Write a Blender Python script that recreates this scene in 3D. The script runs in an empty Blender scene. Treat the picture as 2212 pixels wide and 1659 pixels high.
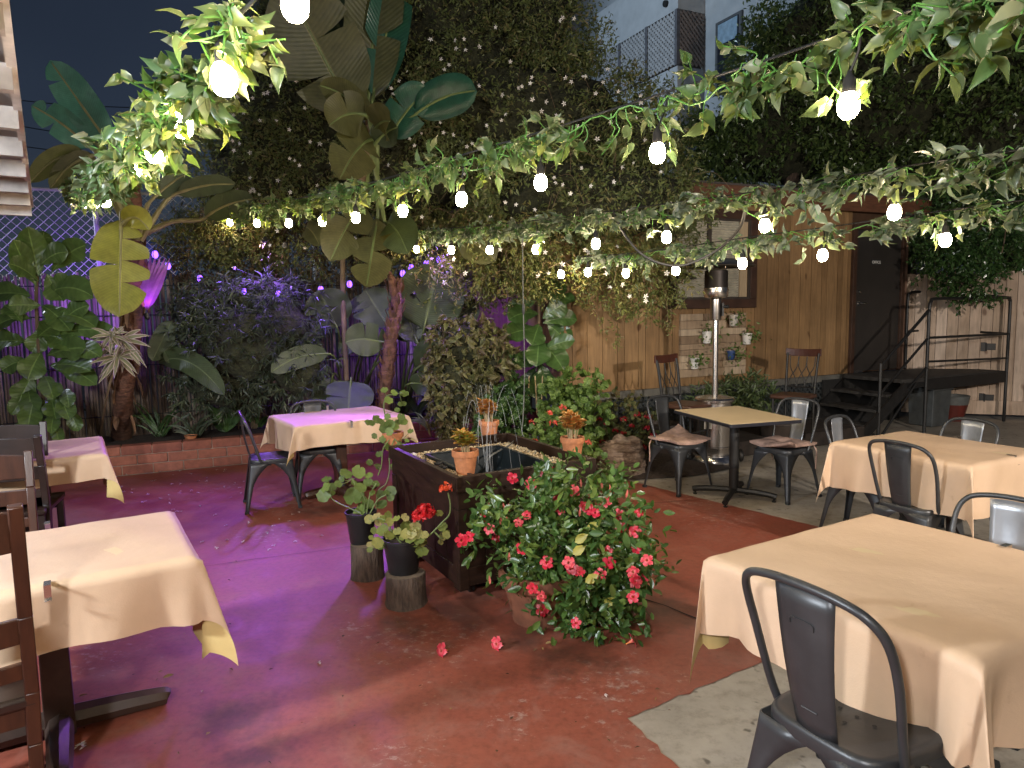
import bpy, bmesh, math, random
import numpy as np
from mathutils import Vector, Matrix, Euler, noise as mnoise
random.seed(7); np.random.seed(7)
RNG = np.random.default_rng(11)
scene = bpy.context.scene
COL = scene.collection
PI = math.pi
# ------------------------------------------------------------------ camera
F, CX, CY, H = 1534.0, 1106.0, 829.5, 1.7      # focal length and centre in a 2212 px wide frame, eye height
PITCH, ROLL = math.radians(6.0), math.radians(-1.0)
_fw = Vector((0, math.cos(PITCH), -math.sin(PITCH)))
_up0 = Vector((0, math.sin(PITCH), math.cos(PITCH)))
_rt0 = Vector((1, 0, 0))
_rt = math.cos(ROLL)*_rt0 + math.sin(ROLL)*_up0
_up = -math.sin(ROLL)*_rt0 + math.cos(ROLL)*_up0
EYE = Vector((0, 0, H))
cam = bpy.data.cameras.new("camera"); camo = bpy.data.objects.new("camera", cam); COL.objects.link(camo)
cam.sensor_width = 36.0; cam.lens = 36.0*F/2212.0; cam.clip_end = 400; cam.clip_start = 0.02
camo.matrix_world = Matrix(((_rt.x, _up.x, -_fw.x, 0), (_rt.y, _up.y, -_fw.y, 0), (_rt.z, _up.z, -_fw.z, H), (0, 0, 0, 1)))
scene.camera = camo
def ray(px, py): return ((px-CX)/F*_rt - (py-CY)/F*_up + _fw)
def D(px, py, Y):
    d = ray(px, py); return EYE + d*(Y/d.y)
def G(px, py, z=0.0):
    d = ray(px, py); return EYE + d*((z-H)/d.z)
def PL(px, py, o, n):
    d = ray(px, py); o = Vector(o); n = Vector(n); return EYE + d*((o-EYE).dot(n)/d.dot(n))
def ELL(px, py, c, r):
    """front hit of a pixel ray on an ellipsoid, else the closest approach"""
    d = ray(px, py); R = Vector(r); c = Vector(c)
    dd = Vector((d.x/R.x, d.y/R.y, d.z/R.z)); oc = EYE-c; oo = Vector((oc.x/R.x, oc.y/R.y, oc.z/R.z))
    a = dd.dot(dd); b = oo.dot(dd); q = b*b-a*(oo.dot(oo)-1)
    t = (-b-math.sqrt(q))/a if q > 0 else -b/a
    return EYE+d*t
ANG = math.radians(25.5)
AD = Vector((math.cos(ANG), math.sin(ANG), 0)); AN = Vector((math.sin(ANG), -math.cos(ANG), 0))   # along the house, out of the house
# ------------------------------------------------------------------ materials
MATS = {}
def _nt(name):
    m = bpy.data.materials.new(name); m.use_nodes = True; nt = m.node_tree
    return m, nt, nt.nodes["Principled BSDF"], nt.nodes["Material Output"]
def N(nt, t, **kw):
    n = nt.nodes.new(t)
    for k, v in kw.items():
        if k in n.inputs.keys() if hasattr(n.inputs, 'keys') else False: n.inputs[k].default_value = v
        else: setattr(n, k, v)
    return n
def L(nt, a, b): nt.links.new(a, b)
def ramp(nt, src, stops, interp='LINEAR'):
    r = nt.nodes.new("ShaderNodeValToRGB"); r.color_ramp.interpolation = interp
    e = r.color_ramp.elements
    while len(e) < len(stops): e.new(0.5)
    for el, (p, c) in zip(e, stops):
        el.position = p; el.color = (*c, 1) if len(c) == 3 else c
    L(nt, src, r.inputs[0]); return r
def mix(nt, f, a, b, mode='MIX'):
    n = nt.nodes.new("ShaderNodeMix"); n.data_type = 'RGBA'; n.blend_type = mode
    if isinstance(f, (int, float)): n.inputs[0].default_value = f
    else: L(nt, f, n.inputs[0])
    for i, v in ((6, a), (7, b)):
        if isinstance(v, tuple): n.inputs[i].default_value = (*v, 1)
        else: L(nt, v, n.inputs[i])
    return n.outputs[2]
def noise(nt, scale, detail=4, rough=.55, vec=None, dist=0):
    n = nt.nodes.new("ShaderNodeTexNoise"); n.inputs['Scale'].default_value = scale; n.inputs['Detail'].default_value = detail
    n.inputs['Roughness'].default_value = rough; n.inputs['Distortion'].default_value = dist
    if vec is None:
        tc = nt.nodes.new("ShaderNodeTexCoord"); vec = tc.outputs['Object']
    L(nt, vec, n.inputs['Vector']); return n.outputs[0]
def mapped(nt, scale=(1, 1, 1), rot=(0, 0, 0), loc=(0, 0, 0), out='Object'):
    tc = nt.nodes.new("ShaderNodeTexCoord"); mp = nt.nodes.new("ShaderNodeMapping")
    mp.inputs['Scale'].default_value = scale; mp.inputs['Rotation'].default_value = rot; mp.inputs['Location'].default_value = loc
    L(nt, tc.outputs[out], mp.inputs['Vector']); return mp.outputs[0]
def bump(nt, b, src, s=.3, d=.01):
    n = nt.nodes.new("ShaderNodeBump"); n.inputs['Strength'].default_value = s; n.inputs['Distance'].default_value = d
    L(nt, src, n.inputs['Height']); L(nt, n.outputs[0], b.inputs['Normal'])
def mat(name, col, rough=.6, metal=0., var=.25, scale=9., bmp=.15, bscale=60., spec=None, vec=None, dist=.004):
    if name in MATS: return MATS[name]
    m, nt, b, o = _nt(name)
    lo = tuple(c*(1-var) for c in col); hi = tuple(min(1, c*(1+var)) for c in col)
    v = mapped(nt, vec) if vec else None
    r = ramp(nt, noise(nt, scale, 5, vec=v), [(.3, lo), (.7, hi)])
    L(nt, r.outputs[0], b.inputs['Base Color']); b.inputs['Roughness'].default_value = rough; b.inputs['Metallic'].default_value = metal
    if spec is not None: b.inputs['Specular IOR Level'].default_value = spec
    if bmp: bump(nt, b, noise(nt, bscale, 3, vec=v), bmp, dist)
    MATS[name] = m; return m
def leafmat(name, cols, rough=.42, trans=.3, tcol=None, veins=0, edge=None, spec=.5):
    """cols: ramp over the leaves; uv.x -1..1 across, uv.y along"""
    if name in MATS: return MATS[name]
    m, nt, b, o = _nt(name)
    g = nt.nodes.new("ShaderNodeNewGeometry")
    c = ramp(nt, g.outputs['Random Per Island'], [(i/max(1, len(cols)-1), x) for i, x in enumerate(cols)]).outputs[0]
    nz = noise(nt, 14, 3)
    c = mix(nt, .5, c, ramp(nt, nz, [(.3, (.55, .55, .55)), (.7, (1.25, 1.25, 1.25))]).outputs[0], 'MULTIPLY')
    if edge or veins:
        uv = nt.nodes.new("ShaderNodeTexCoord"); sp = nt.nodes.new("ShaderNodeSeparateXYZ"); L(nt, uv.outputs['UV'], sp.inputs[0])
        ab = N(nt, "ShaderNodeMath", operation='ABSOLUTE'); L(nt, sp.outputs[0], ab.inputs[0])
    if edge:
        ad = N(nt, "ShaderNodeMath", operation='MULTIPLY_ADD'); L(nt, noise(nt, 25, 2), ad.inputs[0]); ad.inputs[1].default_value = edge[2]; L(nt, ab.outputs[0], ad.inputs[2])
        f = ramp(nt, ad.outputs[0], [(edge[1]*.5, (0, 0, 0)), (edge[1]*.5+.06, (1, 1, 1))])
        sc = N(nt, "ShaderNodeMath", operation='MULTIPLY'); L(nt, ad.outputs[0], sc.inputs[0]); sc.inputs[1].default_value = .5
        nt.links.new(sc.outputs[0], f.inputs[0])
        c = mix(nt, f.outputs[0], c, edge[0])
    if veins:
        w = N(nt, "ShaderNodeMath", operation='MULTIPLY_ADD'); L(nt, sp.outputs[1], w.inputs[0]); w.inputs[1].default_value = veins
        k = N(nt, "ShaderNodeMath", operation='MULTIPLY'); L(nt, ab.outputs[0], k.inputs[0]); k.inputs[1].default_value = -veins*.12; L(nt, k.outputs[0], w.inputs[2])
        s = N(nt, "ShaderNodeMath", operation='SINE'); L(nt, w.outputs[0], s.inputs[0])
        bump(nt, b, s.outputs[0], .2, .003)
        mr = ramp(nt, ab.outputs[0], [(.0, (1, 1, 1)), (.035, (1, 1, 1)), (.07, (0, 0, 0))])
        c = mix(nt, mr.outputs[0], c, tuple(min(1, x*1.5+.012) for x in cols[-1]))
        st = ramp(nt, s.outputs[0], [(0, (.93, .93, .93)), (1, (1.05, 1.05, 1.05))])
        c = mix(nt, 1., c, st.outputs[0], 'MULTIPLY')
    L(nt, c, b.inputs['Base Color']); b.inputs['Roughness'].default_value = rough; b.inputs['Specular IOR Level'].default_value = spec
    if trans:
        t = nt.nodes.new("ShaderNodeBsdfTranslucent")
        hs = mix(nt, 1., c, tcol or (1.3, 1.25, .5), 'MULTIPLY'); L(nt, hs, t.inputs[0])
        ms = nt.nodes.new("ShaderNodeMixShader"); ms.inputs[0].default_value = trans
        L(nt, b.outputs[0], ms.inputs[1]); L(nt, t.outputs[0], ms.inputs[2]); L(nt, ms.outputs[0], o.inputs[0])
    MATS[name] = m; return m
def emit(name, col, s):
    if name in MATS: return MATS[name]
    m, nt, b, o = _nt(name); b.inputs['Base Color'].default_value = (*col, 1); b.inputs['Emission Color'].default_value = (*col, 1)
    b.inputs['Emission Strength'].default_value = s; MATS[name] = m; return m
# ------------------------------------------------------------------ mesh building
class MB:
    def __init__(s): s.v = []; s.f = []; s.uv = []; s.mi = []; s.cur = 0; s.hasuv = False
    def n(s): return len(s.v)
    def add(s, vs, fs, uvs=None):
        o = len(s.v); s.v += [tuple(x) for x in vs]; s.f += [tuple(i+o for i in f) for f in fs]; s.mi += [s.cur]*len(fs)
        if uvs is not None: s.hasuv = True; s.uv += [tuple(u) for u in uvs]
        else: s.uv += [(0, 0)]*len(vs)
        return s
    def box(s, c, d, M=None, taper=1.):
        x, y, z = d[0]/2, d[1]/2, d[2]/2
        vs = [Vector((sx*x*(taper if sz > 0 else 1), sy*y*(taper if sz > 0 else 1), sz*z)) for sz in (-1, 1) for sy in (-1, 1) for sx in (-1, 1)]
        if M is not None: vs = [M @ v for v in vs]
        vs = [v+Vector(c) for v in vs]
        return s.add(vs, [(0, 2, 3, 1), (4, 5, 7, 6), (0, 1, 5, 4), (2, 6, 7, 3), (0, 4, 6, 2), (1, 3, 7, 5)])
    def box2(s, a, b): return s.box([(a[i]+b[i])/2 for i in range(3)], [abs(b[i]-a[i]) for i in range(3)])
    def beam(s, a, b, w, h, up=(0, 0, 1)):
        a, b = Vector(a), Vector(b); t = b-a; l = t.length; t.normalize(); up = Vector(up)
        if abs(t.dot(up)) > .98: up = Vector((0, 1, 0))
        sd = t.cross(up).normalized(); u = sd.cross(t)
        M = Matrix((sd, t, u)).transposed()
        return s.box((a+b)/2, (w, l, h), M)
    def tube(s, pts, r, seg=8, cap=True):
        pts = [Vector(p) for p in pts]; k = len(pts); rs = r if isinstance(r, (list, tuple)) else [r]*k
        vs = []; prev = None
        for i, p in enumerate(pts):
            t = (pts[min(i+1, k-1)]-pts[max(i-1, 0)]).normalized()
            if prev is None:
                a = Vector((0, 0, 1)) if abs(t.z) < .9 else Vector((1, 0, 0)); u = t.cross(a).normalized()
            else: u = (prev-t*prev.dot(t)).normalized()
            prev = u; w = t.cross(u)
            for j in range(seg):
                q = 2*PI*j/seg; vs.append(p+(u*math.cos(q)+w*math.sin(q))*rs[i])
        fs = [(i*seg+j, i*seg+(j+1) % seg, (i+1)*seg+(j+1) % seg, (i+1)*seg+j) for i in range(k-1) for j in range(seg)]
        if cap: fs += [tuple(range(seg-1, -1, -1)), tuple((k-1)*seg+j for j in range(seg))]
        return s.add(vs, fs)
    def lathe(s, prof, seg=24, c=(0, 0, 0), wob=0., capb=True, capt=False):
        vs = []
        for (r, z) in prof:
            for j in range(seg):
                q = 2*PI*j/seg; rr = r*(1+wob*math.sin(3*q+z*9)+wob*.6*math.sin(7*q+1))
                vs.append((c[0]+rr*math.cos(q), c[1]+rr*math.sin(q), c[2]+z))
        k = len(prof)
        fs = [(i*seg+j, i*seg+(j+1) % seg, (i+1)*seg+(j+1) % seg, (i+1)*seg+j) for i in range(k-1) for j in range(seg)]
        if capb: fs.append(tuple(range(seg-1, -1, -1)))
        if capt: fs.append(tuple((k-1)*seg+j for j in range(seg)))
        return s.add(vs, fs)
    def prism(s, poly, z0, z1):
        k = len(poly)
        return s.add([(x, y, z0) for x, y in poly]+[(x, y, z1) for x, y in poly],
                     [tuple(range(k-1, -1, -1)), tuple(range(k, 2*k))]+[(i, (i+1) % k, k+(i+1) % k, k+i) for i in range(k)])
    def grid(s, P, nu, nv, uvs=None):
        return s.add(P, [(i*nv+j, (i+1)*nv+j, (i+1)*nv+j+1, i*nv+j+1) for i in range(nu-1) for j in range(nv-1)], uvs)
    def xf(s, M): s.v = [tuple(M @ Vector(v)) for v in s.v]; return s
    def obj(s, name, mats, parent=None, world=False, smooth=True, bevel=0, solid=0, angle=40):
        me = bpy.data.meshes.new(name)
        v = s.v
        if world and parent is not None:
            M = rootmat(parent).inverted(); v = [tuple(M @ Vector(x)) for x in v]
        me.from_pydata(v, [], s.f)
        for m in (mats if isinstance(mats, (list, tuple)) else [mats]): me.materials.append(m)
        if len(set(s.mi)) > 1: me.polygons.foreach_set("material_index", s.mi)
        if s.hasuv:
            ul = me.uv_layers.new(name="uv"); idx = np.zeros(len(me.loops), np.int32); me.loops.foreach_get("vertex_index", idx)
            ul.data.foreach_set("uv", np.array(s.uv, np.float32)[idx].ravel())
        me.validate(); me.update()
        o = bpy.data.objects.new(name, me); COL.objects.link(o)
        if parent is not None: o.parent = parent
        if solid: md = o.modifiers.new("t", 'SOLIDIFY'); md.thickness = solid; md.offset = 0
        if bevel: md = o.modifiers.new("b", 'BEVEL'); md.width = bevel; md.segments = 2; md.limit_method = 'ANGLE'; md.angle_limit = math.radians(50)
        if smooth:
            me.polygons.foreach_set("use_smooth", [True]*len(me.polygons))
            if angle: me.set_sharp_from_angle(angle=math.radians(angle))
        return o
def rootmat(o):
    M = Matrix.Identity(4)
    while o is not None: M = o.matrix_basis @ M; o = o.parent
    return M
def tag(o, label=None, cat=None, group=None, kind=None):
    if label: o['label'] = label
    if cat: o['category'] = cat
    if group: o['group'] = group
    if kind: o['kind'] = kind
    return o
def thing(name, label, cat, loc=(0, 0, 0), rz=0., group=None):
    o = bpy.data.objects.new(name, None); COL.objects.link(o); o.empty_display_size = .1
    o.matrix_basis = Matrix.Translation(Vector(loc)) @ Matrix.Rotation(rz, 4, 'Z')
    return tag(o, label, cat, group)
def dup(src, loc, rz, label, group=None):
    def cp(o, par):
        c = o.copy(); COL.objects.link(c); c.parent = par
        for ch in list(o.children): cp(ch, c)
        return c
    r = cp(src, None); r.matrix_basis = Matrix.Translation(Vector(loc)) @ Matrix.Rotation(rz, 4, 'Z')
    r['label'] = label
    if group: r['group'] = group
    return r
def smooth_path(pts, k=6):
    pts = [Vector(p) for p in pts]; out = []
    for i in range(len(pts)-1):
        p0 = pts[max(i-1, 0)]; p1 = pts[i]; p2 = pts[i+1]; p3 = pts[min(i+2, len(pts)-1)]
        for j in range(k):
            t = j/k; out.append(.5*((2*p1)+(p2-p0)*t+(2*p0-5*p1+4*p2-p3)*t*t+(3*p1-p0-3*p2+p3)*t**3))
    out.append(pts[-1]); return out
# ------------------------------------------------------------------ leaves
def unit(a): return a/np.maximum(np.linalg.norm(a, axis=-1, keepdims=True), 1e-9)
TRI = (np.array([(0, 0, 0), (.5, .42, .1), (0, 1, -.08), (-.5, .42, .1)]), [(0, 1, 2), (0, 2, 3)], np.array([(0, 0), (1, .4), (0, 1), (-1, .4)]))
_o = [(.0, .0, 0), (.30, -.08, .07), (.5, .20, .15), (.37, .56, .10), (.15, .84, -.06), (0, 1.08, -.24), (-.13, .84, -.07), (-.34, .56, .08), (-.5, .22, .12), (-.31, -.06, .06), (0, .3, .0), (0, .65, -.03)]
HEART = (np.array(_o), [(0, 1, 2, 10), (10, 2, 3, 11), (11, 3, 4, 5), (0, 10, 8, 9), (10, 11, 7, 8), (11, 5, 6, 7)], np.array([(x*2, y) for x, y, z in _o]))
def _round():
    v = [(0, .45, -.04)]; u = [(0, .4)]
    for j in range(14):
        q = -PI/2+.25+j*(2*PI-.5)/13; rr = .5*(1+.07*math.cos(6*q)); v.append((rr*math.cos(q), .45+rr*math.sin(q), .05*math.cos(5*q)+.04)); u.append((math.cos(q), .5+.5*math.sin(q)))
    v.append((0, .12, 0)); u.append((0, 0))
    return np.array(v), [(0, j, j+1) for j in range(1, 14)]+[(0, 14, 15), (0, 15, 1)], np.array(u)
ROUND = _round()
_l = [(0, 0, 0), (.34, .2, .06), (.5, .5, .06), (.3, .8, .02), (0, 1, -.05), (-.3, .8, .02), (-.5, .5, .06), (-.34, .2, .06), (0, .35, -.01), (0, .7, -.02)]
LANCE = (np.array(_l), [(0, 1, 2, 8), (8, 2, 3, 9), (9, 3, 4), (0, 8, 6, 7), (8, 9, 5, 6), (9, 4, 5)], np.array([(x*2, y) for x, y, z in _l]))
class LV:
    """many leaves gathered with numpy and written as one mesh"""
    def __init__(s): s.V = []; s.Fc = []; s.U = []; s.n = 0
    def add(s, P, U, Nn, Ln, Wd, tpl=TRI):
        P = np.atleast_2d(np.asarray(P, float)); k = len(P); U = unit(np.broadcast_to(np.asarray(U, float), (k, 3))); Nn = np.broadcast_to(np.asarray(Nn, float), (k, 3))
        S = unit(np.cross(U, Nn)); Nn = np.cross(S, U)
        Ln = np.broadcast_to(np.asarray(Ln, float), (k,))[:, None, None]; Wd = np.broadcast_to(np.asarray(Wd, float), (k,))[:, None, None]
        T, Fs, uv = tpl; t = len(T)
        V = P[:, None]+S[:, None]*T[None, :, 0:1]*Wd+U[:, None]*T[None, :, 1:2]*Ln+Nn[:, None]*T[None, :, 2:3]*Ln
        s.V.append(V.reshape(-1, 3)); s.U.append(np.tile(uv, (k, 1)))
        off = (np.arange(k)*t+s.n)
        for f in Fs: s.Fc.append((len(f), (off[:, None]+np.array(f)[None]).astype(np.int32)))
        s.n += k*t; return s
    def obj(s, name, m, parent=None, smooth=False):
        V = np.concatenate(s.V)
        if parent is not None:
            M = np.array(rootmat(parent).inverted()); V = V @ M[:3, :3].T+M[:3, 3]
        me = bpy.data.meshes.new(name); me.vertices.add(len(V)); me.vertices.foreach_set("co", V.astype(np.float32).ravel())
        loops = np.concatenate([f.ravel() for k, f in s.Fc]); tot = np.concatenate([np.full(len(f), k, np.int32) for k, f in s.Fc])
        st = np.concatenate([[0], np.cumsum(tot)[:-1]]).astype(np.int32)
        me.loops.add(len(loops)); me.loops.foreach_set("vertex_index", loops)
        me.polygons.add(len(tot)); me.polygons.foreach_set("loop_start", st); me.polygons.foreach_set("loop_total", tot)
        ul = me.uv_layers.new(name="uv"); ul.data.foreach_set("uv", np.concatenate(s.U)[loops].astype(np.float32).ravel())
        for x in (m if isinstance(m, list) else [m]): me.materials.append(x)
        me.polygons.foreach_set("use_smooth", [smooth]*len(tot))
        me.update(calc_edges=True); me.validate()
        o = bpy.data.objects.new(name, me); COL.objects.link(o)
        if parent is not None: o.parent = parent
        return o
def rdir(k): return unit(RNG.normal(size=(k, 3)))
def ellcloud(ells, k, lo=.72, hi=1.05, dens=None):
    """k points in the outer shell of lumpy ellipsoids [(centre, radii)], with outward normals"""
    w = np.array([(e[1][0]*e[1][1]+e[1][1]*e[1][2]+e[1][0]*e[1][2]) for e in ells]); w = w/w.sum()
    P, Q = [], []
    for (c, r), q in zip(ells, RNG.multinomial(k, w)):
        d = rdir(q); lump = 1+.09*np.sin(d[:, 0]*7+c[0]*3)*np.cos(d[:, 2]*6+c[2])+.06*np.sin(d[:, 1]*13+d[:, 2]*11)
        rad = (lo+(hi-lo)*RNG.random(q)**.6)*lump
        P.append(np.array(c)+d*np.array(r)*rad[:, None]); Q.append(unit(d/np.array(r)))
    return np.concatenate(P), np.concatenate(Q)
def mass(lv, ells, sprigs, per, spread, ln, wd, down=.2, out=.5, lo=.72, hi=1.05, tpl=TRI, jit=.3, clump=0):
    P, Q = ellcloud(ells, int(sprigs*1.7), lo, hi)
    if clump:
        nz = np.array([mnoise.noise(Vector(p)*clump)+.6*mnoise.noise(Vector(p)*clump*2.7+Vector((5, 1, 2))) for p in P]); keep = np.argsort(-(nz+RNG.normal(size=len(P))*.26))[:sprigs]
    else: keep = np.arange(len(P))[:sprigs] if len(ells) == 1 else RNG.permutation(len(P))[:sprigs]
    P, Q = P[keep], Q[keep]; sprigs = len(P)
    ax = unit(Q*out+rdir(sprigs)*.9+np.array([0, 0, -down]))
    PP = np.repeat(P, per, 0); AX = np.repeat(ax, per, 0); QQ = np.repeat(Q, per, 0)
    t = np.tile(np.linspace(0, 1, per), sprigs)
    PP = PP+AX*(t*spread)[:, None]+RNG.normal(size=PP.shape)*spread*.12
    U = unit(AX*.7+rdir(len(PP))*.8+np.array([0, 0, -down*.6])); Nn = unit(QQ*.6+rdir(len(PP))*.7+np.array([0, 0, .35]))
    s = 1+jit*RNG.normal(size=len(PP)).clip(-2, 2)*.6
    lv.add(PP, U, Nn, ln*s, wd*s, tpl); return P, Q
def core(ells, shrink=.72, seg=14):
    b = MB()
    for c, r in ells:
        vs = []; n1, n2 = seg, seg
        for i in range(n1+1):
            th = PI*i/n1
            for j in range(n2):
                ph = 2*PI*j/n2; d = (math.sin(th)*math.cos(ph), math.sin(th)*math.sin(ph), math.cos(th))
                k = shrink*(1+.12*math.sin(5*d[0]+c[0])*math.cos(4*d[2]+1)+.08*math.sin(9*d[1]+d[2]*8))
                vs.append((c[0]+d[0]*r[0]*k, c[1]+d[1]*r[1]*k, c[2]+d[2]*r[2]*k))
        b.add(vs, [(i*n2+j, i*n2+(j+1) % n2, (i+1)*n2+(j+1) % n2, (i+1)*n2+j) for i in range(n1) for j in range(n2)])
    return b
def pell(px, py, Y, rx, ry, rd): # an ellipsoid centred on what is seen at px,py at distance Y; radii in pixels across and metres deep
    return (tuple(D(px, py, Y)), (rx*Y/F, rd, ry*Y/F))
PROF = {
 'oval': lambda t: (max(0, math.sin(PI*min(1, t*.97+.03)))**.55)*(1-.25*t),
 'paddle': lambda t: max(0, 1-abs(2*t-1)**2.6)**.6,
 'lance': lambda t: max(0, math.sin(PI*t**.75))**.9,
 'fiddle': lambda t: (max(0, math.sin(PI*t**1.35))**.62)*(.62+.42*t)*(1-.16*math.exp(-((t-.42)/.12)**2)),
 'strap': lambda t: min(1, t*9+.25)*max(0, 1-t**3)**.8,
}
def blade(b, p0, p1, w, droop=.12, face=None, fold=.18, tears=(), shape='paddle', nt=16, curl=0., wav=.02, wind=0.):
    """one big leaf from its base p0 to its tip p1; w = full width; tears = [(t, side, gap)]"""
    p0, p1 = Vector(p0), Vector(p1); ln = (p1-p0).length
    if face is None: face = (EYE-(p0+p1)/2).normalized()
    face = Vector(face).normalized()
    bend = Vector((0, 0, 1)) if abs((p1-p0).normalized().z) < .8 else -face
    ctl = (p0+p1)/2+bend*droop*ln
    def at(t): return p0*(1-t)**2+ctl*2*t*(1-t)+p1*t*t
    def tg(t): return ((ctl-p0)*2*(1-t)+(p1-ctl)*2*t).normalized()
    pf = PROF[shape]; ph = random.random()*6
    cols = [0, .25, .5, .75, .93, 1.]
    for side in (-1, 1):
        ts = sorted(x[0] for x in tears if x[1] == side); gaps = {x[0]: x[2] for x in tears if x[1] == side}
        cuts = [0]+ts+[1]
        for a, e in zip(cuts[:-1], cuts[1:]):
            k = max(3, int(nt*(e-a))+2); P = []; uv = []
            ga = gaps.get(a, 0); ge = gaps.get(e, 0)
            for i in range(k):
                s = i/(k-1)
                for c in cols:
                    t = a+(e-a)*s
                    tt = t+c*c*(ga*(1-s)**2-ge*s*s)
                    tt = min(1, max(0, tt)); T = tg(t); S = T.cross(face)
                    if S.length < 1e-3: S = T.cross(Vector((1, 0, 0)))
                    S.normalize(); Nn = S.cross(T)
                    hw = pf(tt)*w/2*c*(1-(.1*max(ga*(1-s), ge*s)*8))
                    z = hw*fold-curl*hw*c*c+wav*w*math.sin(tt*17+ph+side)*c*c
                    q = at(tt)+S*side*hw+Nn*z+T*(c*c*.03*ln)
                    P.append(q); uv.append((side*c, tt))
            if side > 0: b.grid(P, k, len(cols), uv)
            else:
                n0 = len(cols); b.add(P, [(i*n0+j, i*n0+j+1, (i+1)*n0+j+1, (i+1)*n0+j) for i in range(k-1) for j in range(n0-1)], uv)
    return [at(t/8) for t in range(9)]
# ------------------------------------------------------------------ night sky
w = bpy.data.worlds.new("World"); scene.world = w; w.use_nodes = True
nt = w.node_tree; bg = nt.nodes["Background"]
tc = nt.nodes.new("ShaderNodeTexCoord"); sp = nt.nodes.new("ShaderNodeSeparateXYZ"); L(nt, tc.outputs['Generated'], sp.inputs[0])
rp = ramp(nt, sp.outputs[2], [(.0, (.032, .042, .054)), (.22, (.019, .028, .047)), (.7, (.011, .016, .030))])
cl = noise(nt, 2.2, 3, vec=tc.outputs['Generated'])
c2 = mix(nt, 1., rp.outputs[0], ramp(nt, cl, [(.3, (.8, .8, .8)), (.75, (1.25, 1.22, 1.18))]).outputs[0], 'MULTIPLY')
L(nt, c2, bg.inputs[0]); bg.inputs[1].default_value = 1.0
vs = scene.view_settings; vs.view_transform = 'Standard'; vs.look = 'None'; vs.exposure = .18; vs.gamma = 1

# ------------------------------------------------------------------ shared materials
M_conc = None
def concrete():
    m, nt, b, o = _nt("concrete")
    n1 = noise(nt, 1.3, 6, .6); n2 = noise(nt, 14, 6, .7); n3 = noise(nt, 90, 3)
    c = ramp(nt, n1, [(.3, (.23, .20, .16)), (.5, (.32, .28, .225)), (.7, (.40, .35, .29))]).outputs[0]
    c = mix(nt, .55, c, ramp(nt, n2, [(.3, (.45, .43, .4)), (.5, (1, 1, 1)), (.72, (1.2, 1.2, 1.2))]).outputs[0], 'MULTIPLY')
    sp = ramp(nt, noise(nt, 11, 2, .5), [(.66, (1, 1, 1)), (.72, (.16, .14, .12))]); c = mix(nt, .8, c, sp.outputs[0], 'MULTIPLY')
    L(nt, c, b.inputs['Base Color']); b.inputs['Roughness'].default_value = .62
    bump(nt, b, n3, .25, .003); return m
M_conc = concrete()
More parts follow.
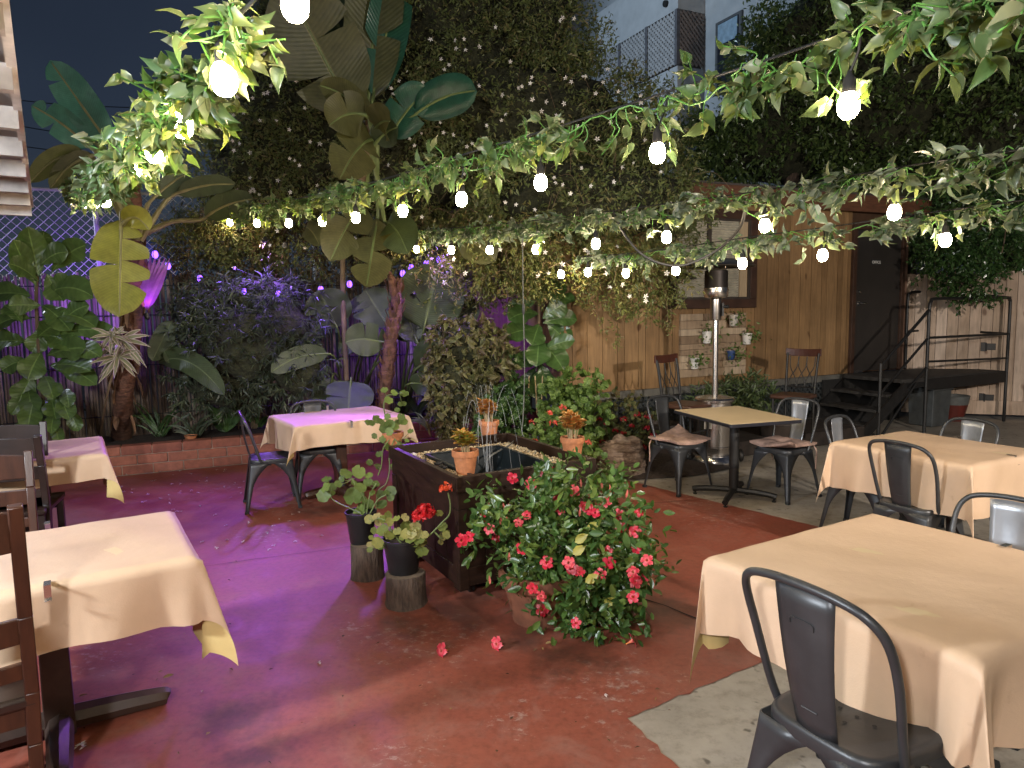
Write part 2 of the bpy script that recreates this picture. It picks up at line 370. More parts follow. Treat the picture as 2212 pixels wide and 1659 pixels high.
def redpaint():
    m, nt, b, o = _nt("red_floor_paint")
    n1 = noise(nt, .9, 5, .6); n2 = noise(nt, 4.5, 8, .72, dist=.6); n3 = noise(nt, 30, 5, .7); st = noise(nt, 9, 7, .75, vec=mapped(nt, (.35, 1.6, 1), (0, 0, .6)))
    c = ramp(nt, n1, [(.28, (.18, .043, .026)), (.5, (.23, .060, .036)), (.72, (.27, .082, .051))]).outputs[0]
    c = mix(nt, .6, c, ramp(nt, n3, [(.3, (.6, .58, .56)), (.5, (1, 1, 1)), (.75, (1.25, 1.25, 1.25))]).outputs[0], 'MULTIPLY')
    # rubbed-through places: grey showing, streaky
    fade = ramp(nt, n2, [(.50, (0, 0, 0)), (.74, (1, 1, 1))]).outputs[0]
    c = mix(nt, mul(nt, fade, .4), c, (.30, .19, .15))
    hard = ramp(nt, st, [(.70, (0, 0, 0)), (.74, (1, 1, 1))]).outputs[0]
    spots = None
    tc = nt.nodes.new("ShaderNodeTexCoord")
    for (x, y, r) in WEAR:
        dn = N(nt, "ShaderNodeVectorMath", operation='DISTANCE'); L(nt, tc.outputs['Object'], dn.inputs[0]); dn.inputs[1].default_value = (x, y, .004)
        q = ramp(nt, dn.outputs[1], [(0, (1, 1, 1)), (min(1., r), (0, 0, 0))]).outputs[0]
        spots = q if spots is None else mix(nt, 1., spots, q, 'LIGHTEN')
    fine = noise(nt, 17, 8, .8, vec=mapped(nt, (.85, 1.2, 1), (0, 0, .5)))
    sm = N(nt, "ShaderNodeMath", operation='MULTIPLY_ADD'); L(nt, spots, sm.inputs[0]); sm.inputs[1].default_value = .14; L(nt, fine, sm.inputs[2])
    hs = ramp(nt, sm.outputs[0], [(.65, (0, 0, 0)), (.73, (1, 1, 1))]).outputs[0]
    c = mix(nt, mul(nt, hs, .42), c, (.42, .36, .31)); c = mix(nt, mul(nt, hard, .22), c, (.36, .29, .24))
    # dark scuffs and stains
    dk = ramp(nt, noise(nt, 6, 6, .65, vec=mapped(nt, (1.5, .6, 1), (0, 0, -.5), (3, 1, 0))), [(.68, (1, 1, 1)), (.78, (.35, .33, .33))]).outputs[0]
    c = mix(nt, .8, c, dk, 'MULTIPLY')
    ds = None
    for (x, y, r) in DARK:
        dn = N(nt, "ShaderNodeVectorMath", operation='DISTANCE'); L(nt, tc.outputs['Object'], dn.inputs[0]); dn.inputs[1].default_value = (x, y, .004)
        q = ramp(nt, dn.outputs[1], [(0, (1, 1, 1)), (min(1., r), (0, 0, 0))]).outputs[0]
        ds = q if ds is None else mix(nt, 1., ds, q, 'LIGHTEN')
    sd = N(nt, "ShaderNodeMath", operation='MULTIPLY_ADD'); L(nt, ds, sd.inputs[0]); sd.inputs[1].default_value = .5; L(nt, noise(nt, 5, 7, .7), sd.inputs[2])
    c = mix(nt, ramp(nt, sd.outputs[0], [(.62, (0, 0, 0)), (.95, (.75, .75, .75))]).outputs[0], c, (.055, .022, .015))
    grit = ramp(nt, noise(nt, 55, 4, .7), [(.66, (1, 1, 1)), (.74, (.45, .42, .4))]).outputs[0]; c = mix(nt, .7, c, grit, 'MULTIPLY')
    L(nt, c, b.inputs['Base Color'])
    r = ramp(nt, n2, [(.3, (.42, .42, .42)), (.7, (.62, .62, .62))]); L(nt, r.outputs[0], b.inputs['Roughness'])
    bump(nt, b, n3, .12, .003); return m
def mul(nt, a, k):
    n = N(nt, "ShaderNodeMath", operation='MULTIPLY'); L(nt, a, n.inputs[0]); n.inputs[1].default_value = k; return n.outputs[0]
_w = [(1108, 1555, .26), (1130, 1580, .16), (930, 1520, .12), (1285, 1555, .14), (1005, 1370, .2), (905, 1625, .2), (640, 1085, .95), (480, 1055, .8), (560, 1160, .55), (905, 1375, .8), (1480, 1085, .75), (1560, 1120, .7), (1000, 1360, .5), (870, 1640, .3), (1380, 1590, .3), (200, 1425, .5), (1330, 1480, .6), (760, 1360, .3)]
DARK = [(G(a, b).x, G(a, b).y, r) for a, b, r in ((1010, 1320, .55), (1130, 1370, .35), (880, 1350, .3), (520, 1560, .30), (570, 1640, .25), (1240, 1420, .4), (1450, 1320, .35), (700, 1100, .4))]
WEAR = [(G(a, b).x, G(a, b).y, r) for a, b, r in _w]
M_red = redpaint()
M_steel = mat("gunmetal_paint", (.045, .047, .05), .38, .35, var=.2, bmp=.05, bscale=120)
M_steelL = mat("silver_painted_steel", (.34, .36, .39), .35, .6, var=.12, bmp=.05)
M_black = mat("black_metal", (.018, .017, .016), .5, .2, var=.3)
M_blackp = mat("black_plastic", (.012, .012, .013), .42)
M_rub = mat("rubber", (.02, .02, .02), .8)
M_terra = mat("terracotta", (.42, .16, .065), .75, var=.3, scale=22, bmp=.2)
M_soil = mat("soil", (.035, .022, .014), .95, var=.5, scale=30, bmp=.8, bscale=40, dist=.02)
M_trunk = mat("palm_trunk", (.11, .05, .03), .85, var=.5, scale=14, bmp=.8, bscale=22, vec=(1, 1, 2.6), dist=.02)
M_bark = mat("bark", (.075, .05, .035), .9, var=.5, scale=20, bmp=.9, bscale=34, vec=(2.4, 2.4, .6), dist=.02)
M_stem = mat("green_stem", (.12, .16, .05), .55, var=.25)
M_brownstem = mat("woody_stem", (.13, .09, .05), .75, var=.3)
M_darkwood = mat("dark_stained_wood", (.035, .015, .009), .42, var=.45, scale=6, bmp=.25, bscale=24, vec=(1, 1, 6))
M_redwood = mat("red_brown_wood", (.048, .017, .008), .36, var=.4, scale=5, bmp=.15, bscale=20, vec=(5, 5, .8))
M_blkwood = mat("black_brown_wood", (.022, .012, .009), .35, var=.4, scale=6, bmp=.1)
M_chrome = mat("polished_steel", (.72, .68, .64), .25, 1., var=.08, scale=4, bmp=.03, bscale=8)
M_cable = mat("cable_black", (.02, .02, .02), .55)
M_white = mat("white_ceramic", (.68, .65, .6), .4, var=.12)

# ------------------------------------------------------------------ ground
b = MB(); b.add([(-40, -12, 0), (40, -12, 0), (40, 60, 0), (-40, 60, 0)], [(0, 1, 2, 3)])
tag(b.obj("concrete_ground", M_conc, smooth=False), kind="structure")
# red painted slab: everything left of the grey strip, with the grey square cut out at lower right
def lin(p, q, t): return (p[0]+(q[0]-p[0])*t, p[1]+(q[1]-p[1])*t)
e0 = G(1340, 1035); e1 = G(1760, 1137)         # edge between red and the grey strip
v0 = G(1355, 1553); v1 = G(1650, 1430); v2 = G(1465, 1659)
far = lin(e0, e1, -1.3); near = lin(e0, e1, 1.32)
cut = lin(v0, v1, 2.05); low = lin(v0, v2, 9)
poly = [far, (far[0]-9, far[1]-3.9), (-9, -3), (low[0], low[1])]
b = MB()
P = [(-9.0, -3.0), low, (v0[0], v0[1]), cut, near, far, (-9.0, 5.3)]
rg = random.Random(3)
def rough(pts):
    out = []
    for i, p in enumerate(pts):
        q = pts[(i+1) % len(pts)]; l = math.dist(p, q); k = max(1, int(l/.05)) if 1 <= i <= 4 else 1
        nx, ny = -(q[1]-p[1])/l, (q[0]-p[0])/l
        for j in range(k):
            r = rg.gauss(0, .005) if 0 < j else 0
            x, y = lin(p, q, j/k); out.append((x+nx*r, y+ny*r))
    return out
RP = rough(P); b.add([(x, y, .004) for x, y in RP], [tuple(range(len(RP)))])
tag(b.obj("red_floor", M_red, smooth=False), kind="structure")
b = MB()                                         # sawn joints and cracks
def crack(p, q, wd, z=.008, j=.006):
    p, q = Vector(p[:2]), Vector(q[:2]); k = max(2, int((q-p).length/.12)); nn = Vector((-(q-p).y, (q-p).x)).normalized()
    ws = [max(.0012, wd*(.6+.8*rg.random())) for _ in range(k+1)]; c = [p.lerp(q, i/k)+nn*rg.gauss(0, j) for i in range(k+1)]
    b.add([(*(c[i]+nn*ws[i]/2*s), z) for i in range(k+1) for s in (-1, 1)], [(2*i, 2*i+2, 2*i+3, 2*i+1) for i in range(k)])
crack(G(1360, 1282), G(1520, 1345), .010); crack(G(1520, 1345), G(1720, 1425), .010)
crack(G(417, 1228), G(760, 1182), .004); crack(G(1400, 1088), G(1900, 1060), .006); crack(G(1650, 1180), G(2120, 1110), .006)
tag(b.obj("slab_joint", mat("joint", (.02, .014, .012), .9), smooth=False), kind="structure")

# ------------------------------------------------------------------ brick planter wall with soil behind
BRO = Vector((-4.19, 7.47, 0)); BR = math.radians(23.4)
def BL(s, off=0, z=0): return BRO+Vector((math.cos(BR), math.sin(BR), 0))*s+Vector((-math.sin(BR), math.cos(BR), 0))*off+Vector((0, 0, z))
bw = thing("brick_wall", "low wall of large red bricks edging the planting bed", "garden wall", BL(0), BR)
def brickmat():
    m, nt, b, o = _nt("red_brick")
    g = nt.nodes.new("ShaderNodeNewGeometry")
    c = ramp(nt, g.outputs['Random Per Island'], [(0, (.20, .060, .038)), (.5, (.27, .085, .05)), (1, (.34, .125, .08))]).outputs[0]
    c = mix(nt, .7, c, ramp(nt, noise(nt, 18, 5), [(.3, (.6, .6, .6)), (.7, (1.25, 1.25, 1.25))]).outputs[0], 'MULTIPLY')
    L(nt, c, b.inputs['Base Color']); b.inputs['Roughness'].default_value = .72; bump(nt, b, noise(nt, 70, 4), .4, .004); return m
b = MB(); hgt, ln_ = .098, .30
for k in range(3):
    x = -3.0-(.15 if k % 2 else 0)
    while x < 5.2:
        b.box((x+ln_/2, .075+rg.uniform(-.002, .002), k*(hgt+.008)+hgt/2+.004), (ln_-.008, .15, hgt)); x += ln_
b.obj("bricks", brickmat(), bw, bevel=.006, angle=30)
b = MB(); b.box2((-3, .012, .0), (5.2, .14, .302)); b.obj("mortar", mat("mortar", (.33, .25, .2), .9), bw, smooth=False)
b = MB(); k0 = [BL(-3.2, .15), BL(5.3, .15), BL(5.3, 3.2), BL(-3.2, 3.2)]
nu, nv = 40, 12
P = []
for i in range(nu):
    for j in range(nv):
        p = BL(-3.2+8.4*i/(nu-1), .15+3*j/(nv-1)); P.append((p.x, p.y, .26+.03*math.sin(i*1.7)*math.cos(j*2.1)+rg.uniform(-.015, .015)))
b.grid(P, nu, nv); tag(b.obj("garden_soil", M_soil), kind="structure")
# soil bed in front of the house corner (no wall there)
b = MB(); P = []
for i in range(20):
    for j in range(14):
        q = 2*PI*j/13; r = i/19
        P.append((1.05+1.35*r*math.cos(q)*1.0, 7.6+.75*r*math.sin(q), .012+.05*(1-r**2)+rg.uniform(-.008, .008)*(i < 19)))
b.grid(P, 20, 14); tag(b.obj("corner_soil", M_soil), kind="structure")

# ------------------------------------------------------------------ reed fence and chain link fence behind
FOFF = 1.15
ff = thing("reed_fence", "tall fence of bound reed canes lit violet behind the planting bed", "fence", BL(0, FOFF), BR)
def reedmat():
    m, nt, b, o = _nt("reed")
    g = nt.nodes.new("ShaderNodeNewGeometry")
    c = ramp(nt, g.outputs['Random Per Island'], [(0, (.12, .085, .06)), (.5, (.22, .16, .12)), (1, (.33, .26, .2))]).outputs[0]
    c = mix(nt, .7, c, ramp(nt, noise(nt, 5, 5), [(.3, (.5, .5, .5)), (.7, (1.3, 1.3, 1.3))]).outputs[0], 'MULTIPLY')
    L(nt, c, b.inputs['Base Color']); b.inputs['Roughness'].default_value = .6; return m
b = MB(); x = -3.2
while x < 5.4:
    r = rg.uniform(.013, .021); top = 2.17+rg.uniform(-.06, .06)
    lean = rg.uniform(-.015, .015)
    b.tube([(x, 0, .1), (x+lean, rg.uniform(-.006, .006), 1.2), (x+lean*1.4, 0, top)], r, 6); x += r*1.9
b.obj("canes", reedmat(), ff, angle=0)
b = MB()
for z in (.5, 1.1, 1.7, 2.05): b.tube([(-3.2, -.03, z), (1, -.032, z+.01), (5.4, -.03, z)], .006, 5)
b.obj("binding_wire", M_cable, ff)
cf = thing("chain_link_fence", "wire chain link fence rising above the reed fence under the night sky", "fence", BL(0, FOFF+.08), BR)
b = MB(); z0, z1, x0, x1 = 2.0, 3.16, -3.4, 3.0; st = .105; hh = z1-z0
M_wire = mat("galvanised_wire", (.55, .55, .55), .55, .1, bmp=0)
k = int((x1-x0+hh)/st)
for sgn in (1, -1):
    for i in range(k+1):
        xa = x0-hh+i*st if sgn > 0 else x0+i*st
        a, e = xa, xa+sgn*hh; za, ze = z0, z1
        if sgn > 0:
            if a < x0: za += x0-a; a = x0
            if e > x1: ze -= e-x1; e = x1
        else:
            if e < x0: ze -= x0-e; e = x0
            if a > x1: za += a-x1; a = x1
        if ze-za > .02: b.tube([(a, .003*sgn, za), (e, .003*sgn, ze)], .0042, 6, False)
b.obj("mesh", M_wire, cf, angle=0)
b = MB(); b.tube([(x0, 0, z1), (x1, 0, z1)], .02, 8); b.obj("top_rail", M_wire, cf)
for x in (-2.7, -.2, 2.3):
    b = MB(); b.tube([(x, .03, .2), (x, .03, 3.2)], .03, 10); b.obj("post", M_wire, cf)
# blue tarpaulin scrap behind the mesh
b = MB(); P = []
for i in range(8):
    for j in range(8):
        P.append((.05+.7*i/7, .25+.04*math.sin(i*1.3+j), 2.1+.62*j/7*(1-.05*i)+.03*math.sin(i*2)))
b.grid(P, 8, 8); tp = thing("tarpaulin", "blue tarpaulin hanging behind the chain link fence by the banana trunk", "tarpaulin", BL(0, FOFF+.08), BR)
b.obj("sheet", mat("blue_tarp", (.03, .09, .22), .5), tp, solid=.004)

# ------------------------------------------------------------------ the tan wooden trailer building
OB = Vector((4.77, 10.0, 0))
def BWl(px, py):
    p = PL(px, py, OB, AN)-OB; return p.dot(AD), p.z
house = thing("wooden_building", "tan vertical board clad garden building with a window and dark door", "building", OB, ANG)
def woodmat(name, c0, c1, c2, rough=.6, knots=0):
    m, nt, b, o = _nt(name)
    g = nt.nodes.new("ShaderNodeNewGeometry")
    c = ramp(nt, g.outputs['Random Per Island'], [(0, c0), (.5, c1), (1, c2)]).outputs[0]
    c = mix(nt, .6, c, ramp(nt, noise(nt, 6, 6, .6, vec=mapped(nt, (5, 5, .5))), [(.3, (.55, .55, .55)), (.7, (1.3, 1.3, 1.3))]).outputs[0], 'MULTIPLY')
    c = mix(nt, .45, c, ramp(nt, noise(nt, 1.7, 5, .6), [(.35, (.5, .48, .45)), (.65, (1.25, 1.25, 1.25))]).outputs[0], 'MULTIPLY')
    if knots:
        kn = ramp(nt, noise(nt, 3.6, 1, .4, vec=mapped(nt, (1.5, 1.5, 1))), [(.70, (1, 1, 1)), (.76, (.32, .22, .16))]).outputs[0]; c = mix(nt, .9, c, kn, 'MULTIPLY')
    L(nt, c, b.inputs['Base Color']); b.inputs['Roughness'].default_value = rough
    bump(nt, b, noise(nt, 40, 4, vec=mapped(nt, (6, 6, .6))), .25, .003); return m
M_siding = woodmat("tan_siding", (.215, .125, .055), (.265, .155, .068), (.31, .185, .084), .5, 1)
M_dkback = mat("groove_dark", (.06, .028, .012), .9)
M_fascia = mat("brown_fascia", (.115, .047, .022), .6, var=.3, vec=(1, 4, 4))
M_trim = mat("dark_brown_trim", (.05, .024, .014), .5, var=.3)
Wx0, Wx1, Wz0, Wz1 = -4.62, 1.16, .72, 3.07
dx0, _ = BWl(1841, 700); dx1, _ = BWl(1938, 700)
b = MB(); x = Wx0
while x < dx0-.1:
    wd = rg.choice((.2, .2, .205, .1)); x2 = min(x+wd, dx0-.06)
    b.box2((x+.0035, 0, Wz0), (x2-.0035, .03, Wz1)); x = x2
b.obj("siding", M_siding, house, smooth=False)
b = MB(); b.box2((Wx0, .02, Wz0), (Wx1, 3.6, Wz1+.02)); b.obj("wall_body", M_dkback, house, smooth=False)
b = MB(); x = .04
while x < 3.5:
    b.box2((Wx0-.03, x, Wz0), (Wx0-.001, x+.196, Wz1)); x += .203
b.obj("siding", M_siding, house, smooth=False)
b = MB(); b.box2((Wx0-.12, -.16, Wz1-.13), (Wx1+.25, -.12, Wz1+.09)); b.box2((Wx0-.12, -.12, Wz1-.13), (Wx0-.08, 3.7, Wz1+.09)); b.obj("fascia", M_fascia, house, smooth=False, bevel=.004)
b = MB(); b.box2((Wx0-.1, -.14, Wz1+.091), (Wx1+.25, 3.7, Wz1+.12)); b.obj("roof", mat("roof_felt", (.06, .05, .045), .9), house, smooth=False)
b = MB(); b.box2((Wx0-.04, -.035, Wz0-.09), (dx0-.08, -.001, Wz0-.002)); b.obj("base_trim", mat("grey_trim", (.12, .115, .10), .6), house, smooth=False, bevel=.003)
# lattice skirting below
def lattice(bm, x0, x1, z0, z1, y, st=.085, wd=.03, th=.008):
    hh = z1-z0
    for sgn in (1, -1):
        i = 0
        while True:
            xa = x0-hh+i*st if sgn > 0 else x0+i*st
            i += 1
            if xa > (x1 if sgn > 0 else x1+hh): break
            a, e, za, ze = xa, xa+sgn*hh, z0, z1
            if sgn > 0:
                if a < x0: za += x0-a; a = x0
                if e > x1: ze -= e-x1; e = x1
            else:
                if e < x0: ze -= x0-e; e = x0
                if a > x1: za += a-x1; a = x1
            if ze-za > .02: bm.beam((a, y+sgn*th*.55, za), (e, y+sgn*th*.55, ze), wd, th, up=(0, 1, 0))
b = MB(); lattice(b, Wx0, dx0+.1, .02, Wz0-.09, -.03); b.obj("lattice_skirt", mat("grey_green_lattice", (.035, .04, .042), .6), house, smooth=False)
b = MB(); b.box2((Wx0, .3, 0), (Wx1, .34, Wz0)); b.obj("skirt_backing", mat("pale_void", (.16, .19, .22), .9), house, smooth=False)
# window
wx0, wz0 = BWl(1442, 668); wx1, _ = BWl(1629, 668); _, wz1 = BWl(1600, 455)
win = MB(); fw = .11
for a, e in (((wx0, wz0), (wx1, wz0+fw)), ((wx0, wz1-fw), (wx1, wz1)), ((wx0, wz0+fw), (wx0+fw, wz1-fw)), ((wx1-fw, wz0+fw), (wx1, wz1-fw))):
    win.box2((a[0], -.045, a[1]), (e[0], -.001, e[1]))
wo = win.obj("window", M_trim, house, smooth=False, bevel=.005)
ix0, ix1, iz0, iz1 = wx0+fw, wx1-fw, wz0+fw, wz1-fw; mx = BWl(1529, 600)[0]
b = MB(); s = .03
for a0, a1 in ((ix0, mx), (mx, ix1)):
    b.box2((a0, -.03, iz0), (a0+s, -.012, iz1)); b.box2((a1-s, -.03, iz0), (a1, -.012, iz1)); b.box2((a0+s, -.03, iz0), (a1-s, -.012, iz0+s)); b.box2((a0+s, -.03, iz1-s), (a1-s, -.012, iz1))
b.obj("sash", mat("bronze_sash", (.07, .055, .045), .45, .3), wo, smooth=False)
b = MB(); z = iz0+.035
while z < iz1-.03:
    for a0, a1 in ((ix0+.035, mx-.035), (mx+.035, ix1-.19)):
        b.beam(((a0), -.012, z), ((a1), -.012, z), .024, .0015, up=(0, .45, .9))
    z += .03
b.obj("blinds", mat("cream_blind", (.62, .58, .47), .55), wo, smooth=False)
b = MB(); b.box2((ix0, -.0035, iz0), (ix1-.16, -.0005, iz1)); b.obj("blind_shadow_gap", mat("blind_back", (.30, .28, .22), .8), wo, smooth=False)
b = MB(); b.box2((ix1-.155, -.012, iz0+.03), (ix1-.03, -.0006, iz1-.03)); b.obj("curtain", mat("tan_curtain", (.42, .32, .2), .8, vec=(30, 1, 1)), wo, smooth=False)
# door
b = MB(); dz0, dz1 = .74, 2.72
b.box2((dx0-.07, -.05, dz0-.02), (dx0, -.002, dz1+.09)); b.box2((dx1, -.05, dz0-.02), (dx1+.07, -.002, dz1+.09)); b.box2((dx0, -.05, dz1), (dx1, -.002, dz1+.09))
b.obj("door_frame", M_trim, house, smooth=False, bevel=.004)
b = MB(); b.box2((dx0+.004, -.02, dz0), (dx1-.004, .015, dz1-.004))
dr = b.obj("door", mat("dark_door_paint", (.030, .026, .023), .42, var=.15, scale=3), house, smooth=False)
b = MB(); b.lathe([(.001, -.012), (.024, -.012), (.026, 0), (.02, .012), (.001, .014)], 14); b.xf(Matrix.Translation((dx0+.085, -.03, 1.86)) @ Matrix.Rotation(PI/2, 4, 'X')); b.obj("deadbolt", M_chrome, dr)
b = MB(); b.tube([(dx0+.08, -.02, 1.70), (dx0+.08, -.06, 1.70), (dx0+.10, -.065, 1.70), (dx0+.20, -.062, 1.695)], .011, 8); b.box((dx0+.08, -.024, 1.70), (.05, .008, .06)); b.obj("handle", M_chrome, dr)
b = MB(); b.box2((dx0+.01, -.035, dz0-.018), (dx0+.20, -.021, dz0+.004)); b.obj("threshold_strip", M_chrome, dr, smooth=False)
sx, sz = BWl(1889, 567)
b = MB(); b.box((sx, -.026, sz), (.19, .008, .075)); sg = b.obj("sign_plate", mat("sign_black", (.03, .03, .03), .5), dr, smooth=False)
fc = bpy.data.curves.new("sign_lettering", 'FONT'); fc.body = "OFFICE"; fc.size = .056; fc.align_x = 'CENTER'; fc.align_y = 'CENTER'; fc.extrude = .001
_t = bpy.data.objects.new("tmp", fc); COL.objects.link(_t); _me = bpy.data.meshes.new_from_object(_t.evaluated_get(bpy.context.evaluated_depsgraph_get())); bpy.data.objects.remove(_t); _me.materials.clear(); to = bpy.data.objects.new("lettering", _me); COL.objects.link(to); to.parent = sg; to.matrix_basis = Matrix.Translation((sx, -.0315, sz)) @ Matrix.Rotation(PI/2, 4, 'X'); to.data.materials.append(mat("sign_white", (.75, .74, .7), .5))
# right end strip of wall past the door
b = MB(); b.box2((dx1+.071, 0, Wz0), (Wx1, .03, Wz1)); b.obj("corner_board", mat("reddish_corner", (.22, .13, .09), .7), house, smooth=False)

# ------------------------------------------------------------------ stairs with landing and pipe rails
st = thing("metal_stairs", "dark steel stairs and landing with pipe railing at the office door", "stairs", OB, ANG)
M_pipe = mat("black_pipe", (.02, .019, .018), .45, .3)
M_tread = mat("dark_tread", (.03, .027, .024), .75, var=.35)
lx0, lx1, ly0 = .22, 1.95, -.98; LZ = .72
b = MB(); b.box2((dx0-.25, -.06, LZ-.05), (lx0+.05, ly0, LZ)); b.box2((lx0+.05, -.06, LZ-.05), (lx1, ly0, LZ)); b.obj("landing", M_tread, st, smooth=False, bevel=.004)
b = MB(); b.box2((lx0, ly0-.025, LZ-.16), (lx1, ly0-.001, LZ-.01)); b.box2((dx0-.25, ly0, LZ-.12), (lx0-.01, ly0+.03, LZ-.051)); b.obj("landing_frame", M_pipe, st, smooth=False)
for k in range(3):
    z = LZ-.18*(k+1); x = dx0-.25-.2*k
    b = MB(); b.box2((x-.27, -.1, z-.035), (x, ly0+.02, z)); b.obj("step", M_tread, st, smooth=False, bevel=.004)
for y in (ly0-.012, -.09):
    b = MB(); b.beam((dx0-.2, y, LZ-.10), (dx0-1.02, y, .03), .03, .15); b.obj("stringer", M_pipe, st, smooth=False)
b = MB(); b.box2((dx0-.62, -.08, .0), (dx1, -.05, LZ-.06)); b.obj("shade_sheet", mat("under_shade", (.012, .011, .010), .9), st, smooth=False)  # near-black sheet standing for the shade under the stairs
# front rail: posts, top, mid, then the sloping hand rail
yf = ly0-.015
def pipe(pts, r=.021, name="railing"):
    b = MB(); b.tube(pts, r, 9); return b.obj(name, M_pipe, st)
px0 = dx0-.02
pipe(smooth_path([(lx0, yf, 0), (lx0, yf, 1.2), (lx0, yf, 1.62), (lx0+.035, yf, 1.71), (lx0+.12, yf, 1.74), (lx0+.9, yf, 1.74), (lx1-.1, yf, 1.74), (lx1-.02, yf, 1.71), (lx1, yf, 1.62), (lx1, yf, .9), (lx1, yf, 0)], 5))
pipe([(lx0, yf, 1.24), (lx1, yf, 1.24)], .017); pipe([(lx0, yf, .93), (lx1, yf, .90)], .015)
bx = dx0-.70
pipe([(lx0, yf, 1.60), (bx, yf, .92)], .02); pipe([(lx0, yf, 1.24), (bx, yf, .56)], .016); pipe([(lx0, yf, .86), (bx, yf, .2)], .016); pipe([(bx, yf, .95), (bx, yf, 0)], .021)
pipe([(lx0-.2, yf, .66), (bx+.05, yf, .02)], .016)
yb = .02
pipe(smooth_path([(dx1+.16, yb-.06, LZ), (dx1+.16, yb-.06, 1.72), (dx1+.2, yb-.06, 1.82), (dx1+.3, yb-.06, 1.85), (lx1-.05, yb-.06, 1.85), (lx1+.02, yb-.06, 1.8), (lx1+.03, yb-.06, 1.7), (lx1+.03, yb-.06, .7)], 5))
pipe([(dx1+.16, yb-.06, 1.28), (lx1, yb-.06, 1.28)], .016); pipe([(lx1+.015, yb-.06, 1.28), (lx1, yf, 1.24)], .016); pipe([(lx1+.02, yb-.06, 1.85), (lx1, yf, 1.74)], .02)

# ------------------------------------------------------------------ cedar fence at right
fa = Vector((5.86, 10.62, 0)); fb_ = Vector((9.4, 9.35, 0)); fd = (fb_-fa).normalized(); fr = math.atan2(fd.y, fd.x)
cfn = thing("cedar_fence", "knotty pale cedar board fence with black strap hinges right of the stairs", "fence", fa, fr)
M_cedar = woodmat("cedar", (.40, .285, .195), (.50, .365, .265), (.58, .445, .34), .6, 1)
b = MB(); x = 0
while x < 3.6:
    wd = rg.uniform(.138, .146); t = 2.12+rg.uniform(-.015, .02); c = .02
    b.prism([(x+.003, 0), (x+wd-.003, 0), (x+wd-.003, .02), (x+.003, .02)], .26, t-c)
    b.add([(x+.003, 0, t-c), (x+wd-.003, 0, t-c), (x+wd-.003, .02, t-c), (x+.003, .02, t-c), (x+.02, 0, t), (x+wd-.02, 0, t), (x+wd-.02, .02, t), (x+.02, .02, t)], [(0, 1, 5, 4), (1, 2, 6, 5), (2, 3, 7, 6), (3, 0, 4, 7), (4, 5, 6, 7)])
    x += wd
b.obj("boards", M_cedar, cfn, smooth=False)
b = MB(); b.box2((0, -.022, .06), (3.6, -.001, .26)); b.obj("kick_board", M_cedar, cfn, smooth=False, bevel=.003)
b = MB(); b.box2((-.02, .021, .3), (3.6, .06, .4)); b.box2((-.02, .021, 1.6), (3.6, .06, 1.7)); b.obj("rail", M_cedar, cfn, smooth=False)
for px, py in ((2132, 749), (2128, 859)):
    p = PL(px, py, fa, Vector((fd.y, -fd.x, 0)))-fa; x = p.dot(fd)
    b = MB(); b.box((x-.05, -.008, p.z), (.06, .014, .13)); b.box((x+.045, -.008, p.z), (.12, .014, .095)); b.tube([(x-.015, -.016, p.z-.06), (x-.015, -.016, p.z+.06)], .011, 8); b.obj("hinge", M_black, cfn, bevel=.003)
# bins under the landing
def P3(px, py, z=0): return tuple(G(px, py, z))
p = G(2020, 925); b = MB()
bn = thing("grey_bin", "dark grey square bin under the stair landing", "bin", (p.x+.05, p.y+.25, 0), ANG)
b.box((0, 0, .26), (.34, .34, .5), taper=1.12); b.obj("body", mat("grey_plastic", (.06, .065, .065), .6), bn, smooth=False, bevel=.01)
b = MB(); b.box((0, 0, .525), (.42, .42, .03)); b.obj("lid", mat("grey_plastic_lid", (.075, .08, .08), .55), bn, smooth=False, bevel=.008)
p = G(2066, 910)
bn = thing("round_tub", "red tub with a grey rim beside the grey bin", "tub", (p.x, p.y+.1, 0))
b = MB(); b.lathe([(.13, 0), (.19, .24), (.185, .24)], 22); b.obj("body", mat("tub_red", (.11, .018, .012), .5), bn)
b = MB(); b.lathe([(.192, .24), (.21, .355), (.2, .365), (.19, .35), (.175, .25)], 22, capb=False); b.obj("rim", mat("tub_grey", (.12, .125, .12), .5), bn)

# ------------------------------------------------------------------ corrugated patio roof, upper left
pr = thing("corrugated_awning", "corrugated plastic patio roof edge at the upper left of the patio", "awning", (0, 0, 0))
ea = G(14, 60, 2.6); eb = G(67, 440, 2.6); ed = (eb-ea).normalized(); es = Vector((-ed.y, ed.x, 0))
if es.x > 0: es = -es
b = MB(); P = []
nu, nv = 90, 14
a0 = ea-ed*1.6
for i in range(nu):
    for j in range(nv):
        q = a0+ed*((eb-a0).length*j/(nv-1))+es*(2.6*i/(nu-1)); P.append((q.x, q.y, q.z+.02+.018*math.sin(i*1.0)))
b.grid(P, nu, nv)
def plasticmat():
    m, nt, b, o = _nt("corrugated_plastic"); b.inputs['Base Color'].default_value = (.5, .47, .44, 1); b.inputs['Roughness'].default_value = .3
    t = nt.nodes.new("ShaderNodeBsdfTranslucent"); t.inputs[0].default_value = (.6, .55, .5, 1); ms = nt.nodes.new("ShaderNodeMixShader"); ms.inputs[0].default_value = .4
    L(nt, b.outputs[0], ms.inputs[1]); L(nt, t.outputs[0], ms.inputs[2]); L(nt, ms.outputs[0], o.inputs[0]); return m
b.obj("sheet", plasticmat(), pr, solid=.004)
M_batten = mat("white_batten", (.62, .58, .55), .5)
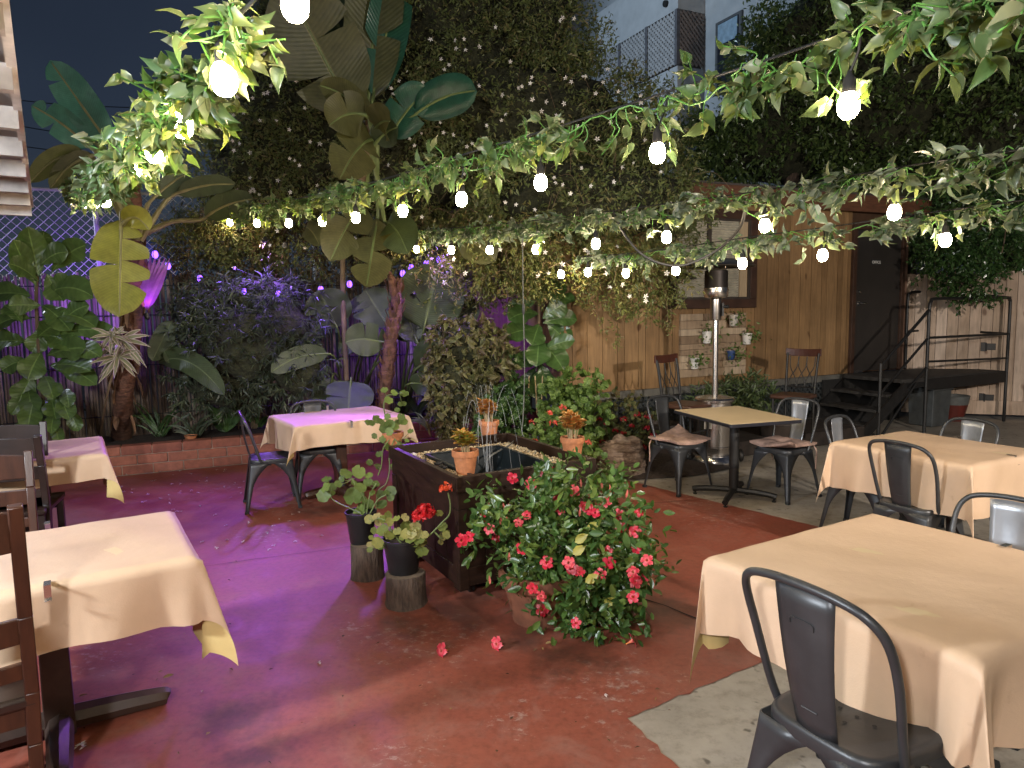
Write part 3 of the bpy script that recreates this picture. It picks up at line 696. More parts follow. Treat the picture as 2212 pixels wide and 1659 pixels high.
for k in range(9):
    q = eb-ed*(.02+.62*k); b = MB(); b.beam(q, q+es*2.6, .05, .09); b.xf(Matrix.Translation((0, 0, -.055))); b.obj("batten", M_batten if k == 0 else mat("tan_batten", (.40, .36, .33), .6), pr, smooth=False)
b = MB(); b.beam(a0, eb+ed*.03, .03, .05); b.obj("edge_strip", M_batten, pr, smooth=False)

# ------------------------------------------------------------------ apartment block beyond
CA = D(1464, 80, 16.0); zt, zb = D(1464, 20, 16.0).z, D(1464, 137, 16.0).z; CA.z = 0
def AP(px, py, face):
    """building-local coordinates of a pixel on the face x=const (left) or y=const (right)"""
    p = PL(px, py, CA, AD if face == 'left' else AN)-CA; return p.dot(AD), -p.dot(AN), p.z
ap = thing("apartment_building", "pale stucco apartment block with lattice balcony high behind the trees", "building", CA, ANG)
M_stucco = mat("stucco", (.42, .44, .45), .9, var=.1, scale=3, bmp=.4, bscale=50)
M_lat = mat("white_lattice", (.36, .36, .36), .6)
_, ly_, pz_ = AP(1290, 30, 'left'); mx_ = AP(1522, 60, 'right')[0]
b = MB(); b.box2((0, 0, zt+.02), (.1, ly_, pz_)); b.box2((.1, 0, zt+.02), (mx_, .1, pz_)); b.obj("parapet", M_stucco, ap, smooth=False)
b = MB(); b.box2((0, 0, 0), (mx_, ly_, zb-.04)); b.obj("lower_wall", M_stucco, ap, smooth=False)
tmp = MB(); lattice(tmp, 0, ly_, zb, zt, 0, .12, .05, .012); tmp.xf(Matrix.Rotation(PI/2, 4, 'Z')); tmp.obj("lattice", M_lat, ap, smooth=False)
tmp = MB(); lattice(tmp, .05, mx_-.02, zb, zt, 0, .12, .05, .012); tmp.obj("lattice", mat("brown_lattice", (.22, .18, .16), .6), ap, smooth=False)
for y in (.02, ly_*.34, ly_*.68):
    b = MB(); b.box2((-.04, y-.04, zb-.03), (.04, y+.04, zt+.01)); b.obj("lattice_post", mat("lattice_post_grey", (.10, .10, .11), .7), ap, smooth=False)
b = MB(); b.box2((mx_, -4, 0), (mx_+2.4, 8, 15)); b.obj("main_wall", M_stucco, ap, smooth=False)
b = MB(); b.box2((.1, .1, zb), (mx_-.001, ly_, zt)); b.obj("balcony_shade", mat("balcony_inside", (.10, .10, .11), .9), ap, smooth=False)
def APw(px, py):
    o = CA+AD*mx_; p = PL(px, py, o, AD)-o; return -p.dot(AN), p.z
w0, w1 = APw(1549, 100), APw(1606, 30); wzt = APw(1549, 52)[1]; wzb = wzt-1.5
b = MB(); b.box2((mx_-.05, w1[0], wzb), (mx_-.001, w0[0], wzt)); wo = b.obj("window", mat("win_frame", (.08, .085, .09), .5), ap, smooth=False)
b = MB(); b.box2((mx_-.06, w1[0]+.08, wzb+.08), (mx_-.051, w0[0]-.08, wzt-.06)); b.obj("pane", mat("dark_glass", (.02, .025, .035), .15), wo, smooth=False)
b = MB(); b.box2((mx_-.075, w1[0]+.1, wzt-.5), (mx_-.061, w0[0]-.1, wzt-.08)); b.obj("shade", mat("blue_shade", (.25, .36, .45), .6), wo, smooth=False)
b = MB(); vp = AP(1440, 7, 'left'); b.tube([(.05, vp[1], vp[2]), (-.06, vp[1], vp[2]-.02)], .07, 10); b.obj("vent", M_black, ap)
b = MB(); b.box2((.0, ly_*.35, pz_), (.08, ly_*.35+.08, pz_+1)); b.box2((0, 0, pz_+.25), (.06, ly_*.35, pz_+.32)); b.obj("parapet_rail", M_stucco, ap, smooth=False)

ld = thing("wall_ledge", "low dark ledge along the foot of the building carrying the two cross back chairs", "ledge", OB, ANG)
b = MB()
for i in range(6): b.box2((-3.35, -1.02+.16*i, .02), (-.95, -1.02+.16*i+.154, .185))
b.obj("timbers", mat("ledge_timber", (.028, .02, .015), .8, var=.4), ld, smooth=False, bevel=.006)
# utility wires over the sky at left
pw = thing("utility_wires", "thin dark utility wires crossing the night sky at the left", "wires", (0, 0, 0))
for py0, py1, py2 in ((214, 228, 236), (268, 290, 300), (312, 330, 345)):
    b = MB(); b.tube(smooth_path([D(20, py0, 20), D(170, py1, 21), D(420, py2, 22)], 6), .012, 4); b.obj("wire", M_cable, pw)
# ------------------------------------------------------------------ metal cafe chair (front of seat = +y)
def tolix(label, loc, rz):
    t = thing("metal_chair", label, "chair", loc, rz, "metal cafe chairs round the patio tables")
    b = MB(); n = 40                                      # seat pan
    prof = [(0, .441), (.35, .440), (.7, .444), (.88, .450), (.955, .452), (.99, .448), (1.005, .438), (1.008, .412), (1.0, .408)]
    vs = []; k = len(prof)
    for (r, z) in prof:
        for j in range(n):
            q = 2*PI*j/n; c, s_ = math.cos(q), math.sin(q); e = .42
            x = math.copysign(abs(c)**e, c); y = math.copysign(abs(s_)**e, s_)
            wx = .178+.008*y
            vs.append((x*wx*r, y*.178*r, z))
    b.add(vs, [(i*n+j, i*n+(j+1) % n, (i+1)*n+(j+1) % n, (i+1)*n+j) for i in range(k-1) for j in range(n)])
    b.obj("seat", M_steel, t, angle=60)
    b = MB()
    for x, y in ((0, 0), (.05, 0), (-.05, 0), (0, .05), (0, -.05)): b.lathe([(.001, .0), (.006, .0)], 10, (x, y, .4425+.0005), capb=False, capt=False)
    b.obj("seat_hole", M_rub, t)
    for sx in (-1, 1):                                    # legs: folded sheet, wide where they meet the seat, tapering to the foot
        for sy in (-1, 1):
            b = MB(); P = []; nz = 13; prof = []
            for i in range(nz):
                u = i/(nz-1); z = .425*(1-u)
                w = .026+.026*(1-u)+.118*max(0, (1-u*1.9))**2.0+.012*max(0, 1-u*9)
                sp = .174+.052*u**1.1; kx = sp*sx; ky = (sp+(.012 if sy < 0 else 0)*u)*sy; r = .012
                row = [(kx-sx*w, ky, z), (kx-sx*(w*.55), ky+sy*.002, z), (kx-sx*r, ky, z), (kx-sx*r*.3, ky-sy*r*.3, z), (kx, ky-sy*r, z), (kx+sx*.002, ky-sy*w*.55, z), (kx, ky-sy*w, z)]
                P += row
            b.grid(P, nz, 7)
            lg = b.obj("leg", M_steel, t, solid=.004, angle=60)
            b = MB(); e = .226; ey = .226+(.012 if sy < 0 else 0); b.box((sx*(e-.013), sy*(ey-.013), .012), (.034, .034, .024)); b.obj("rubber_foot", M_rub, lg, bevel=.004)
    b = MB()
    hoop = [(.186, -.085, .43), (.194, -.11, .50), (.207, -.155, .66), (.205, -.195, .77), (.175, -.222, .825), (.11, -.233, .848), (0, -.238, .856)]
    pth = smooth_path(hoop+[(-x, y, z) for x, y, z in reversed(hoop[:-1])], 5)
    b.tube(pth, .0115, 10); b.obj("back_hoop", M_steel, t)
    b = MB(); P = []; nu, nv = 10, 9
    for i in range(nu):
        u = i/(nu-1); z = .438+.405*u; y = -.168-.066*u-.010*math.sin(PI*u); hw = .060+.027*u
        for j in range(nv):
            v = -1+2*j/(nv-1); P.append((v*hw, y+.012*v*v-(.003 if abs(v) < .6 and .1 < u < .85 else 0), z-(.004*(v*v)*u)))
    b.grid(P, nu, nv); sp = b.obj("back_splat", M_steel, t, solid=.003, angle=60)
    b = MB()                                              # pressed outline on the splat
    def S(u, v): return (v*(.060+.027*u), -.168-.066*u-.010*math.sin(PI*u)+.012*v*v-.006, .438+.405*u)
    b.tube([S(u, v) for u, v in ((.2, -.35), (.2, .35))], .0022, 5); b.obj("embossed_line", M_steel, sp); b = MB(); b.tube(smooth_path([S(.76, -.42), S(.80, -.35), S(.80, .35), S(.76, .42)], 3), .0022, 5)
    b.obj("embossed_line", M_steel, sp)
    b = MB(); b.beam((-.19, -.02, .40), (.19, -.02, .40), .03, .004); b.beam((-.02, -.17, .405), (-.02, .17, .405), .03, .004); b.obj("under_brace", M_steel, t)
    return t
def facing(v): return math.atan2(v[1], v[0])-PI/2
fD, fN = facing(AD), facing(AN)
def back_at(px, py, rz, z=.856):
    """seat centre of a chair whose hoop top is seen at px,py"""
    p = G(px, py, z); return (p.x-math.sin(rz)*.238, p.y+math.cos(rz)*.238, 0)
c0 = tolix("metal chair nearest the camera, tucked under the big clothed table at lower right", back_at(1742, 1258, fD+.06, .95), fD+.06)
c0.matrix_basis = c0.matrix_basis @ Matrix.Scale(1.11, 4)
CH = {}
def chair(key, px, py, rz, label):
    CH[key] = dup(c0, back_at(px, py, rz), rz, label); return CH[key]
chair('e_front', 1936, 955, fD+.05, "grey metal chair in front of the right middle clothed table")
chair('e_left', 1803, 899, fN+.25, "grey metal chair behind the left end of the right middle clothed table")
chair('e_back', 2105, 906, fD+PI-.1, "grey metal chair on the far side of the right middle clothed table, by the fence")
ch_r = chair('a_right', 2192, 1076, fD+PI+.15, "shiny silvery metal chair cut off by the right edge of the photo")
ch_l = chair('bare_left', 1427, 855, fN+.12, "metal chair with tied cushion to the left of the bare tan table")
chair('bare_right', 1731, 861, fD+PI+.12, "metal chair with lumpy pink cushion on the right of the bare tan table")
chair('c_left', 516, 890, fD-.05, "metal chair seen side on at the left end of the violet lit table")
chair('c_back', 674, 866, fN-.05, "metal chair behind the violet lit table, mostly hidden by its cloth")
for k in ('a_right', 'e_back', 'bare_right', 'e_left'):
    for ch in CH[k].children:
        if ch.name.startswith("back_splat"): ch.data = ch.data.copy(); ch.data.materials[0] = M_steelL; ch['label'] = "silver back splat"
# seat cushions with ties
M_cush = mat("cushion_cloth", (.36, .235, .185), .85, var=.35, scale=16, bmp=.3, bscale=30)
def cushion(chair_o, label, curl):
    loc = chair_o.matrix_basis.translation; rz = chair_o.matrix_basis.to_euler().z
    t = thing("seat_cushion", label, "cushion", (loc.x, loc.y, .456), rz, "tied cushions on the metal chairs")
    b = MB(); n = 22; P = []; ph = curl*3
    for top in (1, 0):
        for i in range(n):
            for j in range(n):
                u, v = -1+2*i/(n-1), -1+2*j/(n-1); e = (1-abs(u)**3.5)*(1-abs(v)**3.5)
                puff = .032*e**.5+.008*math.sin(u*5+ph)*math.cos(v*6)*e; dip = -.02*math.exp(-(u*u+v*v)*14)-.016*math.exp(-((abs(u*v))*30)**1)*e
                lift = .055*max(0, curl*(-v)*1.0*(.5-u*.5)-.3)+.012*abs(u)**3
                z = (puff+dip*.7+.018 if top else .0)+lift*1.6
                P.append((u*.20*(1+.05*math.sin(v*4+ph)), v*.205*(1+.05*math.cos(u*4)), z))
    for q in (0, 1):
        o = q*n*n
        b.add(P[o:o+n*n], [(i*n+j, (i+1)*n+j, (i+1)*n+j+1, i*n+j+1) for i in range(n-1) for j in range(n-1)])
    rim = [(i, 0) for i in range(n)]+[(n-1, j) for j in range(1, n)]+[(i, n-1) for i in range(n-2, -1, -1)]+[(0, j) for j in range(n-2, 0, -1)]
    k = len(rim); b.f += [(rim[i][0]*n+rim[i][1], rim[(i+1) % k][0]*n+rim[(i+1) % k][1], n*n+rim[(i+1) % k][0]*n+rim[(i+1) % k][1], n*n+rim[i][0]*n+rim[i][1]) for i in range(k)]; b.mi += [0]*k
    b.obj("pad", M_cush, t, angle=75)
    for s in (-1, 1):
        b = MB(); b.tube(smooth_path([(s*.18, -.17, .01), (s*.225, -.15, -.03), (s*.23, -.14, -.10), (s*.222, -.15, -.19)], 4), .006, 5); b.obj("tie", M_cush, t)
    return t
cushion(CH['bare_left'], "pinkish tan cushion with curled corner on the chair left of the bare table", 1.2)
cushion(CH['bare_right'], "crumpled pinkish brown cushion on the chair right of the bare table", -.9)

# ------------------------------------------------------------------ tables
def fit(c, rz): return Matrix.Translation(Vector(c)) @ Matrix.Rotation(rz, 4, 'Z')
def table(name, label, c, rz, a, bb, top, base, colm, topm=None, cross=.30):
    t = thing("pedestal_table", label, "table", (c[0], c[1], 0), rz, "pedestal tables on the patio")
    b = MB(); r = .015
    b.prism([(-a+r, -bb), (a-r, -bb), (a, -bb+r), (a, bb-r), (a-r, bb), (-a+r, bb), (-a, bb-r), (-a, -bb+r)], top-.032, top-.003)
    b.obj("edge_band", mat("black_edge", (.015, .015, .022), .4), t, bevel=.004)
    b = MB(); b.box((0, 0, top-.0015), (2*a-.012, 2*bb-.012, .003)); b.obj("tabletop", topm or mat("tan_laminate", (.58, .45, .27), .42, var=.08, scale=3, bmp=.03), t, smooth=False)
    b = MB()
    if base == 'steel':
        b.tube([(0, 0, .05), (0, 0, top-.04)], .042, 18); b.lathe([(.09, top-.045), (.12, top-.033)], 18)
    else:
        b.box((0, 0, (top-.03)/2), (.11, .11, top-.04), taper=.86)
    b.obj("column", colm, t, bevel=.006 if base != 'steel' else 0)
    for k in range(4):
        q = PI/4+k*PI/2 if base == 'steel' else k*PI/2
        b = MB(); d = Vector((math.cos(q), math.sin(q), 0)); l = cross
        if base == 'steel':
            pts = [(0, 0, .075), d*l*.5+Vector((0, 0, .07)), d*l*.85+Vector((0, 0, .058)), d*l+Vector((0, 0, .045))]
            b.tube(smooth_path(pts, 3), .026, 8)
        else:
            b.tube(smooth_path([(0, 0, .06), d*l*.6+Vector((0, 0, .05)), d*l*.95+Vector((0, 0, .04)), d*l+Vector((0, 0, .036))], 3), [.05, .05, .048, .046, .044, .042, .04, .036, .03, .02], 8)
        f = b.obj("foot", colm, t)
        if base == 'steel':
            b = MB(); b.lathe([(.018, 0), (.02, .012), (.008, .014), (.008, .04)], 10, tuple(d*(l-.02))); b.obj("glide", M_blackp, f)
    return t
M_vinyl = None
def vinyl():
    m, nt, b, o = _nt("tan_vinyl_cloth")
    g = nt.nodes.new("ShaderNodeNewGeometry")
    top = ramp(nt, noise(nt, 2.3, 5, .6), [(.3, (.52, .365, .24)), (.7, (.62, .445, .305))]).outputs[0]
    st = ramp(nt, noise(nt, 7, 4, .6, vec=mapped(nt, (1, 1.4, 1), (0, 0, .4), (4, 2, 0))), [(.66, (1, 1, 1)), (.76, (.80, .77, .74))]); top = mix(nt, 1., top, st.outputs[0], 'MULTIPLY')
    c = mix(nt, g.outputs['Backfacing'], top, (.62, .47, .20))
    L(nt, c, b.inputs['Base Color']); b.inputs['Roughness'].default_value = .5; b.inputs['Specular IOR Level'].default_value = .35
    n1 = noise(nt, 210, 3); n2 = noise(nt, 5, 4, .6); ad = N(nt, 'ShaderNodeMath', operation='MULTIPLY_ADD'); L(nt, n2, ad.inputs[0]); ad.inputs[1].default_value = 9.; L(nt, n1, ad.inputs[2]); bump(nt, b, ad.outputs[0], .35, .0016); return m
M_vinyl = vinyl()
def cloth(label, c, rz, a, bb, top, hang, lean=(0, 0, 0, 0), seed=0, flare=.02, wave=.018, pinch=(), k=.31):
    """hang = drops over the -x, +x, -y, +y edges; lean turns each corner fold; pinch = [(side, along, depth)]"""
    t = thing("tablecloth", label, "tablecloth", (c[0], c[1], top+.003), rz, "tan vinyl tablecloths")
    r_ = random.Random(seed); ph = [r_.uniform(0, 6) for _ in range(8)]
    hx0, hx1, hy0, hy1 = hang
    def axis(h0, h, h1):
        l = [-h-h0+h0*i/14 for i in range(14)]+[-h+.0, -h+.02, -h+.05]+[(-h+.05)+(2*h-.1)*i/22 for i in range(1, 22)]+[h-.05, h-.02, h]+[h+h1*(i+1)/14 for i in range(14)]
        return l
    us, vs_ = axis(hx0, a, hx1), axis(hy0, bb, hy1)
    rr = .028
    def drop(d):
        if d <= 0: return 0, 0
        q = rr*PI/2
        if d < q: return rr*math.sin(d/rr), -rr*(1-math.cos(d/rr))
        return rr, -rr-(d-q)
    P = []
    for u in us:
        for v in vs_:
            dx = max(0, abs(u)-a); dy = max(0, abs(v)-bb); sx = 1 if u > 0 else -1; sy = 1 if v > 0 else -1
            cu, cv = max(-a, min(a, u)), max(-bb, min(bb, v)); z = 0
            if dx > 0 and dy > 0:
                rho = math.hypot(dx, dy); th = math.atan2(dy, dx); o, z = drop(rho)
                ci = (1 if sx > 0 else 0)+(2 if sy > 0 else 0)
                s2 = math.sin(2*th); dg = rho*k*s2**1.5; ln_ = lean[ci]
                ox = o*math.cos(th)**.5+dg*math.cos(PI/4+ln_)+flare*rho*math.cos(th); oy = o*math.sin(th)**.5+dg*math.sin(PI/4+ln_)+flare*rho*math.sin(th)
                z = z*math.sqrt(max(.2, 1-(k*s2)**2*.8)); x = cu+sx*ox; y = cv+sy*oy
            elif dx > 0 or dy > 0:
                d = dx+dy; o, z = drop(d); al = cv if dx > 0 else cu; si = (0 if sx < 0 else 1) if dx > 0 else (2 if sy < 0 else 3)
                lim = bb if dx > 0 else a
                wv = math.sin(al*7+ph[si])*.6+math.sin(al*15+ph[si+4])*.4
                e = min(1, (lim-abs(al))/.12); o += flare*d+wave*wv*e*(d/.25)
                q_ = lim-abs(al); o += .024*math.sin(q_*24+ph[si])*math.exp(-q_/.26)*(d/.25)**1.3; z -= .010*math.sin(al*6+ph[si+4])*(d/.25)**2
                o -= .018*math.exp(-((lim-abs(al)-.11)/.05)**2)*(d/.25)
                for (ps, pa, pd) in pinch:
                    if ps == si: o -= pd*math.exp(-((al-pa)/.035)**2)*min(1, d/.03); o += pd*.9*(d/.25)*math.exp(-((abs(al-pa)-.09)/.06)**2)
                x, y = (cu+sx*o, cv) if dx > 0 else (cu, cv+sy*o)
            else:
                x, y = u, v; z = .0022*math.sin(u*9+ph[0])*math.sin(v*8+ph[1])+.0012*math.sin(u*23+v*9+ph[2])
            P.append((x, y, z))
    b = MB(); b.grid(P, len(us), len(vs_)); b.obj("vinyl_sheet", M_vinyl, t, angle=0)
    return t
def quad(pl, pf, pb, z):
    """centre, rotation, half sizes from the pixels of left, front and back corners (left-front is one edge, left-back the other)"""
    l, f, k = G(*pl, z), G(*pf, z), G(*pb, z)
    ex = f-l; ey = k-l; c = (f+k)/2; return c, ex, ey
TA, TE, TC, TB = .76, .75, .75, .76
# A: the big one at lower right
l, bk = G(1540, 1203, TA), G(1886, 1110, TA)
xa = (bk-l).normalized(); ra = math.atan2(xa.y, xa.x); ya = Vector((-xa.y, xa.x, 0)); la = (bk-l).length; wa = (G(2119, 1416, TA)-l).length
cA = l+xa*la/2-ya*wa/2
cA.z = 0
table("a", "dark pedestal table under the big tan cloth at lower right", cA, ra, la/2-.004, wa/2-.004, TA, 'steel', M_black)
cloth("large tan tablecloth in the lower right corner behind the nearest metal chair", cA, ra, la/2, wa/2, TA, (.30, .3, .33, .37), lean=(.0, .1, -1.3, .0), seed=3, pinch=((0, -.02, .018),))
# E
l, bk, fr_ = G(1805, 954, TE), G(1956, 931, TE), G(2128, 996, TE)
xe = (bk-l).normalized(); re_ = math.atan2(xe.y, xe.x); ye = Vector((-xe.y, xe.x, 0)); le = (bk-l).length; we = (fr_-l).length
cE = l+xe*le/2-ye*we/2
table("e", "dark pedestal table under the cloth by the stairs at right", cE, re_, le/2-.004, we/2-.004, TE, 'steel', M_black)
cloth("tan tablecloth on the middle right table in front of the stairs", cE, re_, le/2, we/2, TE, (.33, .3, .36, .32), lean=(-.1, .1, -.9, 0), seed=5, pinch=((0, .0, .015),))
# C
fl, bl, br = G(641, 921, TC), G(603, 896, TC), G(814, 881, TC); frc = G(876, 897, TC)
xc = (frc-fl).normalized(); rc = math.atan2(xc.y, xc.x); lc = (frc-fl).length; yc = Vector((-xc.y, xc.x, 0)); wc = (bl-fl).length
cC = fl+xc*lc/2+yc*wc/2
table("c", "wooden pedestal table under the violet lit tablecloth at back left", cC, rc, lc/2-.004, wc/2-.004, TC, 'wood', M_redwood, cross=.34)
cloth("tan tablecloth glowing violet on top in front of the low brick wall", cC, rc, lc/2, wc/2, TC, (.27, .25, .22, .25), lean=(-.3, .2, 0, 0), seed=8, pinch=((2, .06, .02),))
# B near left
brn, frn = G(364, 1105, TB), G(416, 1202, TB)
yb_ = (brn-frn).normalized(); xb = Vector((yb_.y, -yb_.x, 0)); rb = math.atan2(xb.y, xb.x); wb = (brn-frn).length; lb = .98
cB = (brn+frn)/2-xb*lb/2
table("b", "dark wooden pedestal table under the pinkish tablecloth at lower left", cB, rb, lb/2-.004, wb/2-.004, TB, 'wood', mat("dark_brown_column", (.05, .03, .022), .45, var=.3), cross=.40)
cloth("pinkish tan tablecloth with folded yellow corner at lower left", cB, rb, lb/2, wb/2, TB, (.25, .42, .27, .25), lean=(0, -.6, 0, 0), k=.24, seed=2, pinch=((2, -.20, .03),))
# F mid left
brn, frn = G(213, 943, TC), G(221, 979, TC)
yf_ = (brn-frn).normalized(); xf_ = Vector((yf_.y, -yf_.x, 0)); rf = math.atan2(xf_.y, xf_.x); wf = (brn-frn).length; lf = .95
cF = (brn+frn)/2-xf_*lf/2
table("f", "pedestal table under the lilac lit cloth at the left edge, beside the fig", cF, rf, lf/2-.004, wf/2-.004, TC, 'wood', M_blkwood, cross=.36)
cloth("small lilac lit tablecloth at the left edge behind the dark wooden chairs", cF, rf, lf/2, wf/2, TC, (.2, .34, .20, .2), lean=(0, -.6, 0, 0), k=.24, seed=12)
# bare table
q = [G(*p, .75) for p in ((1434, 887), (1575, 878), (1753, 903), (1604, 915.5))]
xt = (q[1]-q[0]).normalized(); c_ = (q[0]+q[1]+q[2]+q[3])/4
table("bare", "bare tan topped table with black edge and cross base beside the heater", c_, math.atan2(xt.y, xt.x), (q[1]-q[0]).length/2, ((q[2]-q[1]).length+(q[3]-q[0]).length)/4, .75, 'steel', M_black, cross=.36)
# cloth clips
def clip(px, py, z, rz, label):
    p = G(px, py, z+.004); t = MB(); w_ = .022
    t.box((0, -.0, .004), (w_, .05, .002)); t.box((0, -.026, -.022), (w_, .002, .054)); t.box((0, -.036, -.048), (w_, .02, .002))
    o = t.obj("tablecloth_clip", M_chrome, None, smooth=False); o.matrix_basis = Matrix.Translation(p) @ Matrix.Rotation(rz, 4, 'Z')
    tag(o, label, "clip", "steel clips holding the tablecloths")
def edgept(c, xv, yv, a, bb): return c+xv*a+yv*bb
clip(102, 1262, TB, rb, "steel clip on the front edge of the lower left tablecloth")
clip(102, 1131, TB, rb+PI, "steel clip on the back edge of the lower left tablecloth")
clip(757, 910, TC, rc, "steel clip on the front edge of the violet lit tablecloth")
clip(709, 876, TC, rc+PI, "steel clip on the back edge of the violet lit tablecloth")
clip(1806, 1300, TA, ra-PI/2, "dark clip behind the nearest metal chair on the lower right tablecloth")
clip(2172, 1180, TA, ra+PI/2, "clip on the far edge of the lower right tablecloth by the silvery chair")
clip(2184, 984, TE, re_, "steel clip on the right edge of the middle right tablecloth")
clip(2068, 944, TE, re_+PI/2, "clip on the far edge of the middle right tablecloth")

# ------------------------------------------------------------------ wooden ladder back chairs at left
def woodchair(label, loc, rz, m, seat=M_blkwood, hgt=.98):
    t = thing("wooden_chair", label, "chair", loc, rz, "dark wooden dining chairs")
    b = MB(); b.box((0, 0, .45), (.44, .42, .045)); b.obj("seat", seat, t, bevel=.014)
    for s in (-1, 1):
        b = MB(); pts = [(s*.19, -.17, 0), (s*.195, -.185, .3), (s*.2, -.19, .48), (s*.2, -.225, .75), (s*.2, -.27, hgt)]
        for i in range(len(pts)-1): b.beam(pts[i], Vector(pts[i+1])+Vector((0, 0, .002)), .042, .042, up=(0, 1, 0))
        b.obj("back_post", m, t, bevel=.005)
        b = MB(); b.box((s*.19, .175, .225), (.042, .042, .44)); b.obj("leg", m, t, bevel=.004)
    for z, h, y in ((hgt-.085, .13, -.252), (.70, .085, -.214), (.56, .055, -.196)):
        b = MB(); P = []
        for i in range(9):
            v = -1+i/4
            for zz in (-h/2, h/2):
                for yy in (-.011, .011): P.append((v*.182, y-.018*(1-v*v)+yy+(-.0), z+zz+(.014*(1-v*v) if zz > 0 and h > .1 else 0)))
        fs = []
        for i in range(8):
            o, p = i*4, i*4+4; fs += [(o, p, p+1, o+1), (o+2, o+3, p+3, p+2), (o, o+2, p+2, p), (o+1, p+1, p+3, o+3)]
        b.add(P, fs+[(0, 1, 3, 2), (32, 34, 35, 33)]); b.obj("back_rail", m, t, smooth=False, bevel=.004)
    for s in (-1, 1):
        b = MB(); b.beam((s*.19, -.165, .2), (s*.19, .16, .2), .022, .03); b.obj("stretcher", m, t)
    b = MB(); b.box((0, -.188, .40), (.35, .02, .06)); b.box((0, .175, .40), (.35, .02, .06)); b.obj("apron", m, t)
    return t
def postchair(px, py, rz, hgt, label, m, s=1):
    """seat centre from the pixel of the right back post top"""
    p = G(px, py, hgt); return woodchair(label, tuple(Vector((p.x, p.y, 0))-Vector((s*math.cos(rz)*.2+math.sin(rz)*.27, s*math.sin(rz)*.2-math.cos(rz)*.27, 0))), rz, m, hgt=hgt)
postchair(32, 1093, rb+.06, 1.12, "red brown wooden chair with its back to the camera in the lower left corner", M_redwood)
postchair(60, 974, fN+.1, .95, "mid brown wooden chair behind the lower left chair, its top rail below the black one", M_redwood, -1)
postchair(80, 941, fN+PI-.1, .95, "black brown wooden chair, its dark top rail in front of the lilac lit table", M_blkwood)
postchair(92, 911, fN+.05, .98, "dark glossy wooden chair at the left edge in front of the fig leaves", M_blkwood, -1)

# ------------------------------------------------------------------ black cross back chairs by the house wall
def crosschair(label, loc, rz):
    t = thing("crossback_chair", label, "chair", loc, rz, "dark cross back chairs by the house wall")
    b = MB(); b.box((0, 0, .47), (.40, .38, .05)); b.obj("seat", mat("brown_seat", (.07, .032, .02), .4), t, bevel=.018)
    for s in (-1, 1):
        b = MB(); b.tube(smooth_path([(s*.16, -.17, 0), (s*.165, -.18, .47), (s*.175, -.22, .8), (s*.18, -.25, .95)], 4), .015, 8); b.obj("back_post", M_black, t)
        b = MB(); b.tube([(s*.16, .16, 0), (s*.165, .165, .45)], .014, 8); b.obj("leg", M_black, t)
    b = MB(); P = []
    for i in range(9):
        v = -1+i/4
        for zz in (0, .085):
            for yy in (-.01, .012): P.append((v*.205, -.255-.02*(1-v*v)+yy, .91+zz+.008*v*v))
    fs = []
    for i in range(8):
        o, p = i*4, i*4+4; fs += [(o, p, p+1, o+1), (o+2, o+3, p+3, p+2), (o, o+2, p+2, p), (o+1, p+1, p+3, o+3)]
    b.add(P, fs+[(0, 1, 3, 2), (32, 34, 35, 33)]); b.obj("top_rail", mat("rail_redbrown", (.06, .018, .01), .35), t, smooth=False, bevel=.004)
    b = MB(); b.tube([(-.168, -.185, .56), (.168, -.185, .56)], .010, 6); b.obj("lower_rail", M_black, t)
    b = MB()
    for x0 in (-.145, -.05, .05):
        x1 = x0+.095
        for a_, e_ in ((x0, x1), (x1, x0)):
            m_ = (a_+e_)/2+(a_-e_)*.25; b.tube(smooth_path([(a_, -.187, .565), (a_*.8+e_*.2, -.20, .66), ((a_+e_)/2+(e_-a_)*.42, -.225, .79), (e_, -.245, .91)], 4), .0055, 6)
    b.obj("cross_bars", M_black, t)
    for y in (-.16, .15):
        b = MB(); b.tube([(-.16, y, .2), (.16, y, .2)], .009, 6); b.obj("stretcher", M_black, t)
    return t
def toprail(px, py, Y, rz, label):
    p = D(px, py, Y); return crosschair(label, tuple(Vector((p.x, p.y, .187))+Vector((-math.sin(rz)*.26, math.cos(rz)*.26, 0))), rz)
toprail(1438, 775, 7.65, fN+.30, "black cross back chair standing left of the heater pole")
toprail(1736, 760, 8.25, fD+.35+PI, "black cross back chair standing under the window end near the lattice skirt")
# ------------------------------------------------------------------ patio heater
p = G(1549, 1003); hx, hy = p.x, p.y+.12
ht = thing("patio_heater", "tall polished steel mushroom patio heater behind the bare table", "heater", (hx, hy, 0))
b = MB(); b.lathe([(.26, .0), (.27, .02), (.262, .06), (.232, .095), (.2, .10)], 32); b.obj("base", M_chrome, ht)
b = MB(); b.lathe([(.185, .10), (.185, .17), (.189, .175), (.189, .19), (.183, .195), (.183, .66), (.178, .665), (.178, .672)], 36, capt=True); b.obj("tank_housing", M_chrome, ht)
b = MB(); b.lathe([(.19, .67), (.21, .678), (.212, .70), (.20, .715), (.10, .735), (.04, .74)], 36); b.obj("housing_lid", M_chrome, ht)
b = MB(); b.box((-.10, -.165, .49), (.11, .004, .19)); b.obj("warning_label", mat("label_grey", (.5, .48, .44), .6), ht, smooth=False)
b = MB(); b.tube([(0, 0, .73), (0, 0, 1.60)], .032, 20); b.obj("pole", M_chrome, ht)
b = MB(); b.lathe([(.055, 1.55), (.058, 1.56), (.058, 1.77), (.05, 1.775)], 20, capt=True); cbx = b.obj("control_box", mat("brushed_steel", (.4, .37, .34), .3, 1., bmp=.05), ht)
b = MB(); b.box((.062, -.02, 1.66), (.02, .07, .14)); b.tube([(.07, -.04, 1.69), (.115, -.075, 1.69)], .018, 10); b.obj("knob", M_black, cbx)
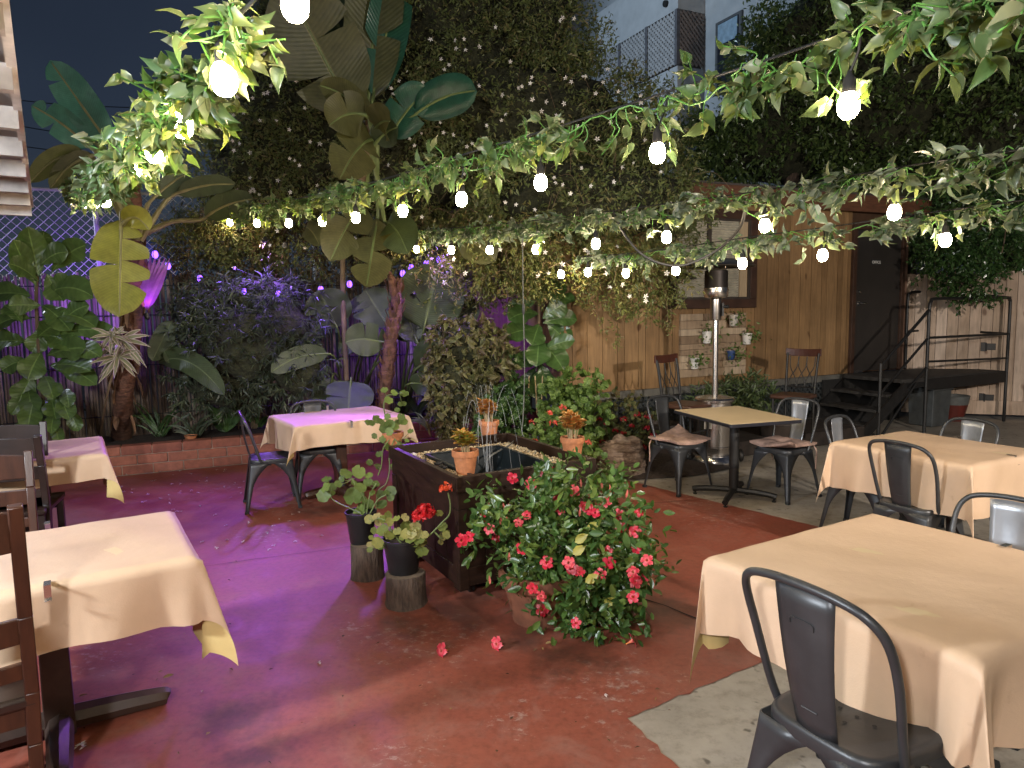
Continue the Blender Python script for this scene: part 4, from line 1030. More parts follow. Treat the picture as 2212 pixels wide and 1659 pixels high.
b = MB(); b.lathe([(.05, 1.775), (.115, 1.79), (.128, 1.81), (.128, 1.86), (.133, 1.862), (.133, 1.872), (.128, 1.875), (.128, 1.89)], 28); b.obj("burner_bowl", M_chrome, ht)
def meshmat():
    m, nt, b, o = _nt("perforated_steel"); b.inputs['Base Color'].default_value = (.05, .043, .04, 1); b.inputs['Metallic'].default_value = .8; b.inputs['Roughness'].default_value = .5; return m
b = MB(); b.lathe([(.122, 1.885), (.122, 2.07), (.09, 2.08)], 28, capt=True); b.obj("emitter_screen", meshmat(), ht)
b = MB(); b.lathe([(.395, 2.105), (.40, 2.115), (.36, 2.145), (.22, 2.185), (.08, 2.20), (0.01, 2.20)], 40, capb=False); b.obj("reflector", mat("reflector_steel", (.30, .28, .26), .38, 1.), ht, solid=.003)
b = MB()
for k in range(3): q = k*2.09; b.tube([(.1*math.cos(q), .1*math.sin(q), 2.07), (.1*math.cos(q), .1*math.sin(q), 2.18)], .006, 6)
b.obj("reflector_strut", M_chrome, ht)
for s in (-1, 1):
    b = MB(); b.lathe([(.012, -.022), (.062, -.022), (.068, -.01), (.068, .01), (.062, .022), (.012, .022)], 18, capt=True); b.xf(Matrix.Translation((s*.285, .0, .068)) @ Matrix.Rotation(PI/2, 4, 'Y')); b.obj("wheel", M_black, ht)
# ------------------------------------------------------------------ dark wooden planter fountain
RA = math.radians(32.5)
f0, l0, r0 = G(985, 1033, .75), G(793, 969, .75), G(1288, 990, .75)
px_, py_ = (r0-f0).length, (l0-f0).length; xp = (r0-f0).normalized(); RA = math.atan2(xp.y, xp.x); yp = Vector((-xp.y, xp.x, 0))
pc = f0+xp*px_/2+yp*py_/2; pc.z = 0
A_, B_ = px_/2, py_/2
fo = thing("planter_fountain", "large dark stained wooden planter box holding a black fountain basin and gravel", "planter", pc, RA)
M_pw = mat("planter_stain", (.020, .0095, .0055), .5, var=.4, scale=5, bmp=.22, bscale=18, vec=(1, 1, 5), spec=.25)
def ring(nm, a, bb, t, z0, z1, m, par=fo, bev=.003):
    b = MB(); b.box2((-a, -bb, z0), (a, -bb+t, z1)); b.box2((-a, bb-t, z0), (a, bb, z1)); b.box2((-a, -bb+t, z0), (-a+t, bb-t, z1)); b.box2((a-t, -bb+t, z0), (a, bb-t, z1))
    return b.obj(nm, m, par, smooth=False, bevel=bev)
ring("rim_board", A_, B_, .038, .662, .75, M_pw); ring("band_board", A_-.016, B_-.016, .03, .555, .660, M_pw)
ring("lower_band", A_-.016, B_-.016, .03, .09, .20, M_pw)
b = MB()
for ax in (0, 1):
    n_ = 6; ln = (A_ if ax == 0 else B_)-.045
    for s in (-1, 1):
        for i in range(n_):
            u0 = -ln+2*ln*i/n_+.002; u1 = -ln+2*ln*(i+1)/n_-.002; o = ((B_ if ax == 0 else A_)-.045)*s
            if ax == 0: b.box2((u0, o, .10), (u1, o+s*.02, .56))
            else: b.box2((o, u0, .10), (o+s*.02, u1, .56))
b.obj("side_planks", M_pw, fo, smooth=False, bevel=.002)
for sx in (-1, 1):
    for sy in (-1, 1):
        b = MB(); b.box2((sx*(A_-.014), sy*(B_-.014), .07), (sx*(A_-.075), sy*(B_-.022-.018), .553)); b.box2((sx*(A_-.012), sy*(B_-.0405), .07), (sx*(A_-.03), sy*(B_-.10), .553))
        b.obj("corner_trim", M_pw, fo, smooth=False, bevel=.003)
        b = MB(); b.tube([(sx*(A_-.14)-.012, sy*(B_-.14), .04), (sx*(A_-.14)+.012, sy*(B_-.14), .04)], .038, 14); b.box((sx*(A_-.14), sy*(B_-.14), .075), (.05, .04, .02)); b.obj("caster", M_black, fo)
b = MB(); ga, gb = A_-.21, B_-.21                        # basin
b.add([(-ga, -gb, .70), (ga, -gb, .70), (ga, gb, .70), (-ga, gb, .70), (-ga+.03, -gb+.03, .38), (ga-.03, -gb+.03, .38), (ga-.03, gb-.03, .38), (-ga+.03, gb-.03, .38)], [(0, 4, 5, 1), (1, 5, 6, 2), (2, 6, 7, 3), (3, 7, 4, 0), (4, 7, 6, 5)])
M_liner = mat("black_liner", (.010, .014, .016), .3, bmp=.3, bscale=12, dist=.01)
b.obj("basin", M_liner, fo, smooth=False)
ring("basin_lip", ga+.02, gb+.02, .024, .692, .706, M_liner, bev=.004)
def watermat():
    m, nt, b, o = _nt("dark_water"); b.inputs['Base Color'].default_value = (.01, .02, .022, 1); b.inputs['Roughness'].default_value = .04; b.inputs['Specular IOR Level'].default_value = .6
    bump(nt, b, noise(nt, 24, 3), .25, .01); return m
b = MB(); b.add([(-ga+.02, -gb+.02, .52), (ga-.02, -gb+.02, .52), (ga-.02, gb-.02, .52), (-ga+.02, gb-.02, .52)], [(0, 1, 2, 3)]); b.obj("water_surface", watermat(), fo)
# gravel tray and stones
b = MB(); b.box2((-A_+.038, -B_+.038, .60), (A_-.038, -gb-.02, .672)); b.box2((-A_+.038, gb+.02, .60), (A_-.038, B_-.038, .672)); b.box2((-A_+.038, -gb-.019, .60), (-ga-.02, gb+.019, .672)); b.box2((ga+.02, -gb-.019, .60), (A_-.038, gb+.019, .672))
b.obj("gravel_tray", mat("gravel_bed", (.22, .16, .09), .9), fo, smooth=False)
def ico(sub=1):
    bm = bmesh.new(); bmesh.ops.create_icosphere(bm, subdivisions=sub, radius=1); v = np.array([x.co for x in bm.verts]); f = [tuple(x.index for x in p.verts) for p in bm.faces]; bm.free(); return v, f
IV, IF = ico(1)
def gravelmat():
    m, nt, b, o = _nt("pea_gravel"); g = nt.nodes.new("ShaderNodeNewGeometry")
    c = ramp(nt, g.outputs['Random Per Island'], [(0, (.12, .085, .05)), (.2, (.44, .31, .15)), (.6, (.58, .44, .25)), (.9, (.70, .60, .42)), (1, (.06, .055, .05))]).outputs[0]
    L(nt, c, b.inputs['Base Color']); b.inputs['Roughness'].default_value = .45; return m
lv = LV(); Pp = []
while len(Pp) < 3600:
    x, y = RNG.uniform(-A_+.045, A_-.045), RNG.uniform(-B_+.045, B_-.045)
    if abs(x) < ga+.025 and abs(y) < gb+.025: continue
    Pp.append((x, y, .676+RNG.uniform(0, .014)))
tplI = (IV*np.array([.5, .5, .32]), IF, np.zeros((len(IV), 2)))
s = RNG.uniform(.010, .019, len(Pp)); M3 = np.array(fo.matrix_basis)[:3, :3]; t3 = np.array(fo.matrix_basis)[:3, 3]
lv.add(np.array(Pp) @ M3.T+t3, rdir(len(Pp))*np.array([1, 1, .15]), np.array([0, 0, 1.]), s, s*.85, tplI)
go = lv.obj("gravel", gravelmat(), fo, smooth=True); tag(go, kind="stuff")
def pebble(nm, px, py, z, r, m, label, grp):
    p = G(px, py, z); b = MB(); v = IV*np.array([1.25, .9, .62])*r; v = v*(1+.12*np.sin(IV[:, [0]]*5+px)); b.add(v.tolist(), IF); o = b.obj(nm, m, None, angle=0); o.matrix_basis = Matrix.Translation(p+Vector((0, 0, r*.45))) @ Matrix.Rotation(px*.7, 4, 'Z'); tag(o, label, "stone", grp)
for px, py, r, lb in ((884, 969, .028, "white stone at the left corner of the fountain gravel"), (958, 959, .030, "largest white stone on the far gravel strip of the fountain"), (893, 985, .023, "white stone below the left corner stone on the fountain gravel")):
    pebble("white_stone", px, py, .69, r, M_white, lb, "white stones on the fountain gravel")
for px, py, r, lb in ((947, 1005, .026, "black pebble highest up on the near fountain gravel strip"), (953, 1011, .022, "black pebble in the middle of the near fountain gravel strip"), (962, 1013, .02, "black pebble closest to the front flowerpot on the fountain gravel"), (917, 996, .018, "small black pebble apart from the others, near the white stones")):
    pebble("black_pebble", px, py, .69, r, mat("black_pebble", (.02, .02, .022), .3), lb, "black pebbles on the fountain gravel")
# the jets
def clearmat():
    m, nt, b, o = _nt("clear_water"); b.inputs['Base Color'].default_value = (.9, .93, .97, 1); b.inputs['Roughness'].default_value = .1
    t = nt.nodes.new("ShaderNodeBsdfTransparent"); ms = nt.nodes.new("ShaderNodeMixShader"); ms.inputs[0].default_value = .3; L(nt, t.outputs[0], ms.inputs[1]); L(nt, b.outputs[0], ms.inputs[2]); L(nt, ms.outputs[0], o.inputs[0]); return m
sc = pc+Vector((0, 0, .52)); jt = thing("fountain_jet", "fine spray of water arcing up from the fountain basin", "water", (pc.x, pc.y, .52))
b = MB(); rj = random.Random(4)
for k in range(15):
    q = rj.uniform(0, 2*PI); v = rj.uniform(.02, .10); hz = rj.uniform(.35, .6) if k % 3 else .66
    pts = [(math.cos(q)*v*t_*1.6, math.sin(q)*v*t_*1.6, .02+hz*4*(t_*.5)*(1-t_*.5)) for t_ in [i/11*1.9 for i in range(12)]]
    for i in range(11):
        if rj.random() < .62: b.tube([pts[i], pts[i+1]], rj.uniform(.0005, .001), 4)
for k in range(240):
    q = rj.uniform(0, 2*PI); t_ = rj.uniform(.2, 1.9); v = rj.uniform(.03, .19); z = .02+.66*4*(t_*.5)*(1-t_*.5)+rj.uniform(-.05, .05)
    r = rj.uniform(.001, .002); c_ = (math.cos(q)*v*t_*1.6, math.sin(q)*v*t_*1.6, z); b.box(c_, (r, r, r*1.8))
tag(b.obj("water", clearmat(), jt, smooth=False), kind="stuff")
# hanging pump cord
cd = thing("power_cable", "thin grey power cord hanging from the leafy string down into the fountain gravel", "cord", (0, 0, 0))
cp = G(1131, 945, .70); yc_ = cp.y
b = MB(); b.tube(smooth_path([D(1129, 512, yc_+.03), D(1130, 640, yc_+.03), D(1131, 690, yc_+.03), D(1133, 800, yc_+.02), D(1130, 900, yc_), D(1127, 930, yc_), cp], 5), .0045, 6); b.tube(smooth_path([cp, cp+Vector((-.05, -.05, .01)), G(1100, 962, .70), G(1060, 985, .66), G(1045, 1010, .56)], 5), .006, 6); b.obj("flex", mat("cord_grey", (.10, .10, .09), .5), cd)
b = MB(); q = D(1131, 668, yc_+.03); b.tube([q+Vector((0, 0, .04)), q+Vector((0, 0, .03)), q-Vector((0, 0, .03)), q-Vector((0, 0, .04))], [.006, .011, .011, .006], 8); b.obj("connector", M_cable, cd)

# ------------------------------------------------------------------ flower pots
def pot(p, label, r, h, m=M_terra, name="terracotta_pot", grp="terracotta pots on the fountain rim", rim=True, soil=True):
    t = thing(name, label, "pot", p, random.uniform(0, 6), grp)
    b = MB()
    if rim: pr_ = [(r*.66, 0), (r*.88, h*.74), (r*.985, h*.745), (r, h*.77), (r, h*.98), (r*.97, h), (r*.88, h), (r*.86, h*.9)]
    else: pr_ = [(r*.70, 0), (r*.73, h*.02), (r*.94, h*.92), (r*1.02, h*.94), (r*1.02, h), (r*.95, h), (r*.93, h*.88)]
    b.lathe(pr_, 30); b.obj("body", m, t)
    if soil:
        b = MB(); b.lathe([(r*.87, h*.87), (r*.4, h*.9), (.002, h*.91)], 20, capb=False); b.obj("soil", M_soil, t)
    return t
pots = {}
for k, (px, py, r, lb) in {'front': (1006, 1022, .084, "terracotta pot on the near corner of the fountain"), 'back': (1057, 948, .080, "terracotta pot on the far corner of the fountain, behind the water jet"), 'right': (1237, 990, .082, "terracotta pot on the right corner of the fountain"), 'left': (850, 972, .078, "terracotta pot behind trailing geranium leaves on the left corner of the fountain")}.items():
    p = G(px, py, .692); pots[k] = p; pot(tuple(p), lb, r, .148 if k != 'left' else .135)
M_jade = leafmat("succulent_leaf", [(.20, .27, .05), (.30, .34, .06), (.58, .26, .05), (.38, .40, .08)], .4, .25, (1.2, 1, .4))
M_jadeO = leafmat("orange_succulent_leaf", [(.54, .20, .05), (.62, .28, .07), (.46, .32, .08), (.68, .36, .14)], .4, .25, (1.2, 1, .4))
def succulent(key, label, m, hgt, spread, nst=9, seed=1, lean=0):
    p = pots[key]; r_ = random.Random(seed); t = thing("succulent", label, "plant", tuple(p+Vector((0, 0, .13))), 0, "succulents in the fountain pots")
    b = MB(); lv = LV()
    for k in range(nst):
        q = r_.uniform(0, 6.3); d = r_.uniform(.1, 1)*spread; h = hgt*r_.uniform(.55, 1); tip = p+Vector((math.cos(q)*d+lean*h, math.sin(q)*d, .13+h)); base = p+Vector((math.cos(q)*.025, math.sin(q)*.025, .12))
        pt = smooth_path([base, base.lerp(tip, .5)+Vector((0, 0, .01)), tip], 4); b.tube(pt, .0045, 6)
        for j in range(36):
            a = r_.uniform(0, 6.3); up = r_.uniform(-.1, .9); u = Vector((math.cos(a), math.sin(a), up)); pp = tip+Vector((0, 0, -r_.random()**1.5*h*.45))+u*.004; l = r_.uniform(.034, .06)
            lv.add(np.array([pp]), np.array([u]), np.array([(0, 0, 1.)]), l, l*.66, LANCE)
    b.obj("stems", mat("succulent_stem", (.30, .22, .11), .6), t, world=True); lv.obj("leaves", m, t, True); return t
succulent('front', "green and orange succulent in the near fountain pot", M_jade, .135, .065, 11, 3)
succulent('back', "orange rusty succulent in the far fountain pot", M_jadeO, .19, .05, 12, 5, -.1)
succulent('right', "sparse orange stemmed succulent in the right fountain pot", M_jadeO, .19, .055, 12, 8)

# ------------------------------------------------------------------ geraniums
M_ger = leafmat("geranium_leaf", [(.085, .13, .03), (.12, .18, .04), (.17, .24, .055)], .5, .3, (1.3, 1.3, .5), veins=0)
M_gerY = leafmat("yellowing_geranium_leaf", [(.13, .16, .035), (.20, .23, .05), (.32, .30, .09), (.42, .36, .16)], .55, .3, (1.3, 1.2, .5))
def petal_flower(nm, p, r, m, n=5, par=None, cup=.35, up=(0, -.6, .6)):
    """a round head of small petals"""
    lv = LV(); up = np.array(up, float); up /= np.linalg.norm(up); a = np.cross(up, (1, 0, .2)); a /= np.linalg.norm(a); c = np.cross(up, a)
    for j in range(n):
        q = 2*PI*j/n; u = a*math.cos(q)+c*math.sin(q); lv.add(np.array([p]), np.array([u+up*cup]), np.array([up]), r, r*.85, HEART)
    return lv.obj(nm, m, par, True)
M_redfl = leafmat("scarlet_petal", [(.50, .008, .012), (.62, .015, .02), (.55, .02, .03)], .5, .25, (1.2, .6, .6))
M_orfl = leafmat("orange_petal", [(.62, .06, .02), (.70, .10, .03)], .5, .25, (1.2, .8, .6))
def pom(nm, c, R, m, par, k=60, pr=.02):
    lv = LV(); d = rdir(k); d[:, 2] = np.abs(d[:, 2])*.9-.15; d = unit(d); P = np.array(c)+d*R*RNG.uniform(.75, 1.05, k)[:, None]
    lv.add(P, unit(np.cross(d, rdir(k)))*.8+d*.5, d, pr*RNG.uniform(.8, 1.2, k), pr*.95, HEART); return lv.obj(nm, m, par, True)
def c2(ox, oy, s): return lambda x, y: (ox+x*s, oy+y*s)
K2 = c2(491.5, 829.4, .25); K3 = c2(829.4, 860.2, .25); K4 = c2(737.3, 1105.9, 1/3)
def geranium(label, base, leaves, conv, Y, m, R=.03, stems=(), par=None, grp=None, dj=.07, seed=0, name="geranium"):
    r_ = random.Random(seed); t = thing(name, label, "plant", tuple(base), 0, grp); b = MB(); lv = LV()
    spines = []
    for st_ in stems:
        pts = [D(*conv(x, y), Y+dy) for x, y, dy in st_]; pts = smooth_path(pts, 5); b.tube(pts, .0045, 6); spines += pts
    if not spines: spines = [Vector(base)+Vector((0, 0, .03))]
    for lf in leaves:
        x, y = lf[:2]; sz = (lf[2] if len(lf) > 2 else 1)*R*r_.uniform(.85, 1.15); c = D(*conv(x, y), Y+r_.uniform(-dj, dj))
        nrm = (EYE-c).normalized()*.7+Vector((r_.uniform(-.6, .6), r_.uniform(-.3, .3), r_.uniform(.1, .9))); nrm.normalize()
        u = nrm.cross(Vector((r_.uniform(-1, 1), r_.uniform(-.4, .4), r_.uniform(-.5, .6)))).normalized()
        lv.add(np.array([c-u*sz]), np.array([u]), np.array([nrm]), sz*2, sz*2, ROUND)
        s = min(spines, key=lambda q: (q-c).length); 
        if (s-c).length < .3: b.tube(smooth_path([s, (s+c)/2-Vector((0, 0, .012)), c-u*sz*.1], 3), .0018, 4)
    b.obj("stems", M_stem, t, world=True); lv.obj("leaves", m, t, True); return t
pl_ = pots['left']
LG = [(1355, 55), (1440, 75), (1525, 85, 1.1), (1390, 140, 1.2), (1510, 175, 1.2), (1465, 225, .6), (1230, 335, 1.3), (1290, 310, 1.2), (1330, 330, 1), (1500, 290, 1.1), (1520, 330), (1380, 280, .9), (1400, 330, .8), (1350, 390, 1.1), (1400, 410, 1), (1450, 370, 1), (1480, 330, 1), (1580, 410, .8), (1270, 450, .8), (1390, 550, 1.2), (1480, 545, 1.2), (1550, 490, .7), (1310, 610, .8), (1300, 715, 1.2), (1230, 680, .8), (1490, 655, 1.1), (1440, 710, 1.1), (1470, 790, 1.3), (1500, 740, .9), (1570, 620, .7), (1340, 480, .9), (1440, 480, .9), (1420, 350, 1), (1360, 350, 1)]
geranium("leggy green geranium trailing up and down from the left fountain pot", pl_+Vector((0, 0, .12)), LG, K2, pl_.y-.06, M_ger, .030,
         stems=[[(1420, 470, .04), (1370, 300, .02), (1350, 200, 0), (1370, 110, 0), (1440, 90, 0), (1510, 80, 0)], [(1400, 480, 0), (1345, 560, -.05), (1330, 700, -.08), (1300, 790, -.1)], [(1440, 480, 0), (1400, 600, -.07), (1400, 740, -.1), (1370, 860, -.12), (1300, 930, -.13), (1285, 1090, -.13)], [(1440, 470, 0), (1500, 560, -.05), (1480, 700, -.06)]], seed=3)
# stumps and black pots in front of the fountain
def stump(px, py, r, h, label, seed):
    p = G(px, py); t = thing("log_stump", label, "stump", tuple(p), seed, "log stumps holding black pots")
    b = MB(); b.lathe([(r*1.06, 0), (r*1.0, h*.15), (r*.97, h*.6), (r*.99, h*.97), (r*.95, h)], 40, wob=.025); b.obj("bark", M_bark, t)
    b = MB(); b.lathe([(r*.95, h-.001), (r*.5, h+.003), (.002, h+.002)], 40, wob=.025, capb=False); b.obj("cut_top", mat("cut_wood", (.12, .085, .055), .85, var=.4), t); return p, h
p1, h1 = stump(795, 1246, .105, .225, "shorter round log stump at the left of the fountain", 1)
p2, h2 = stump(877, 1304, .118, .19, "bark covered log stump nearest the camera, left of the fountain corner", 2)
pot((p1.x-.035, p1.y+.02, h1), "black plastic pot on the left log stump", .10, .205, M_blackp, "black_pot", "black pots on log stumps", False)
pot((p2.x-.01, p2.y+.01, h2+.003), "black plastic pot on the nearest log stump under the red geranium", .118, .205, M_blackp, "black_pot", "black pots on log stumps", False)
g1 = [(1025, 775, 1.35), (1130, 765, 1.3), (855, 828, 1.2), (850, 895, 1.25), (900, 890, 1), (830, 970, 1.3), (907, 945, .8), (955, 862, .8), (985, 820, .8), (1095, 960, 1.9), (1140, 1105, 1.8), (1225, 1040, 1.1), (1340, 1040, 1.1), (1410, 925, 1.2), (1150, 895, 1.2), (1220, 790, 1), (1210, 850, 1), (1405, 985, .7), (1280, 860, .9), (1180, 1000, .9), (1250, 940, .8), (1090, 850, .7), (1320, 950, .8), (1370, 940, .7)]
t1 = geranium("scraggly geranium with scattered round leaves in the black pot on the left stump", Vector((p1.x, p1.y, h1+.19)), g1, K2, p1.y-.02, M_ger, .031,
              stems=[[(1150, 1120, 0), (1060, 1075, 0), (960, 1030, 0), (900, 990, 0), (890, 940, 0)], [(1180, 1110, .02), (1180, 980, 0), (1110, 880, 0), (1080, 820, 0)], [(1200, 1120, 0), (1230, 960, 0), (1260, 900, 0), (1290, 860, 0)], [(1230, 1120, 0), (1300, 1000, 0), (1370, 960, 0)]], seed=5)
rr_ = random.Random(9)
g2 = [(x, y, s) for x, y, s in ((1220, 1165, 1), (1290, 1150, 1.2), (1350, 1170, 1.3), (1300, 1200, 1), (1340, 1260, 1.3), (1390, 1140, 1), (1400, 1190, 1), (1460, 1165, .9), (1265, 1270, .9), (1240, 1330, .8), (1240, 1390, 1.1), (1300, 1370, 1.4), (1230, 1430, .8), (1330, 1400, 1), (1430, 1410, 1), (1465, 1480, 1.4), (1410, 1440, .8), (1830, 1115, 1), (1860, 1240, 1.3), (1890, 1280, 1), (1850, 1330, 1), (1840, 1370, .8), (1870, 1230, 1), (1660, 1430, 1.1))]
g2 += [(1590+rr_.gauss(0, 85), 1310+rr_.gauss(0, 65), rr_.uniform(.9, 1.45)) for _ in range(46)]
t2 = geranium("yellow green geranium with a scarlet flower head in the nearest black pot", Vector((p2.x, p2.y, h2+.2)), g2, K2, p2.y-.03, M_gerY, .026,
              stems=[[(1540, 1420, 0), (1430, 1290, 0), (1380, 1190, 0), (1300, 1160, 0)], [(1560, 1420, 0), (1580, 1300, 0), (1650, 1190, 0), (1700, 1130, 0)], [(1580, 1420, 0), (1720, 1330, -.02), (1860, 1190, -.04), (1915, 1130, -.05), (1925, 1040, -.05), (1905, 940, -.05)], [(1560, 1430, 0), (1400, 1400, -.02), (1290, 1380, -.02)], [(1780, 1270, -.02), (1840, 1330, -.02)]], seed=6)
for (x, y, R_) in ((1705, 1125, .052),): pom("flower_head", D(*K2(x, y), p2.y-.05), R_, M_redfl, t2, 90, .026)
pom("flower_head", D(*K2(1655, 1150), p2.y-.05), .035, M_redfl, t2, 50, .024)
pom("orange_flower_head", D(*K2(1885, 905), p2.y-.08), .030, M_orfl, t2, 34, .022)

# ------------------------------------------------------------------ red mandevilla in its big pot
mp = G(1178, 1338); mp.z = 0
pot((mp.x-.03, mp.y+.02, 0), "big round terracotta pot buried under the red flowering mandevilla", .225, .29, mat("old_terracotta", (.17, .062, .032), .7, var=.4, scale=9, bmp=.2), "big_terracotta_pot", "")
mt = thing("mandevilla", "bushy red flowering mandevilla spilling over its pot in front of the fountain", "plant", (mp.x, mp.y+.03, .25))
M_man = leafmat("mandevilla_leaf", [(.035, .085, .02), (.06, .125, .03), (.095, .175, .04), (.16, .23, .05)], .3, .25, (1.2, 1.4, .4), spec=.6)
E1 = [(tuple(D(x, y, mp.y+dy)), (rx, rd, rz)) for x, y, dy, rx, rd, rz in ((1225, 1195, 0, .33, .26, .22), (1130, 1165, 0, .17, .2, .18), (1075, 1130, 0, .10, .12, .10), (1320, 1150, 0, .19, .22, .17), (1270, 1095, .02, .20, .2, .12), (1160, 1085, .02, .13, .15, .12), (1290, 1275, -.05, .20, .2, .18), (1215, 1230, -.06, .12, .13, .12), (1350, 1225, 0, .12, .18, .16), (1250, 1320, -.1, .13, .13, .11))]
lv = LV(); mass(lv, E1, 520, 8, .17, .052, .025, down=.1, out=.9, lo=.35, hi=1.16, tpl=LANCE, jit=.5, clump=5.)
for a, e in (((1150, 1030), (1165, 1160)), ((1180, 1000), (1200, 1150)), ((1060, 1080), (1110, 1150)), ((1180, 1020), (1200, 1120)), ((1285, 1040), (1270, 1120)), ((1255, 1360), (1240, 1230)), ((1340, 1360), (1330, 1230)), ((1225, 1345), (1215, 1240)), ((1350, 1330), (1335, 1240)), ((1030, 1110), (1100, 1160)), ((1385, 1100), (1320, 1150)), ((1215, 1000), (1220, 1100)), ((1330, 1040), (1300, 1130))):
    for k in range(48):
        t_ = random.random()**1.3; c = D(a[0]+(e[0]-a[0])*t_+random.gauss(0, 9), a[1]+(e[1]-a[1])*t_+random.gauss(0, 9), mp.y-.12+random.uniform(-.1, .12))
        lv.add(np.array([c]), rdir(1)+np.array([[0, -.3, .2]]), rdir(1)*.5+np.array([[0, -.6, .6]]), .058*random.uniform(.7, 1.3), .028, LANCE)
lv.obj("foliage", M_man, mt, True)
lv = LV()
for x, y in ((1240, 1165), (1235, 1190), (1265, 1140), (1300, 1300), (1262, 1250)):
    c = ELL(x, y, *E1[0])-Vector((0, .05, 0)); lv.add(np.array([c]), np.array([(.6, -.3, .5)]), np.array([(0, -.8, .5)]), .085, .05, LANCE)
lv.obj("yellow_leaves", leafmat("yellow_leaf", [(.35, .34, .05), (.42, .36, .07)], .4, .2), mt, True)
b = MB()
for k in range(26):
    q = random.uniform(0, 6.3); a = Vector((mp.x, mp.y+.03, .26)); e = Vector(E1[k % len(E1)][0])+Vector((random.uniform(-.15, .15), random.uniform(-.15, .1), random.uniform(-.15, .2)))
    b.tube(smooth_path([a, a.lerp(e, .4)+Vector((0, 0, .07)), e], 4), .003, 5)
b.obj("stems", M_stem, mt, world=True)
def mandmat(nm, ca, cb):
    m, nt, b, o = _nt(nm); tc = nt.nodes.new("ShaderNodeTexCoord"); sp = nt.nodes.new("ShaderNodeSeparateXYZ"); L(nt, tc.outputs['UV'], sp.inputs[0])
    c = ramp(nt, sp.outputs[1], [(0, (.75, .25, .03)), (.15, cb), (.55, ca), (1, cb)]).outputs[0]; L(nt, c, b.inputs['Base Color']); b.inputs['Roughness'].default_value = .45; MATS[nm] = m; return m
M_mfl = [mandmat("crimson_petal", (.46, .008, .028), (.55, .02, .05)), mandmat("coral_petal", (.52, .02, .045), (.66, .12, .13)), mandmat("dark_red_petal", (.24, .004, .012), (.32, .008, .02))]
def manflower_mesh():
    b = MB(); n = 5
    rings = [(.003, -.045), (.004, -.03), (.009, -.012), (.012, 0)]
    vs = [(r*math.cos(2*PI*j/10), r*math.sin(2*PI*j/10), z) for r, z in rings for j in range(10)]
    b.add(vs, [(i*10+j, i*10+(j+1) % 10, (i+1)*10+(j+1) % 10, (i+1)*10+j) for i in range(3) for j in range(10)], [(0, .05*i) for i in range(4) for j in range(10)])
    for k in range(n):
        q = 2*PI*k/n; cs, sn = math.cos(q), math.sin(q); P = []; U = []
        for i in range(6):
            t_ = i/5; hw = .0045+.0125*math.sin(PI*(.08+.84*t_**1.25))**1.2*(1 if t_ < .98 else .1); r = .008+.038*t_
            for v in (-1, 0, 1):
                x = r+(-.006*abs(v) if t_ > .8 else 0); y = v*hw+.006*t_*t_; z = .006*t_-.012*t_*t_+.004*(v*v)*t_+.003*math.sin(k*2+v+i)
                P.append((x*cs-y*sn, x*sn+y*cs, z)); U.append((v, .15+.85*t_))
        b.grid(P, 6, 3, U)
    return b
FL = [K3(*p) for p in ((1110, 690), (1270, 735), (1385, 650), (1430, 695), (1480, 640), (860, 1030), (1235, 1010), (1165, 1075), (730, 1200), (910, 1130), (975, 1205), (1190, 1295), (1515, 890), (1525, 965), (1500, 850), (1790, 850), (1725, 930), (1770, 960), (1825, 990), (1920, 895), (1960, 905), (2030, 1005), (2050, 1115), (2165, 1150), (2205, 975), (1935, 1320), (1405, 1420), (1595, 1420), (1625, 1470), (1690, 1500), (1945, 1420), (1870, 1525), (2180, 1300), (2150, 1500), (2175, 1590), (1280, 1635), (670, 1230), (1640, 800))]+[K4(*p) for p in ((1240, 495), (1297, 545), (1302, 635), (1520, 720), (1890, 550), (1980, 312), (1905, 450), (1950, 440))]
fb0 = None
for i, (x, y) in enumerate(FL):
    hit = min((ELL(x, y, c, r) for c, r in E1), key=lambda q: q.y) if i % 5 else ELL(x, y, *E1[0])
    dist = min(1., 1.0); c = EYE+(hit-EYE)*(1-.05/(hit-EYE).length)
    d = (EYE-c).normalized()+Vector((random.uniform(-.7, .7), random.uniform(-.3, .2), random.uniform(-.35, .6))); d.normalize()
    if fb0 is None: fb0 = [manflower_mesh().obj("flower", m, mt, angle=0) for m in M_mfl]; o = fb0[0]
    elif i < 3: o = fb0[i]
    else: o = fb0[(0, 1, 0, 1, 2, 0)[i % 6]].copy(); COL.objects.link(o)
    s = random.uniform(.60, .86)
    o.matrix_basis = rootmat(mt).inverted() @ (Matrix.Translation(c) @ d.to_track_quat('Z', 'Y').to_matrix().to_4x4() @ Matrix.Rotation(random.uniform(0, 6), 4, 'Z') @ Matrix.Scale(s, 4))
M_bud = leafmat("bud_pink", [(.60, .22, .16), (.55, .10, .09)], .5, .1)
for x, y in ((915, 930), (1045, 960), (1085, 970), (1005, 1080), (1065, 1080), (1080, 1390), (1565, 790), (1700, 760), (1880, 770), (1950, 810), (2085, 850), (1685, 1010), (2115, 1060), (2125, 1200), (920, 1590)):
    c = min((ELL(*K3(x, y), cc, r) for cc, r in E1), key=lambda q: q.y)-Vector((0, .03, 0)); lv = LV(); lv.add(np.array([c]), np.array([(random.uniform(-.2, .2), -.1, 1)]), np.array([(0, -1., 0)]), .05, .013, LANCE); lv.obj("bud", M_bud, mt, True)
